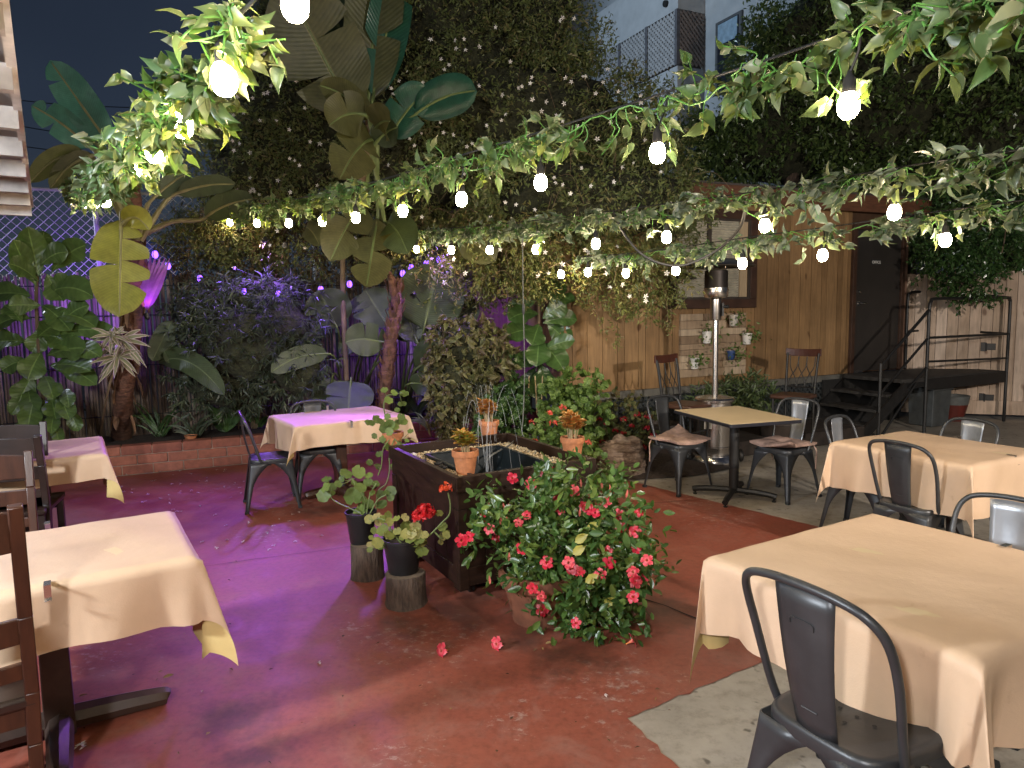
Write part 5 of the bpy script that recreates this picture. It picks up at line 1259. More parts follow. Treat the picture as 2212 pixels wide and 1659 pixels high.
# fallen blooms, leaves and litter on the floor
def fallen(px, py, rz, label):
    o = manflower_mesh().obj("fallen_bloom", M_mfl[1], None, angle=0); o.matrix_basis = Matrix.Translation(G(px, py, .03)) @ Vector((math.cos(rz), math.sin(rz)-.55, .42)).to_track_quat('Z', 'Y').to_matrix().to_4x4() @ Matrix.Scale(.95, 4); tag(o, label, "fallen flower", "mandevilla blooms fallen on the red floor")
fallen(953, 1405, PI+.25, "fallen pink bloom on the red floor, the left one of the pair below the planter")
fallen(1072, 1391, PI+.3, "fallen pink bloom on the red floor, the right one of the pair below the planter")
fallen(1368, 1383, .6, "dark red bloom lying on the floor at the end of the mandevilla's trailing stem")
lv = LV(); pts = []
for _ in range(46):
    x, y = random.uniform(250, 560), random.gauss(1045, 22); pts.append(G(x, y, .014+random.uniform(0, .01)))
for _ in range(26): pts.append(G(random.uniform(330, 720), random.uniform(1060, 1190), .014))
for x, y in ((168, 1612), (176, 1608), (182, 1614), (880, 1120), (390, 1105), (605, 1122), (1390, 880), (690, 1430), (1305, 1500)): pts.append(G(x, y, .014))
for p in pts:
    for k in range(4): lv.add(np.array([p]), rdir(1)*np.array([[1, 1, .25]]), np.array([(0, .1, 1)]), .020, .013, TRI)
tag(lv.obj("fallen_petals", leafmat("white_petal", [(.55, .5, .5), (.7, .66, .62)], .5, .3, (1, 1, 1)), None), "small white jasmine petals scattered over the painted floor", "petals", kind="stuff")
lv = LV()
for _ in range(60):
    x, y = random.uniform(150, 1450), random.uniform(1180, 1650); p = G(x, y, .012); lv.add(np.array([p]), rdir(1)*np.array([[1, 1, .1]]), np.array([(.2*random.random(), .1, 1)]), random.uniform(.01, .03), random.uniform(.005, .016), TRI)
for x, y, s in ((351, 1465, .05), (342, 1452, .02), (170, 1505, .03), (1178, 1391, .035)): lv.add(np.array([G(x, y, .016)]), np.array([(1, .4, .2)]), np.array([(0, -.3, 1)]), s, s*.5, LANCE)
tag(lv.obj("leaf_litter", leafmat("dry_leaf", [(.05, .03, .02), (.12, .06, .03), (.30, .2, .08)], .7, .1), None), "dry bits of leaf scattered across the red floor", "litter", kind="stuff")
# ------------------------------------------------------------------ background greenery
def soilY(px, py): return G(px, py, .27)
M_jas = leafmat("jasmine_leaf", [(.07, .094, .032), (.115, .15, .046), (.155, .185, .06), (.18, .15, .065)], .5, .25, (1.2, 1.1, .4))
M_jasB = leafmat("lit_jasmine_leaf", [(.09, .12, .035), (.14, .165, .048), (.19, .205, .06), (.20, .14, .06)], .5, .3, (1.3, 1.15, .4))  # brighter jasmine leaf colour, painting in the light of nearby bulbs
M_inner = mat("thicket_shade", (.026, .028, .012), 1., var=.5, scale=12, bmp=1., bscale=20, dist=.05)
def starflower():
    v = []; f = []
    for k in range(5):
        q = 2*PI*k/5; c, s = math.cos(q), math.sin(q); n = len(v)
        v += [(0, 0, .0), (.013*c-.006*s, .013*s+.006*c, .004), (.026*c, .026*s, -.004), (.013*c+.006*s, .013*s-.006*c, .004)]; f.append((n, n+1, n+2, n+3))
    b = MB(); b.add(v, f, [(0, .5)]*len(v)); return b
M_jfl = mat("jasmine_petal", (.78, .76, .72), .5, var=.05, bmp=0)
EJ = [pell(980, 120, 9.4, 230, 230, 1.0), pell(1105, 60, 9.5, 165, 200, 1.0), pell(1130, 300, 8.9, 270, 190, .9), pell(880, 330, 9.0, 220, 200, .8), pell(650, 260, 9.2, 190, 170, .8), pell(660, 80, 9.6, 150, 90, .8), pell(560, 380, 9.0, 130, 110, .7), pell(780, 60, 9.8, 200, 200, .9), pell(1330, 350, 8.7, 130, 150, .8), pell(1260, 440, 8.2, 230, 110, .8), pell(1400, 440, 8.1, 95, 75, .5)]
EJ2 = [pell(1230, 560, 7.5, 170, 75, .55), pell(1380, 590, 7.3, 95, 75, .45), pell(1110, 540, 7.8, 180, 70, .6), pell(940, 520, 8.3, 150, 60, .5), pell(1020, 600, 8.2, 110, 50, .4), pell(700, 500, 8.6, 300, 75, .45), pell(480, 510, 8.6, 110, 60, .4)]
base = BL(2.6, .9, .28); jv = thing("jasmine_vine", "huge dark jasmine vine with white star flowers heaped over the back fence", "vine", base)
lv = LV(); mass(lv, EJ, 13000, 12, .19, .052, .020, down=.15, out=.45, lo=.78, hi=1.12, jit=.5, clump=1.7); lv.obj("foliage", M_jas, jv)
lv = LV(); mass(lv, EJ2, 2700, 12, .17, .048, .018, down=.35, out=.35, lo=.35, hi=1.15, jit=.5, clump=2.5)
# hanging strands at the right end over the house wall
b = MB(); TIPS = []
for px0, py0, px1, py1, Y in ((1280, 600, 1310, 720, 7.3), (1330, 610, 1360, 690, 7.25), (1380, 620, 1402, 660, 7.2), (1420, 600, 1445, 712, 7.2), (1450, 590, 1475, 660, 7.2), (1300, 640, 1365, 655, 7.3), (1400, 640, 1440, 700, 7.2), (1310, 660, 1330, 750, 7.4), (1250, 620, 1265, 660, 7.5), (1180, 600, 1170, 660, 7.6), (1100, 600, 1085, 680, 7.7), (1030, 590, 1010, 650, 8), (930, 560, 900, 640, 8.2), (960, 600, 955, 700, 8.2), (1140, 610, 1150, 640, 7.6), (1450, 560, 1478, 600, 7.2), (860, 540, 845, 600, 8.2), (1060, 610, 1050, 660, 8), (1350, 660, 1395, 650, 7.2)):
    a, e = D(px0, py0, Y), D(px1, py1, Y); m_ = (a+e)/2+Vector((random.uniform(-.1, .1), random.uniform(-.1, .1), random.uniform(-.12, .1))); pt = smooth_path([a, m_, e], 8); b.tube(pt, .0028, 4)
    for q in pt:
        for k in range(5): lv.add(np.array([q])+RNG.normal(size=(1, 3))*.02, rdir(1)+np.array([[0, -.2, -.4]]), rdir(1)*.6+np.array([[0, -.5, .5]]), random.uniform(.03, .055), .017, TRI)
    TIPS.append(pt)
lv.obj("lit_foliage", M_jasB, jv)
for _ in range(150):                                      # thin wandering runners on the surface
    c, r = random.choice(EJ+EJ2); d = rdir(1)[0]; d[1] = -abs(d[1]); p = Vector(c)+Vector(d*np.array(r)*1.04); q = p+Vector(RNG.normal(size=3)*np.array([.25, .1, .25])); b.tube(smooth_path([p, (p+q)/2+Vector((0, -.1, .12)), q], 5), .0025, 4)
tag(b.obj("runners", M_brownstem, jv, world=True), kind="stuff")
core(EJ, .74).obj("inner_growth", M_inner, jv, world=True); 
fl0 = None; kf = 0
FP = [(782, 18), (930, 85), (985, 105), (970, 140), (940, 190), (960, 150), (1085, 205), (1120, 190), (1150, 215), (1180, 220), (1215, 38), (1240, 40), (1260, 165), (855, 105), (1020, 310), (1290, 300), (1200, 395), (960, 610), (1170, 240), (1330, 470), (1280, 570), (1305, 575), (1360, 640), (1395, 650), (1318, 620), (1345, 615), (1210, 640), (1150, 660), (1090, 650), (1040, 665), (1005, 590), (980, 560), (1440, 590), (1310, 590), (1270, 545), (1215, 570), (1185, 590), (760, 640), (775, 655), (690, 480), (560, 420), (600, 390), (540, 330), (505, 325), (460, 390), (625, 280), (640, 175), (585, 185), (578, 200), (740, 420), (1030, 440), (1060, 470), (1355, 455), (1390, 460), (1450, 440), (1475, 365), (1345, 360), (1310, 690), (1395, 640), (1440, 705), (1455, 640)]
rf_ = random.Random(21)
REST = []
while len(FP) < 215: FP.append((rf_.uniform(480, 1430), rf_.triangular(10, 640, 200)))
allE = EJ+EJ2
for x, y in FP:
    hits = [ELL(x, y, c, r) for c, r in allE]; inn = [h for h, (c, r) in zip(hits, allE) if sum(((h[i]-c[i])/r[i])**2 for i in range(3)) < 1.02]
    if not inn: continue
    c = min(inn, key=lambda q: q.y); c = EYE+(c-EYE)*(1-.22/(c-EYE).length)
    d = (EYE-c).normalized()*.8+Vector((rf_.uniform(-.7, .7), rf_.uniform(-.2, .2), rf_.uniform(-.6, .6))); d.normalize()
    if fl0 is None: fl0 = starflower().obj("flower", M_jfl, jv, smooth=False); o = fl0
    else:
        if kf >= 99: REST.append((c, d)); continue
        o = fl0.copy(); COL.objects.link(o)
    kf += 1; s = rf_.uniform(.8, 1.35)
    o.matrix_basis = Matrix.Translation(c-base) @ d.to_track_quat('Z', 'Y').to_matrix().to_4x4() @ Matrix.Rotation(rf_.uniform(0, 6), 4, 'Z') @ Matrix.Scale(s, 4)
lv = LV()
for c, d in REST:
    a = d.orthogonal().normalized(); e = d.cross(a)
    for k in range(5):
        q = 2*PI*k/5; lv.add(np.array([c]), np.array([a*math.cos(q)+e*math.sin(q)]), np.array([d]), .027, .013, TRI)
tag(lv.obj("small_flowers", M_jfl, jv), kind="stuff")
# dry brown vine tangle under the jasmine along the fence top
dv = thing("dry_vine", "brown dry vine tangle hanging over the top of the reed fence", "vine", BL(1.2, .9, 1.9))
ED = [pell(480, 545, 8.75, 140, 62, .3), pell(640, 540, 8.7, 150, 62, .3), pell(800, 540, 8.6, 110, 60, .3), pell(560, 480, 8.9, 140, 50, .3)]
lv = LV(); mass(lv, ED, 900, 10, .16, .05, .022, down=.5, out=.3, lo=.5, hi=1.1); lv.obj("foliage", leafmat("dry_vine_leaf", [(.05, .04, .016), (.10, .055, .022), (.07, .065, .022), (.13, .075, .03)], .6, .25, (1.2, 1, .5)), dv)
# ficus hedge behind the house on the right
M_fic = leafmat("ficus_leaf", [(.045, .078, .024), (.07, .115, .032), (.10, .155, .042), (.135, .19, .05)], .3, .18, (1.2, 1.3, .4), spec=.7)
EF = [pell(1700, 300, 13.0, 190, 110, 1.0), pell(1960, 230, 12.5, 240, 190, 1.2), pell(2180, 300, 11.6, 170, 230, 1.1), pell(1860, 60, 13.0, 230, 130, 1.2), pell(2120, 60, 12.6, 240, 160, 1.2), pell(1690, 160, 13.4, 100, 120, .9), pell(1990, 430, 12.0, 170, 110, .9), pell(2190, 460, 11.3, 120, 110, .7), pell(1590, 310, 13.2, 120, 80, .8), pell(2240, 150, 11.4, 160, 260, 1.2), pell(2250, 480, 10.9, 120, 160, .8), pell(2110, -60, 12.5, 260, 120, 1)]
ft = thing("ficus_tree", "tall dark ficus hedge rising behind the wooden building at upper right", "tree", (D(1950, 500, 12.8).x, 12.8, 0))
lv = LV(); mass(lv, EF, 11500, 11, .24, .078, .037, down=.5, out=.5, lo=.76, hi=1.12, jit=.5, clump=1.4); lv.obj("crown", M_fic, ft)
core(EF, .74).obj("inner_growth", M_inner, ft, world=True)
for px in (1720, 1960, 2180):
    b = MB(); p = D(px, 500, 12.6); b.tube(smooth_path([(p.x, p.y, 0), (p.x+.1, p.y, 1.8), (p.x-.1, p.y+.1, 3.6), (p.x+.2, p.y, 5)], 4), .12, 9); b.obj("trunk", M_bark, ft, world=True)
EB = [pell(2065, 575, 9.7, 75, 60, .35), pell(2100, 600, 9.6, 50, 55, .3), pell(2165, 530, 9.6, 75, 50, .3), pell(2030, 545, 9.8, 50, 40, .3), pell(2120, 470, 10.2, 120, 70, .4)]
fb = thing("ficus_branch", "glossy green ficus branch drooping over the cedar fence and rail", "branch", (D(2140, 480, 10).x, 10.0, D(2140, 480, 10).z))
lv = LV(); mass(lv, EB, 620, 11, .13, .062, .030, down=.5, out=.5, lo=.3, hi=1.1); lv.obj("leaves", leafmat("bright_ficus_leaf", [(.03, .07, .02), (.05, .11, .03), (.08, .15, .045)], .22, .25, (1.2, 1.3, .4), spec=.8), fb)
b = MB()
for e in EB: b.tube(smooth_path([D(2180, 420, 10.6), Vector(e[0])+Vector((.1, .1, .15)), Vector(e[0])-Vector((0, 0, .1))], 5), .008, 5)
b.obj("twigs", M_brownstem, fb, world=True)
# feathery bamboo like shrub in the dark bed
M_pod = leafmat("feathery_leaf", [(.045, .06, .04), (.07, .09, .055), (.10, .12, .07)], .42, .2, (1.1, 1.2, .8))
EP = [pell(525, 745, 7.95, 150, 120, .45), pell(610, 700, 8.0, 90, 90, .4), pell(440, 680, 8.1, 90, 80, .35), pell(560, 640, 8.15, 130, 50, .3), pell(640, 800, 7.9, 80, 80, .3), pell(480, 840, 8.0, 120, 60, .3)]
sh = thing("feathery_shrub", "dark feathery narrow leaved shrub lit violet in the middle of the left bed", "shrub", soilY(540, 930))
lv = LV(); P, Q = ellcloud(EP, 950, .5, 1.08)
for k in range(9):
    a = rdir(len(P))*.75+Q*.5+np.array([0, -.15, -.55]); lv.add(P, a, Q*.7+rdir(len(P))*.6, RNG.uniform(.07, .15, len(P)), RNG.uniform(.009, .015, len(P)), TRI)
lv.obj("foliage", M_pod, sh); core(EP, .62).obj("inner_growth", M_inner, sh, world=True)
b = MB()
for k in range(14): e = random.choice(EP)[0]; g = soilY(random.uniform(430, 640), 925); b.tube(smooth_path([g, (Vector(e)+g)/2+Vector((.05, 0, 0)), Vector(e)], 4), .009, 5)
b.obj("stems", M_brownstem, sh, world=True)
# bird of paradise plants and bananas -------------------------------------------------------
M_bop = leafmat("paradise_leaf", [(.038, .058, .026), (.052, .074, .032), (.066, .088, .038)], .46, .2, (1.2, 1.2, .5), veins=190)
M_bopO = leafmat("olive_paradise_leaf", [(.070, .076, .030), (.092, .096, .037), (.118, .115, .045)], .45, .3, (1.3, 1.15, .4), veins=190, edge=((.36, .26, .16), 1.16, .3))
M_bopG = leafmat("glossy_paradise_leaf", [(.018, .075, .045), (.025, .09, .055)], .28, .1, veins=190, spec=.7)
M_ban = leafmat("banana_leaf", [(.05, .15, .10), (.06, .17, .115)], .4, .25, (.9, 1.2, .9), veins=230)
M_banY = leafmat("yellow_banana_leaf", [(.24, .25, .045), (.28, .28, .055)], .45, .4, (1.2, 1.2, .4), veins=230)
def bigleaves(t, specs, default, stem_base=None, stemr=.014, stemm=None):
    for sp_ in specs:
        (bx, by, bY), (tx, ty, tY), w_ = sp_[0], sp_[1], sp_[2]; kw = dict(sp_[3]) if len(sp_) > 3 else {}
        if w_ > 56 and 'tears' not in kw and random.random() < .75: kw['tears'] = tuple((random.uniform(.2, .85), random.choice((-1, 1)), random.uniform(.03, .08)) for _ in range(random.choice((1, 2, 3))))
        m = kw.pop('m', default); lab = kw.pop('label', None); st_ = kw.pop('stem', True); fc_ = kw.pop('f', None)
        p0, p1 = D(bx, by, bY), D(tx, ty, tY); w3 = w_*(bY+tY)/2/F
        b = MB(); mid = blade(b, p0, p1, w3, face=fc_, **kw); o = b.obj("leaf", m, t, world=True, angle=0)
        if lab: o['label'] = lab
        if stem_base is not None and st_:
            sb = Vector(stem_base)+Vector((random.uniform(-.06, .06), random.uniform(-.04, .04), 0)); c = MB()
            d = (mid[1]-mid[0]).normalized(); c.tube(smooth_path([sb, sb.lerp(p0, .55)+Vector((0, 0, .06)), p0-d*.05, mid[2], mid[5], mid[8]], 4), [stemr*1.5]*4+[stemr*1.2]*4+[stemr*.9]*4+[stemr*.6]*4+[stemr*.4]*4+[stemr*.2], 7); c.obj("petiole", stemm or M_stem, t, world=True)
# tall plant whose crown fills the top centre
tb = D(742, 650, 8.2); tt = thing("giant_bird_of_paradise", "tall giant bird of paradise with broad olive leaves at the top centre", "plant", (tb.x, 8.2, .27))
b = MB(); b.tube(smooth_path([(tb.x, 8.2, .25), D(740, 560, 8.1), D(770, 440, 7.7), D(795, 330, 7.3), D(800, 250, 7.2)], 6), [.03]*6+[.03]*6+[.036]*6+[.045]*7, 9); b.obj("trunk", M_brownstem, tt, world=True)
cr = D(800, 300, 7.25)
bigleaves(tt, [
 ((765, 250, 7.1), (618, -30, 6.7), 185, dict(droop=.10, tears=((.35, -1, .05), (.6, 1, .04)), m=M_bopO, fold=.22, label="broad olive leaf reaching up to the top edge")),
 ((795, 230, 7.2), (820, -130, 7.1), 120, dict(m=M_bopO, droop=.03, fold=.35)),
 ((805, 215, 7.2), (862, -60, 7.2), 92, dict(m=M_bopG, droop=.05, fold=.5, label="narrow dark green glossy upright leaf")),
 ((780, 240, 7.2), (700, -60, 7.5), 120, dict(m=M_bop, droop=.05, fold=.3)),
 ((800, 260, 7.1), (692, 185, 6.7), 62, dict(m=M_bopO, droop=.2, fold=.5)),
 ((790, 250, 6.9), (712, 270, 6.6), 95, dict(m=M_bopO, droop=.25, fold=.15, tears=((.5, 1, .06),))),
 ((812, 275, 7.0), (842, 262, 6.6), 80, dict(m=M_bopO, droop=.1, tears=((.4, 1, .05),))),
 ((805, 300, 7.1), (735, 385, 6.7), 105, dict(m=M_bopO, droop=.22, fold=.25, tears=((.4, -1, .08), (.62, 1, .06)))),
 ((838, 300, 7.1), (925, 192, 6.8), 88, dict(m=M_bopG, droop=.12, fold=.45, curl=.3, label="left lobe of a split dark green leaf")),
 ((895, 248, 6.95), (1026, 196, 6.6), 84, dict(m=M_bopG, droop=.14, fold=.35, curl=.35, label="right lobe of a split dark green leaf with pale dry rim")),
 ((810, 310, 7.1), (858, 275, 6.9), 60, dict(m=M_bop, droop=.15)),
 ((790, 440, 7.6), (715, 560, 7.2), 96, dict(m=M_bopO, droop=.18, fold=.2, tears=((.45, 1, .1), (.6, -1, .1)))),
 ((815, 470, 7.6), (792, 618, 7.1), 100, dict(m=M_bopO, droop=.12, fold=.22, tears=((.3, 1, .12), (.5, -1, .12), (.7, 1, .1)), label="drooping olive leaf with brown torn edges under the leafy string")),
 ((835, 480, 7.6), (880, 545, 7.2), 86, dict(m=M_bop, droop=.2, tears=((.5, 1, .1),))),
 ((990, 515, 7.6), (1068, 562, 7.2), 74, dict(m=M_bopO, droop=.15, stem=False)),
 ((660, 490, 7.8), (690, 530, 7.4), 44, dict(m=M_bopO, droop=.15, stem=False)),
], M_bopO, cr, .020)
# leaning stump like trunk and the broad leaved clumps at its foot
lt = thing("leaning_palm_trunk", "rough reddish leaning trunk rising behind the violet lit table", "trunk", soilY(832, 905))
b = MB(); n = 30; pts = smooth_path([D(828, 905, 8.0), D(834, 820, 7.95), D(846, 720, 7.9), D(858, 660, 7.9), D(848, 610, 7.9), D(836, 582, 7.9)], 6); k = len(pts)
b.tube(pts, [.078*(1-.30*i/k)*(1+.10*math.sin(i*2.1))*(1 if i < k*.72 else max(.12, 1-(i/k-.72)*3.4)) for i in range(k)], 12); b.obj("trunk", M_trunk, lt, world=True, angle=0)
lv = LV()
for i in range(150):
    p = pts[random.randrange(0, int(k*.8))]; q = random.uniform(0, 6.3); o_ = Vector((math.cos(q), math.sin(q), 0)); lv.add(np.array([p+o_*.065]), np.array([o_*.45+Vector((0, 0, 1))]), np.array([o_]), random.uniform(.06, .13), random.uniform(.03, .06), LANCE)
lv.obj("old_leaf_bases", leafmat("leaf_base", [(.09, .04, .025), (.14, .065, .04), (.06, .03, .02)], .8, .05), lt)
cl1 = soilY(872, 895); c1 = thing("bird_of_paradise_clump", "bird of paradise clump with the largest round grey green leaf right of the leaning trunk", "plant", cl1)
bigleaves(c1, [
 ((915, 714, 8.2), (945, 572, 8.0), 142, dict(droop=.06, fold=.12, label="largest rounded leaf, violet at its tip")),
 ((900, 742, 8.3), (868, 640, 8.3), 70, dict(droop=.08)), ((940, 735, 8.5), (1030, 655, 8.5), 70, dict(droop=.1, tears=((.4, 1, .1), (.6, -1, .1)))),
 ((900, 790, 8.3), (955, 745, 8.2), 60, dict(droop=.15, tears=((.5, 1, .1),))), ((898, 800, 8.2), (955, 778, 8.0), 52, dict(droop=.25)),
 ((885, 830, 8.1), (940, 848, 7.9), 48, dict(droop=.25)), ((880, 740, 8.4), (870, 690, 8.5), 52, {}), ((910, 770, 8.3), (930, 700, 8.4), 60, {}),
], M_bop, cl1+Vector((0, 0, .05)), .012)
cl2 = soilY(768, 900); c2_ = thing("bird_of_paradise_clump", "bird of paradise clump with rounded leaves on long stalks left of the leaning trunk", "plant", cl2)
bigleaves(c2_, [
 ((728, 710, 8.2), (690, 628, 8.0), 100, dict(droop=.05, fold=.12)), ((840, 708, 8.15), (790, 628, 8.1), 88, dict(droop=.08, fold=.15)),
 ((836, 745, 8.0), (748, 738, 7.8), 74, dict(droop=.2, fold=.15, tears=((.25, 1, .05), (.55, 1, .05)), label="ragged leaf with pink dry edge")), ((800, 690, 8.3), (770, 640, 8.3), 60, {}),
 ((712, 768, 7.9), (588, 802, 7.5), 48, dict(droop=.22, fold=.1, label="violet lit leaf arching left over the bed")), ((758, 822, 7.9), (752, 892, 7.6), 104, dict(droop=.10, fold=.1, tears=((.6, 1, .06),), label="broad blue violet leaf hanging behind the chair")),
 ((720, 815, 8.1), (700, 885, 7.9), 66, dict(droop=.15)), ((770, 760, 8.4), (735, 735, 8.4), 50, {}),
], M_bop, cl2+Vector((0, 0, .05)), .011)
# left banana
bb_ = soilY(262, 945); bt = thing("banana_plant", "banana plant with teal leaf blades and brown trunk at the left", "plant", bb_)
b = MB(); tp_ = [bb_, D(268, 850, 7.7), D(285, 720, 7.6), D(290, 640, 7.5), D(288, 540, 7.4), D(290, 440, 7.3), D(285, 390, 7.3)]; pts = smooth_path(tp_, 6); k = len(pts)
b.tube(pts, [.105*(1-.42*i/k)*(1+.07*math.sin(i*1.9)) for i in range(k)], 12); b.obj("trunk", M_trunk, bt, world=True, angle=0)
lv = LV()
for i in range(90):
    p = pts[random.randrange(4, int(k*.75))]; q = random.uniform(0, 6.3); o_ = Vector((math.cos(q), math.sin(q), 0)); lv.add(np.array([p+o_*.075]), np.array([o_*.3+Vector((0, 0, random.choice((-1, 1))))]), np.array([o_]), random.uniform(.12, .34), random.uniform(.04, .09), LANCE)
lv.obj("dry_sheath", leafmat("dry_sheath", [(.12, .06, .03), (.19, .10, .05), (.08, .04, .025)], .8, .1), bt)
bigleaves(bt, [
 ((240, 318, 7.2), (112, 136, 7.0), 74, dict(droop=.06, fold=.25, m=M_ban, label="tall teal banana leaf against the night sky")), ((198, 322, 7.2), (72, 230, 6.9), 66, dict(droop=.12, fold=.3, m=M_ban)),
 ((215, 320, 7.2), (120, 250, 7.3), 56, dict(droop=.1, m=M_ban)), ((185, 335, 7.1), (66, 392, 6.7), 46, dict(droop=.3, fold=.4, m=M_bopO)), ((205, 340, 7.1), (110, 405, 6.8), 40, dict(droop=.3, m=M_bopO)),
 ((262, 470, 7.0), (258, 678, 6.7), 118, dict(droop=.04, fold=.12, m=M_banY, tears=((.22, -1, .06), (.45, -1, .07), (.5, 1, .05), (.68, -1, .07)), wav=.03, label="torn yellow green banana leaf hanging down, lit from behind")),
 ((270, 480, 6.9), (322, 496, 6.6), 50, dict(droop=.3, m=M_banY, fold=.3)), ((330, 430, 7.4), (410, 372, 7.6), 40, dict(droop=.1, m=M_bop)), ((380, 420, 7.5), (505, 398, 7.5), 42, dict(droop=.12, m=M_bop)), ((440, 470, 7.7), (545, 430, 7.6), 54, dict(droop=.12, m=M_bop, tears=((.5, 1, .08),))),
 ((372, 690, 7.9), (330, 778, 7.7), 44, dict(m=M_bop, droop=.05, stem=False)), ((340, 785, 7.8), (482, 850, 7.4), 50, dict(m=M_bop, droop=.35, stem=False)), ((400, 760, 7.9), (360, 782, 7.7), 40, dict(m=M_bop, droop=.3, stem=False)),
], M_ban, D(288, 520, 7.35), .020, mat("petiole_pale", (.20, .19, .08), .5))
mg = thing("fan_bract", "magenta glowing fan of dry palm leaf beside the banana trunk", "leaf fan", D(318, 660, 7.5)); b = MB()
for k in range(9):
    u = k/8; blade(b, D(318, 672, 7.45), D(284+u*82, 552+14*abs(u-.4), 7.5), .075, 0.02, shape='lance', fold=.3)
b.obj("blades", leafmat("violet_lit_fan_leaf", [(.32, .12, .40), (.40, .16, .46)], .5, .4, (1, 1, 1)), mg, world=True)  # violet light is put into the dry leaf's base colour
# small understorey plants in the left bed
M_und = leafmat("understorey_leaf", [(.03, .06, .02), (.05, .10, .028), (.07, .13, .035)], .4, .2, veins=120)
def strappy(label, px, py, n, hgt, w_, m, seed, spread=.5, name="strap_leaf_plant"):
    r_ = random.Random(seed); g = soilY(px, py); t = thing(name, label, "plant", g); b = MB()
    for k in range(n):
        q = r_.uniform(0, 6.3); h = hgt*r_.uniform(.6, 1.1); e = g+Vector((math.cos(q)*h*spread, math.sin(q)*h*spread*.6-.05, h*r_.uniform(.35, .9))); blade(b, g+Vector((r_.uniform(-.05, .05), 0, 0)), e, w_*r_.uniform(.7, 1.2), .35, shape='lance', nt=9)
    b.obj("leaves", m, t, world=True, angle=0); return t
strappy("drooping bright green strap leaved plant above the brick wall, left of the metal chair", 486, 935, 7, .55, .13, M_und, 3, .6)
strappy("dark grassy clump beside the foot of the banana trunk", 345, 945, 26, .50, .022, M_und, 4, .8, "grassy_plant")
strappy("dark grassy clump in front of the feathery shrub", 420, 948, 26, .42, .022, M_pod, 5, .8, "grassy_plant")
strappy("low leafy clump at the right foot of the feathery shrub", 560, 925, 22, .34, .05, M_und, 6, .9, "leafy_plant")
strappy("dark strap leaf plant behind the lilac lit table", 235, 930, 12, .6, .06, M_bop, 7, .7)
strappy("dark leafy plant at the foot of the leaning trunk", 905, 900, 12, .5, .08, M_bop, 8, .8)
strappy("grey leaved low plant by the brick wall end, left of the fountain", 930, 930, 34, .32, .022, leafmat("grey_leaf", [(.16, .18, .12), (.22, .24, .17)], .6, .2), 9, .8, "lavender_plant")
p = soilY(423, 951); pot((p.x, p.y-.12, .30), "small upturned terracotta pot on top of the low brick wall", .07, .05, M_terra, "small_pot", "", False)
# variegated dracaena on the trunk
dr_ = D(262, 745, 7.1); dt = thing("variegated_dracaena", "cream striped dracaena with star like leaves in front of the banana trunk", "plant", dr_); b = MB()
M_drac = leafmat("dracaena_leaf", [(.19, .20, .10), (.26, .25, .14)], .45, .25, (1, 1, .8), edge=((.52, .42, .36), .75, .25))
for hx_, hy_, sc_ in ((262, 735, 1), (255, 770, .95), (240, 725, .7)):
    h = D(hx_, hy_, 7.05+random.uniform(-.08, .08))
    for k in range(26):
        q = random.uniform(0, 6.3); el = random.uniform(-.9, .9); e = h+Vector((math.cos(q)*math.cos(el), math.sin(q)*math.cos(el)*.8, math.sin(el)-.25))*random.uniform(.20, .32)*sc_; blade(b, h, e, .045*sc_, .14, shape='lance', nt=8, fold=.35)
b.obj("leaves", M_drac, dt, world=True, angle=0); b = MB(); b.tube(smooth_path([soilY(215, 955), D(230, 860, 7.2), dr_], 5), .012, 6); b.obj("stem", M_brownstem, dt, world=True)
# fiddle leaf figs
M_fidd = leafmat("fiddle_leaf", [(.05, .095, .028), (.075, .13, .036), (.11, .17, .045)], .38, .2, (1.2, 1.2, .4), veins=55)
M_fiddD = leafmat("dark_fiddle_leaf", [(.035, .08, .022), (.05, .105, .028), (.07, .13, .035)], .3, .15, (1.2, 1.2, .4), veins=55, spec=.6)
def fiddle(label, groundpx, Y, trunkpx, leaves, m, s=1., seed=0):
    r_ = random.Random(seed); g = G(*groundpx, .27); g = Vector((D(*groundpx, Y).x, Y, .2)); t = thing("fiddle_leaf_fig", label, "plant", g); b = MB()
    tr = smooth_path([g]+[D(x, y, Y+.02) for x, y in trunkpx], 5); b.tube(tr, .017, 7); b.obj("trunk", M_brownstem, t, world=True)
    for bx, by, tx, ty, w_ in leaves:
        b = MB(); y0 = Y+r_.uniform(-.12, .05); y1 = y0+r_.uniform(-.32, .05); p0, p1 = D(bx, by, y0), D(tx, ty, y1)
        f = (EYE-(p0+p1)/2).normalized()+Vector((r_.uniform(-.4, .4), 0, r_.uniform(0, .7))); blade(b, p0, p1, w_*Y/F*s, r_.uniform(.05, .25), face=f, shape='fiddle', fold=r_.uniform(.05, .22), wav=.05, nt=12)
        b.obj("leaf", m, t, world=True, angle=0)
    return t
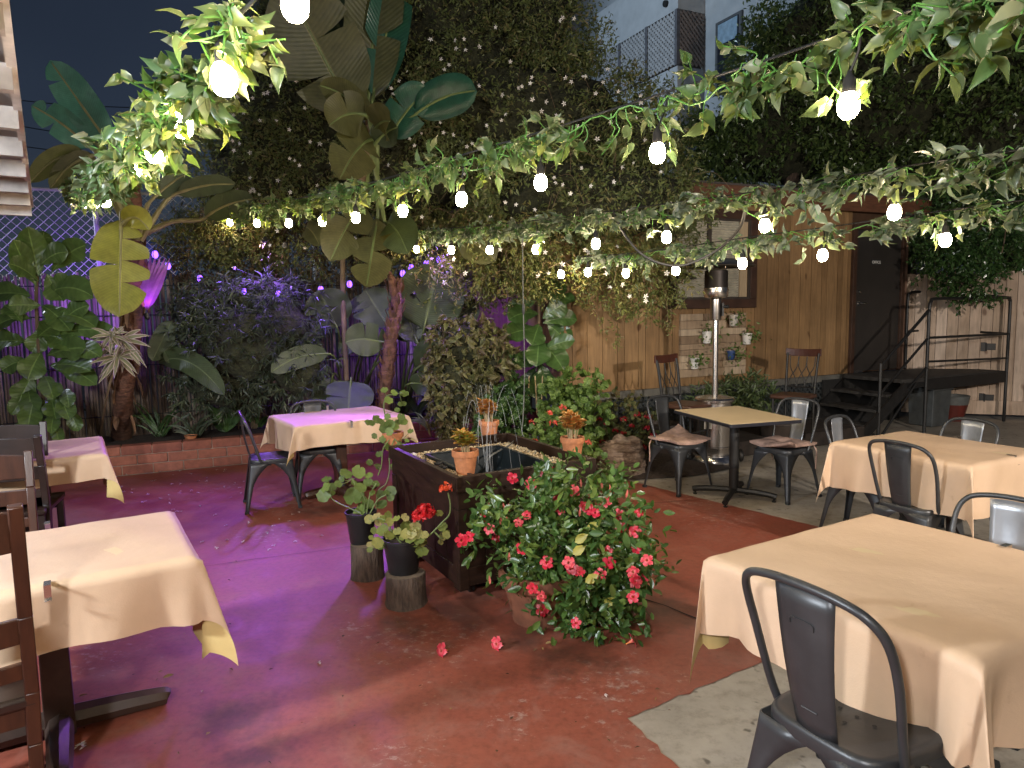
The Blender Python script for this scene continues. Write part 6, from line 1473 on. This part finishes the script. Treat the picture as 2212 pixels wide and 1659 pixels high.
fiddle("fiddle leaf fig with large dull green leaves in the left corner by the reed fence", (100, 930), 7.2, [(95, 880), (85, 780), (78, 650), (85, 540)],
 [(85, 600, 60, 492, 62), (85, 575, 145, 545, 56), (110, 590, 185, 530, 60), (100, 590, 135, 650, 60), (85, 610, 20, 570, 52), (70, 640, -25, 640, 66), (95, 640, 200, 640, 64), (90, 660, 150, 712, 62), (70, 690, -10, 705, 50), (100, 690, 205, 705, 60), (90, 720, 160, 755, 66), (60, 740, -30, 745, 70), (115, 725, 250, 722, 48), (90, 760, 60, 820, 62), (100, 770, 185, 752, 60), (110, 790, 195, 800, 60), (105, 790, 205, 830, 56), (75, 800, 40, 868, 58), (95, 810, 115, 860, 54), (110, 830, 125, 880, 46), (70, 850, 25, 895, 42), (75, 860, 60, 925, 52), (95, 860, 85, 930, 54), (110, 860, 120, 905, 52), (125, 850, 150, 905, 44), (60, 840, 70, 900, 48), (140, 840, 150, 880, 34), (120, 890, 110, 935, 34), (115, 910, 128, 960, 30), (80, 620, 30, 520, 50), (90, 660, 20, 660, 50), (85, 545, 95, 500, 44), (100, 700, 70, 760, 50), (130, 760, 215, 770, 50), (60, 780, 5, 800, 50), (130, 700, 190, 660, 50), (60, 900, 40, 940, 44), (110, 640, 150, 600, 46), (50, 700, 10, 660, 48), (140, 870, 170, 930, 36), (80, 730, 120, 700, 50)], M_fidd, 1., 3)
fiddle("fiddle leaf fig with dark glossy leaves and cane stakes left of the tan building", (1165, 890), 8.0, [(1165, 840), (1160, 760), (1165, 680), (1160, 620)],
 [(1160, 650, 1098, 672, 46), (1165, 640, 1120, 622, 44), (1170, 650, 1225, 622, 46), (1165, 680, 1100, 690, 56), (1170, 690, 1222, 655, 54), (1165, 700, 1150, 745, 56), (1170, 700, 1245, 690, 44), (1180, 700, 1228, 745, 58), (1160, 710, 1092, 725, 52), (1165, 730, 1160, 790, 64), (1170, 740, 1218, 800, 58), (1160, 760, 1118, 790, 54), (1168, 780, 1190, 850, 58), (1158, 790, 1130, 840, 44), (1165, 660, 1170, 600, 40), (1165, 640, 1200, 590, 38), (1170, 760, 1240, 735, 40), (1160, 800, 1160, 860, 48), (1170, 820, 1210, 850, 40), (1160, 640, 1130, 590, 36), (1190, 640, 1240, 650, 36)], M_fiddD, 1., 6)
b = MB(); cs_ = thing("cane_stakes", "three pale bamboo canes staking the fiddle leaf fig by the building", "stakes", G(1165, 905, .05))
for x0, x1 in ((1143, 1140), (1156, 1160), (1172, 1169)):
    b = MB(); b.tube([D(x1, 895, 7.75), D((x0+x1)/2, 850, 7.75), D(x0, 812, 7.75)], .008, 6); b.obj("cane", mat("bamboo_cane", (.42, .32, .18), .6), cs_, world=True)
# coleus mound
M_col = leafmat("coleus_leaf", [(.085, .095, .03), (.12, .125, .045), (.10, .07, .04), (.14, .14, .055), (.16, .15, .06)], .5, .2, (1.2, 1, .6), edge=((.17, .165, .075), .8, .2))
EC = [pell(1010, 745, 7.6, 80, 60, .35), pell(985, 830, 7.5, 60, 75, .3), pell(1060, 770, 7.6, 45, 60, .3), pell(960, 885, 7.4, 35, 55, .25), pell(1040, 850, 7.5, 40, 60, .25), pell(950, 800, 7.6, 35, 45, .25)]
ct = thing("coleus", "tall mound of brown and green coleus behind the fountain", "plant", soilY(1000, 905))
lv = LV(); mass(lv, EC, 620, 6, .05, .075, .05, down=.35, out=.8, lo=.7, hi=1.05, tpl=HEART); lv.obj("foliage", M_col, ct); core(EC, .7).obj("inner_growth", M_inner, ct, world=True)
EC = [pell(1085, 830, 7.7, 45, 70, .25), pell(1100, 890, 7.5, 40, 60, .25), pell(1075, 910, 7.2, 45, 45, .25)]
ct = thing("ivy_shrub", "dark rounded leaf shrub between the coleus and the cane stakes", "shrub", soilY(1090, 935))
lv = LV(); mass(lv, EC, 260, 6, .06, .06, .06, down=.3, out=.8, lo=.6, hi=1.05, tpl=ROUND); lv.obj("foliage", M_fiddD, ct)
# tall geranium and flowering bed at the corner of the building
M_gerD = leafmat("bed_geranium_leaf", [(.075, .14, .03), (.115, .19, .042), (.165, .25, .058)], .5, .25, (1.3, 1.3, .5))
def bedplant(name, label, ells, n, sz, m, px, py, z=.05, flowers=(), fm=None, fr=.035, tpl=ROUND, wd=None):
    g = G(px, py, z); t = thing(name, label, "plant", g); lv = LV(); mass(lv, ells, n, 4, .06, sz, wd or sz, down=.1, out=.9, lo=.4, hi=1.05, tpl=tpl); lv.obj("foliage", m, t); b = MB()
    for k in range(14): e = random.choice(ells); q = Vector(e[0])+Vector((random.uniform(-1, 1)*e[1][0]*.7, 0, random.uniform(-.5, .7)*e[1][2])); b.tube(smooth_path([g+Vector((random.uniform(-.1, .1), 0, 0)), g.lerp(q, .5)+Vector((random.uniform(-.05, .05), 0, .05)), q], 4), .006, 5)
    b.obj("stems", M_stem, t, world=True)
    for x, y in flowers:
        c = min((ELL(x, y, cc, r) for cc, r in ells), key=lambda q: q.y)-Vector((0, .05, 0)); pom("flower_head", c, fr*random.uniform(.8, 1.2), fm, t, 22, fr*.7)
    return t
bedplant("tall_geranium", "tall light green geranium against the left end of the tan building", [pell(1250, 825, 7.3, 55, 40, .22), pell(1235, 880, 7.2, 50, 60, .22), pell(1280, 880, 7.3, 30, 50, .2), pell(1200, 870, 7.2, 28, 45, .2), pell(1265, 930, 7.1, 45, 45, .2)], 210, .062, M_gerD, 1240, 985)
bedplant("red_geranium_bed", "straggling geranium with dark red flowers behind the boulder", [pell(1330, 895, 7.75, 80, 42, .25), pell(1300, 935, 7.6, 60, 40, .25), pell(1390, 920, 7.75, 45, 50, .2), pell(1345, 945, 7.6, 60, 35, .2)], 230, .048, leafmat("dusky_geranium_leaf", [(.05, .065, .02), (.08, .095, .03), (.12, .12, .04), (.10, .07, .03)], .6, .2), 1330, 990, .05,
 [(1292, 905), (1328, 930), (1345, 935), (1362, 920), (1375, 895), (1395, 925), (1300, 955), (1388, 965), (1410, 940), (1310, 915), (1282, 962), (1345, 905), (1398, 900), (1285, 985)], leafmat("crimson_geranium", [(.26, .006, .012), (.36, .01, .02)], .5, .2), .03)
bedplant("orange_geranium", "low geranium with a few orange and pink blooms behind the right fountain pot", [pell(1160, 950, 6.6, 55, 35, .2), pell(1190, 930, 6.7, 45, 40, .2), pell(1260, 975, 6.5, 30, 30, .2), pell(1215, 960, 6.6, 40, 30, .2)], 130, .055, M_gerD, 1180, 985, .05,
 [(1185, 892), (1151, 911), (1153, 953), (1194, 913), (1270, 955), (1215, 880)], leafmat("salmon_bloom", [(.66, .07, .05), (.70, .12, .08)], .5, .2), .03)
bedplant("corner_weed", "small dark leafy plant at the right corner of the fountain, before the boulder", [pell(1303, 1020, 5.6, 22, 34, .10), pell(1318, 1045, 5.5, 18, 22, .10)], 18, .04, M_gerD, 1312, 1060, .0)
bedplant("wall_oleander", "narrow leaved shrub at the foot of the building wall behind the heater", [pell(1590, 850, 8.4, 60, 32, .3), pell(1630, 855, 8.5, 45, 40, .25), pell(1525, 865, 8.2, 36, 22, .25)], 230, .10, leafmat("narrow_leaf", [(.05, .08, .03), (.08, .115, .04), (.11, .145, .055)], .5, .2), 1590, 930, 0, tpl=LANCE, wd=.022)
# dark plant tub behind the bare table
for px, py, r, h, lb in ((1545, 925, .26, .42, "wide dark planter tub directly behind the heater"), (1690, 925, .26, .36, "black planter tub under the right cross back chair"), (1432, 930, .24, .36, "dark planter tub under the left cross back chair")):
    p = D(px, py, 8.1); pot((p.x, 8.15, 0), lb, r, h, mat("dark_tub", (.035, .025, .02), .6), "planter_tub", "dark planter tubs along the house wall", False)
# boulder
p = G(1345, 1030); bo = thing("boulder", "pale ridged boulder beside the fountain and the left cushioned chair", "rock", (p.x, p.y+.13, 0))
def rockmat():
    m, nt, b, o = _nt("boulder_stone"); v = mapped(nt, (1, 1, 4.5), (.15, .1, 0)); n1 = noise(nt, 7, 9, .72, vec=v, dist=.7)
    c = ramp(nt, n1, [(.34, (.07, .042, .028)), (.48, (.25, .17, .12)), (.66, (.42, .32, .24))]).outputs[0]; L(nt, c, b.inputs['Base Color']); b.inputs['Roughness'].default_value = .85; bump(nt, b, n1, 1., .06); return m
v, f = ico(5); from mathutils import noise as mn
vv = []
for q in v:
    k = 1+.22*mn.noise(Vector(q)*1.6)+.10*mn.noise(Vector((q[0]*3, q[1]*3, q[2]*9)))+.05*mn.noise(Vector((q[0]*8, q[1]*8, q[2]*16))); k -= .12*max(0, q[2]-.55)
    x, y, z = q[0]*.27*k, q[1]*.24*k, q[2]*.26*k+.15
    vv.append((x+.05*z, y, max(z, -.01)))
b = MB(); b.add(vv, f); b.obj("stone", rockmat(), bo, angle=0)
# reclaimed wood board with hanging pots on the house wall
bx0, bz1 = BWl(1466, 676); bx1, bz0 = BWl(1606, 806)
wb_ = thing("wall_board", "patchwork board of pale reclaimed planks hung under the window", "wall panel", OB, ANG)
b = MB(); z = bz0; rz_ = random.Random(5)
while z < bz1-.02:
    h = min(rz_.choice((.07, .085, .10)), bz1-z); x = bx0
    while x < bx1-.02:
        l = min(rz_.uniform(.22, .5), bx1-x); l = bx1-x if bx1-x-l < .1 else l; b.box2((x+.002, -.03-rz_.uniform(0, .012), z+.002), (x+l-.002, -.002, z+h-.003)); x += l
    z += h
b.obj("planks", woodmat("reclaimed", (.21, .14, .085), (.33, .235, .15), (.44, .34, .235), .7), wb_, smooth=False)
M_herb = leafmat("herb_leaf", [(.07, .12, .025), (.11, .17, .04), (.16, .21, .06)], .5, .25)
for px, py, w_, h_, m, lb, ln in ((1514, 728, .125, .145, M_white, "white ribbed pot hung at the left of the wall board", .25), (1600, 731, .13, .14, M_white, "white pot hung at the right edge of the wall board with trailing herb", .2), (1571, 692, .13, .14, mat("cracked_white", (.52, .48, .42), .6, var=.3), "chalky white pot hung at the top of the wall board", .18), (1488, 784, .115, .13, M_white, "white pot hung lowest, at the left bottom of the wall board", .16), (1566, 766, .11, .11, mat("blue_glaze", (.03, .06, .16), .35), "blue glazed pot hung behind the heater pole on the wall board", .22)):
    x, z = BWl(px, py); c = OB+AD*x+AN*.11+Vector((0, 0, z-h_/2)); pot(tuple(c), lb, w_/2, h_, m, "hanging_pot", "small pots hung on the wall board", False)
    t = thing("hanging_herb", {"white ribbed": "trailing herb spilling right from the left white wall pot", "white pot hung at": "bushy herb in the right hand white wall pot", "chalky white": "thin sprigs in the top chalky wall pot", "white pot hung lo": "purplish rosette in the lowest white wall pot", "blue glazed p": "trailing greenery over the blue wall pot"}[[k for k in ("white ribbed", "white pot hung at", "chalky white", "white pot hung lo", "blue glazed p") if lb.startswith(k)][0]], "plant", tuple(c+Vector((0, 0, h_))), 0, "herbs in the wall pots")
    lv = LV(); top = np.array(c+Vector((0, 0, h_*.95))); k = 60; P = top+RNG.normal(size=(k, 3))*np.array([ln*.35, .04, ln*.3])+np.array([ln*.2 if "left" in lb else .06, -.03, -ln*.15]); lv.add(P, rdir(k), rdir(k)+np.array([0, -.4, .5]), RNG.uniform(.03, .06, k), RNG.uniform(.02, .04, k), LANCE); lv.obj("leaves", M_herb, t)
# ------------------------------------------------------------------ string lights wound with artificial ivy
def glassbulb(s): return emit("warm_bulb_glass", (1.0, .79, .52), s)
BULB = 150.0
M_bulb = glassbulb(BULB)
M_ivy = leafmat("ivy_leaf", [(.07, .13, .045), (.11, .175, .065), (.18, .22, .11), (.08, .17, .06), (.27, .29, .18)], .36, .36, (1.3, 1.25, .4), edge=((.44, .42, .29), 1.02, .4))
M_ivyG = leafmat("ivy_leaf_grey", [(.085, .13, .085), (.13, .175, .12), (.21, .25, .19), (.10, .16, .10), (.33, .37, .30)], .33, .3, (1.25, 1.25, .45), edge=((.48, .49, .40), 1.0, .4))
M_ivyS = mat("ivy_stem", (.10, .26, .05), .45, var=.3)
def bulb_mesh():
    b = MB(); b.lathe([(.002, -.052), (.016, -.049), (.026, -.038), (.0305, -.022), (.030, -.004), (.025, .012), (.017, .024)], 12, capb=True, capt=True); return b
def sock_mesh():
    b = MB(); b.lathe([(.0185, .018), (.019, .03), (.017, .062), (.010, .072), (.005, .085)], 12, capb=True, capt=True); return b
BM0 = SM0 = None; BULBS = []
def light_string(label, cable, bulbs, name="string_light"):
    """cable and bulbs as pixel + distance"""
    global BM0, SM0
    t = thing(name, label, "string lights", D(*cable[0]), 0, "festoon light strings over the patio")
    pts = smooth_path([D(*c) for c in cable], 8)
    b = MB(); b.tube(pts, .0045, 6); b.obj("cable", M_cable, t, world=True)
    M = rootmat(t).inverted()
    for px, py, Y in bulbs:
        c = D(px, py, Y); BULBS.append(c)
        if BM0 is None:
            BM0 = bulb_mesh().obj("bulb", M_bulb, t, angle=0); SM0 = sock_mesh().obj("socket", M_rub, BM0); o = BM0
        else:
            o = BM0.copy(); COL.objects.link(o); o.parent = t; s = SM0.copy(); COL.objects.link(s); s.parent = o
        o.matrix_basis = M @ Matrix.Translation(c+Vector((0, 0, .012)))
        a = min(pts, key=lambda q: (q-c).length); d = MB(); q = c+Vector((0, 0, .09)); d.tube(smooth_path([q, q.lerp(a, .5)+Vector((.01, 0, 0)), a], 3), .004, 5); d.obj("drop_cord", M_cable, t, world=True)
    return t, pts
def garland(label, pts, m, dens, sz, drop, seed, out=.07, start=0, end=1, sp=1.):
    r_ = random.Random(seed); t = thing("ivy_garland", label, "garland", tuple(pts[0]), 0, "artificial ivy garlands on the light strings")
    cum = [0]
    for a, e in zip(pts[:-1], pts[1:]): cum.append(cum[-1]+(e-a).length)
    tot = cum[-1]
    def at(u):
        u = u*tot; i = max(0, min(len(pts)-2, next((k for k, x in enumerate(cum) if x > u), len(pts)-1)-1)); return pts[i].lerp(pts[i+1], (u-cum[i])/max(1e-6, cum[i+1]-cum[i]))
    lv = LV(); b = MB(); n = int(tot*dens)
    vine = []
    for i in range(int(tot/.05)):
        u = start+(end-start)*i/max(1, int(tot/.05)-1); c = at(u); a = i*1.1; vine.append(c+Vector((math.cos(a)*.018, math.sin(a)*.018, math.sin(a*1.3)*.022-.02-drop*.12*(1+math.sin(i*.23+seed)))))
    b.tube(vine, .0035, 5)
    k = 0
    while k < n:
        u = start+(end-start)*r_.random(); c = at(u); low = r_.random()**1.1*drop*(.55+.45*math.sin(u*tot*3.1+seed)**2)
        q = c+Vector((r_.gauss(0, out*.45), r_.gauss(0, out*.45), -low+r_.uniform(-.01, .035)))
        if any((q-w_).length < .085 for w_ in BULBS): k += .2; continue
        # a sprig: short stem with three to five leaves
        d = Vector((r_.gauss(0, .8), r_.gauss(0, .8), r_.uniform(-1.1, .35))).normalized(); L_ = r_.uniform(.05, .13); tip = q+d*L_
        if r_.random() < .75: b.tube(smooth_path([c+Vector((0, 0, -.015)), (c+q)/2+Vector((r_.gauss(0, .01), r_.gauss(0, .01), -.015)), q, tip], 4), .0026, 4)
        for j in range(r_.choice((3, 4, 4, 5))):
            e = q.lerp(tip, r_.uniform(.2, 1)); uu = Vector((d.x+r_.gauss(0, .75), d.y+r_.gauss(0, .75), d.z+r_.gauss(-.15, .6))).normalized(); nn = Vector((r_.gauss(0, .7), r_.gauss(-.35, .6), r_.gauss(.35, .6))).normalized(); l = sz*r_.uniform(.6, 1.25)
            lv.add(np.array([e]), np.array([uu]), np.array([nn]), l, l*r_.uniform(.55, .8), HEART); k += 1
    b.obj("stems", M_ivyS, t, world=True); lv.obj("leaves", m, t, True); return t
# first string, upper left
S1 = [(690, -150, .95), (612, 0-60, 1.35), (478, 75, 1.80), (385, 205, 2.24), (325, 278, 2.62), (280, 322, 2.97), (205, 388, 4.5), (170, 412, 6.5)]
t, p = light_string("festoon string of warm bulbs curving down the upper left corner", S1, [(637, 6, 1.62), (484, 170, 1.74), (394, 270, 2.24), (334, 328, 2.62), (305, 372, 2.97), (228, 433, 4.3), (205, 437, 5.2), (184, 440, 6.3)])
garland("thick ivy garland curving down the upper left corner of the photo", p, M_ivy, 600, .050, .11, 1, .07, start=.125)
# second: the long diagonal one
S2 = [(2420, -75, 1.2), (2260, -45, 1.4), (2100, -18, 1.6), (1833, 68, 2.14), (1660, 128, 2.45), (1480, 186, 2.76), (1168, 285, 3.43), (997, 335, 3.9), (870, 375, 4.5), (769, 402, 5.15), (624, 432, 6.5), (500, 448, 8.2)]
t, p = light_string("long festoon string crossing diagonally from the top right corner to the banana", S2, [(1833, 227, 2.14), (1420, 330, 2.76), (1168, 394, 3.43), (997, 430, 3.9), (870, 455, 4.5), (769, 470, 5.15), (696, 478, 5.85), (624, 482, 6.5), (555, 482, 7.2), (497, 480, 8.2)])
garland("loose ivy garland along the long diagonal light string across the middle", p, M_ivy, 180, .066, .18, 2, .05, start=.02)
# third
S3 = [(2330, 305, 2.5), (2212, 322, 2.75), (1975, 356, 3.4), (1652, 411, 4.1), (1440, 440, 4.6), (1287, 460, 5.2), (1158, 476, 5.8), (1058, 486, 6.4), (975, 492, 7.0), (890, 496, 7.8)]
t, p = light_string("festoon string running from the right edge across the wooden building to the jasmine", S3, [(1932, 458, 3.5), (1652, 487, 4.1), (1440, 512, 4.6), (1287, 526, 5.2), (1158, 538, 5.8), (1058, 540, 6.4), (975, 540, 7.0), (900, 538, 7.6)])
garland("silvery ivy garland on the third light string over the building's eave", p, M_ivyG, 220, .066, .15, 3, .055)
# fourth
S4 = [(2330, 408, 3.3), (2212, 432, 3.6), (1975, 464, 4.15), (1777, 492, 4.5), (1604, 514, 5.05), (1460, 536, 5.65), (1352, 548, 6.3), (1240, 556, 6.9)]
t, p = light_string("lowest festoon string passing in front of the heater top at the right", S4, [(2042, 518, 4.0), (1777, 551, 4.5), (1604, 569, 5.05), (1460, 584, 5.65), (1352, 590, 6.2), (1270, 588, 6.6), (1212, 592, 6.9)])
garland("silvery ivy garland on the lowest light string beside the heater top", p, M_ivyG, 180, .066, .13, 4, .05)
# two more strings over the photographer's head, so bulbs go on behind the camera
def over(a, e, n, sag, label):
    a, e = Vector(a), Vector(e); t = thing("string_light", label, "string lights", tuple(a), 0, "festoon light strings over the patio"); pts = [a.lerp(e, i/20)-Vector((0, 0, sag*4*(i/20)*(1-i/20))) for i in range(21)]
    b = MB(); b.tube(pts, .0045, 6); b.obj("cable", M_cable, t, world=True); M = rootmat(t).inverted()
    for i in range(n):
        u = (i+.5)/n; c = a.lerp(e, u)-Vector((0, 0, sag*4*u*(1-u)+.2)); o = BM0.copy(); COL.objects.link(o); o.parent = t; s = SM0.copy(); COL.objects.link(s); s.parent = o; o.matrix_basis = M @ Matrix.Translation(c)
over((.25, .9, 2.55), (2.6, -2.6, 2.7), 6, .1, "near end of the festoon strings running on over the photographer's right shoulder")
over((-.3, .7, 2.55), (1.5, -2.6, 2.7), 6, .1, "near end of the festoon strings running on behind the photographer")
over((3.4, 1.9, 2.4), (5.2, -1.5, 2.6), 6, .1, "near end of the festoon strings beyond the right edge of the photo")
# dark sagging cable at the heater
ln = thing("sagging_cable", "thick dark cable sagging in a loop in front of the window and heater", "cable", D(1333, 479, 5))
b = MB(); b.tube(smooth_path([D(1325, 455, 5.0), D(1345, 500, 4.95), D(1385, 548, 4.9), D(1435, 571, 4.85), D(1485, 571, 4.8), D(1548, 541, 4.7), D(1588, 505, 4.5), D(1604, 478, 4.3), D(1612, 430, 4.2)], 5), .009, 7); b.obj("flex", M_cable, ln, world=True)

# ------------------------------------------------------------------ violet lanterns along the fence
M_vio = emit("violet_bulb", (.24, .09, 1.0), 3.6)
vt = thing("violet_light_string", "string of violet bulbs sagging along the back fence", "string lights", D(335, 550, 7.9))
VB = [(335, 549, 7.5), (363, 574, 8.2), (432, 601, 8.35), (528, 630, 8.0), (601, 635, 8.0), (693, 625, 8.1), (755, 613, 8.3), (888, 578, 8.2), (921, 568, 8.3), (949, 560, 8.35), (1170, 617, 8.2), (870, 590, 8.4)]
b = MB(); b.tube(smooth_path([D(x, y-14, Y) for x, y, Y in VB[:10]], 5), .004, 5); b.obj("cable", M_cable, vt, world=True)
for x, y, Y in VB:
    c = D(x, y, Y); b = MB(); b.lathe([(.003, -.045), (.022, -.035), (.032, -.01), (.026, .02), (.014, .035)], 10, tuple(c), capt=True); o = b.obj("bulb", M_vio, vt, world=True, angle=0)
    b = MB(); b.lathe([(.016, .034), (.016, .06), (.006, .075)], 8, tuple(c), capt=True)
    for k in range(4):
        q = k*PI/2; b.tube([c+Vector((.015*math.cos(q), .015*math.sin(q), .045)), c+Vector((.045*math.cos(q), .045*math.sin(q), 0)), c+Vector((.02*math.cos(q), .02*math.sin(q), -.055))], .003, 4)
    b.obj("cage", M_cable, o, world=True)
# ------------------------------------------------------------------ lamps, plus added unseen lights for the plants, fence and apartment block
def lamp(name, label, loc, target, kind, col, power, size=.06, angle=100, blend=.4, mount=None):
    loc = Vector(loc); fs = .4 if name == 'violet_spot' else 1.; t = thing(name, label, "lamp", tuple(loc)); d = (Vector(target)-loc).normalized(); q = d.to_track_quat('-Z', 'Y')
    b = MB(); b.lathe([(.03, .16), (.06, .13), (.075, .03), (.085, .012), (.08, .014), (.07, .03)], 16, capb=True); b.v = [tuple(q @ (Vector(v)*fs)) for v in b.v]; b.obj("housing", M_black, t)
    if mount:
        b = MB(); b.tube([Vector((0, 0, 0))-d*.12*fs, Vector(mount)-loc], .014*fs, 8); b.obj("bracket", M_black, t)
    l = bpy.data.lights.new(name, kind); l.color = col; l.energy = power
    l.shadow_soft_size = size
    if kind == 'SPOT': l.spot_size = math.radians(angle); l.spot_blend = blend
    o = bpy.data.objects.new("light", l); COL.objects.link(o); o.parent = t; o.matrix_basis = q.to_matrix().to_4x4(); return o
WARM = (1.0, .76, .50)
lamp("floodlight", "white floodlight under the corrugated patio roof at far left", (-3.6, .8, 2.32), (1.6, 5.0, .8), 'SPOT', (.86, .93, 1.0), 760, .14, 140, .5, mount=(-3.6, .8, 2.55))
lamp("floodlight", "warm porch floodlight behind the photographer on the left", (-.85, -1.1, 2.55), (1.0, 6, .8), 'SPOT', (.97, .97, 1.0), 430, .10, 140, .5, mount=(-.85, -1.4, 2.6))
lamp("floodlight", "warm porch floodlight behind the photographer on the right", (4.6, .2, 2.6), (4.6, 8, 1.0), 'SPOT', (1.0, .90, .80), 1150, .08, 120, .5, mount=(4.7, -.1, 2.6))
lamp("violet_spot", "violet floodlight in the vines above the violet lit table", (-1.0, 7.3, 1.85), (-2.25, 4.2, 0), 'SPOT', (.36, .10, 1.0), 330, .10, 58, .6, mount=(-1.0, 7.9, 1.8))
lamp("violet_spot", "violet floodlight beside the banana trunk", (-2.9, 7.5, 2.15), (-3.3, 5.0, 0), 'SPOT', (.42, .10, 1.0), 130, .06, 80, .6, mount=(-2.9, 8.3, 2.1))
lamp("violet_spot", "small added violet light under the glowing palm leaf fan", (-3.72, 7.3, 1.72), (-3.95, 7.55, 2.4), 'SPOT', (.55, .12, 1.0), 10, .03, 90, .6)  # added because the bulb beside the fan is too weak to light it
lamp("violet_spot", "added violet light in the left bed washing the reed fence", (-4.6, 7.7, 2.0), (-5.6, 9.0, 1.9), 'SPOT', (.28, .10, 1.0), 60, .04, 130, .6)  # added light for the violet wash on the canes
lamp("violet_spot", "added violet light hidden behind the large round leaves, facing the reed fence", (-.95, 8.75, 2.15), (-.8, 9.3, 1.2), 'SPOT', (.22, .08, 1.0), 110, .04, 140, .6)  # added light for the violet glow behind the leaves
for vx, lb in ((-2.35, "added violet light over the arching violet leaf left of the clothed table"), (-1.75, "added violet light above the left bird of paradise clump"), (-.75, "added violet light above the right bird of paradise clump")):
    lamp("violet_spot", lb, (vx, 7.55, 2.38), (vx-.1, 7.85, .8), 'SPOT', (.24, .10, 1.0), 52, .04, 105, .7)  # added lights to strengthen the violet on the leaves
lamp("violet_spot", "small added violet light among the vines above the largest round leaf", (-.72, 8.0, 2.45), (-1.0, 7.9, 1.4), 'SPOT', (.28, .12, 1.0), 45, .03, 110, .7)  # added light for the violet tip of the largest leaf
lamp("violet_spot", "added violet light over the feathery shrub", (-2.75, 8.1, 2.5), (-2.9, 7.7, 1.0), 'SPOT', (.26, .11, 1.0), 210, .04, 120, .7)  # added light for violet highlights on the shrub
lamp("street_flood", "cool white yard light beyond the chain link fence", (-7.2, 8.6, 3.4), (-4.5, 8.2, 2.4), 'SPOT', (.75, .82, 1.0), 260, .1, 120, .6)
lamp("unseen_cool_lamp", "added unseen cool lamp lighting the apartment block", (-3.0, 13.0, 9.0), (4, 16.5, 8.4), 'SPOT', (.62, .80, 1.0), 1100, .15, 70, .6)  # added out of view to brighten the apartment walls
sc_ = scene.cycles
sc_.use_denoising = True
try: sc_.denoiser = 'OPENIMAGEDENOISE'; sc_.denoising_input_passes = 'RGB_ALBEDO_NORMAL'
except Exception: pass
sc_.max_bounces = 6; sc_.diffuse_bounces = 3; sc_.glossy_bounces = 3; sc_.transmission_bounces = 4; sc_.transparent_max_bounces = 8
sc_.sample_clamp_indirect = 4.0; sc_.use_light_tree = True; sc_.caustics_reflective = False; sc_.caustics_refractive = False
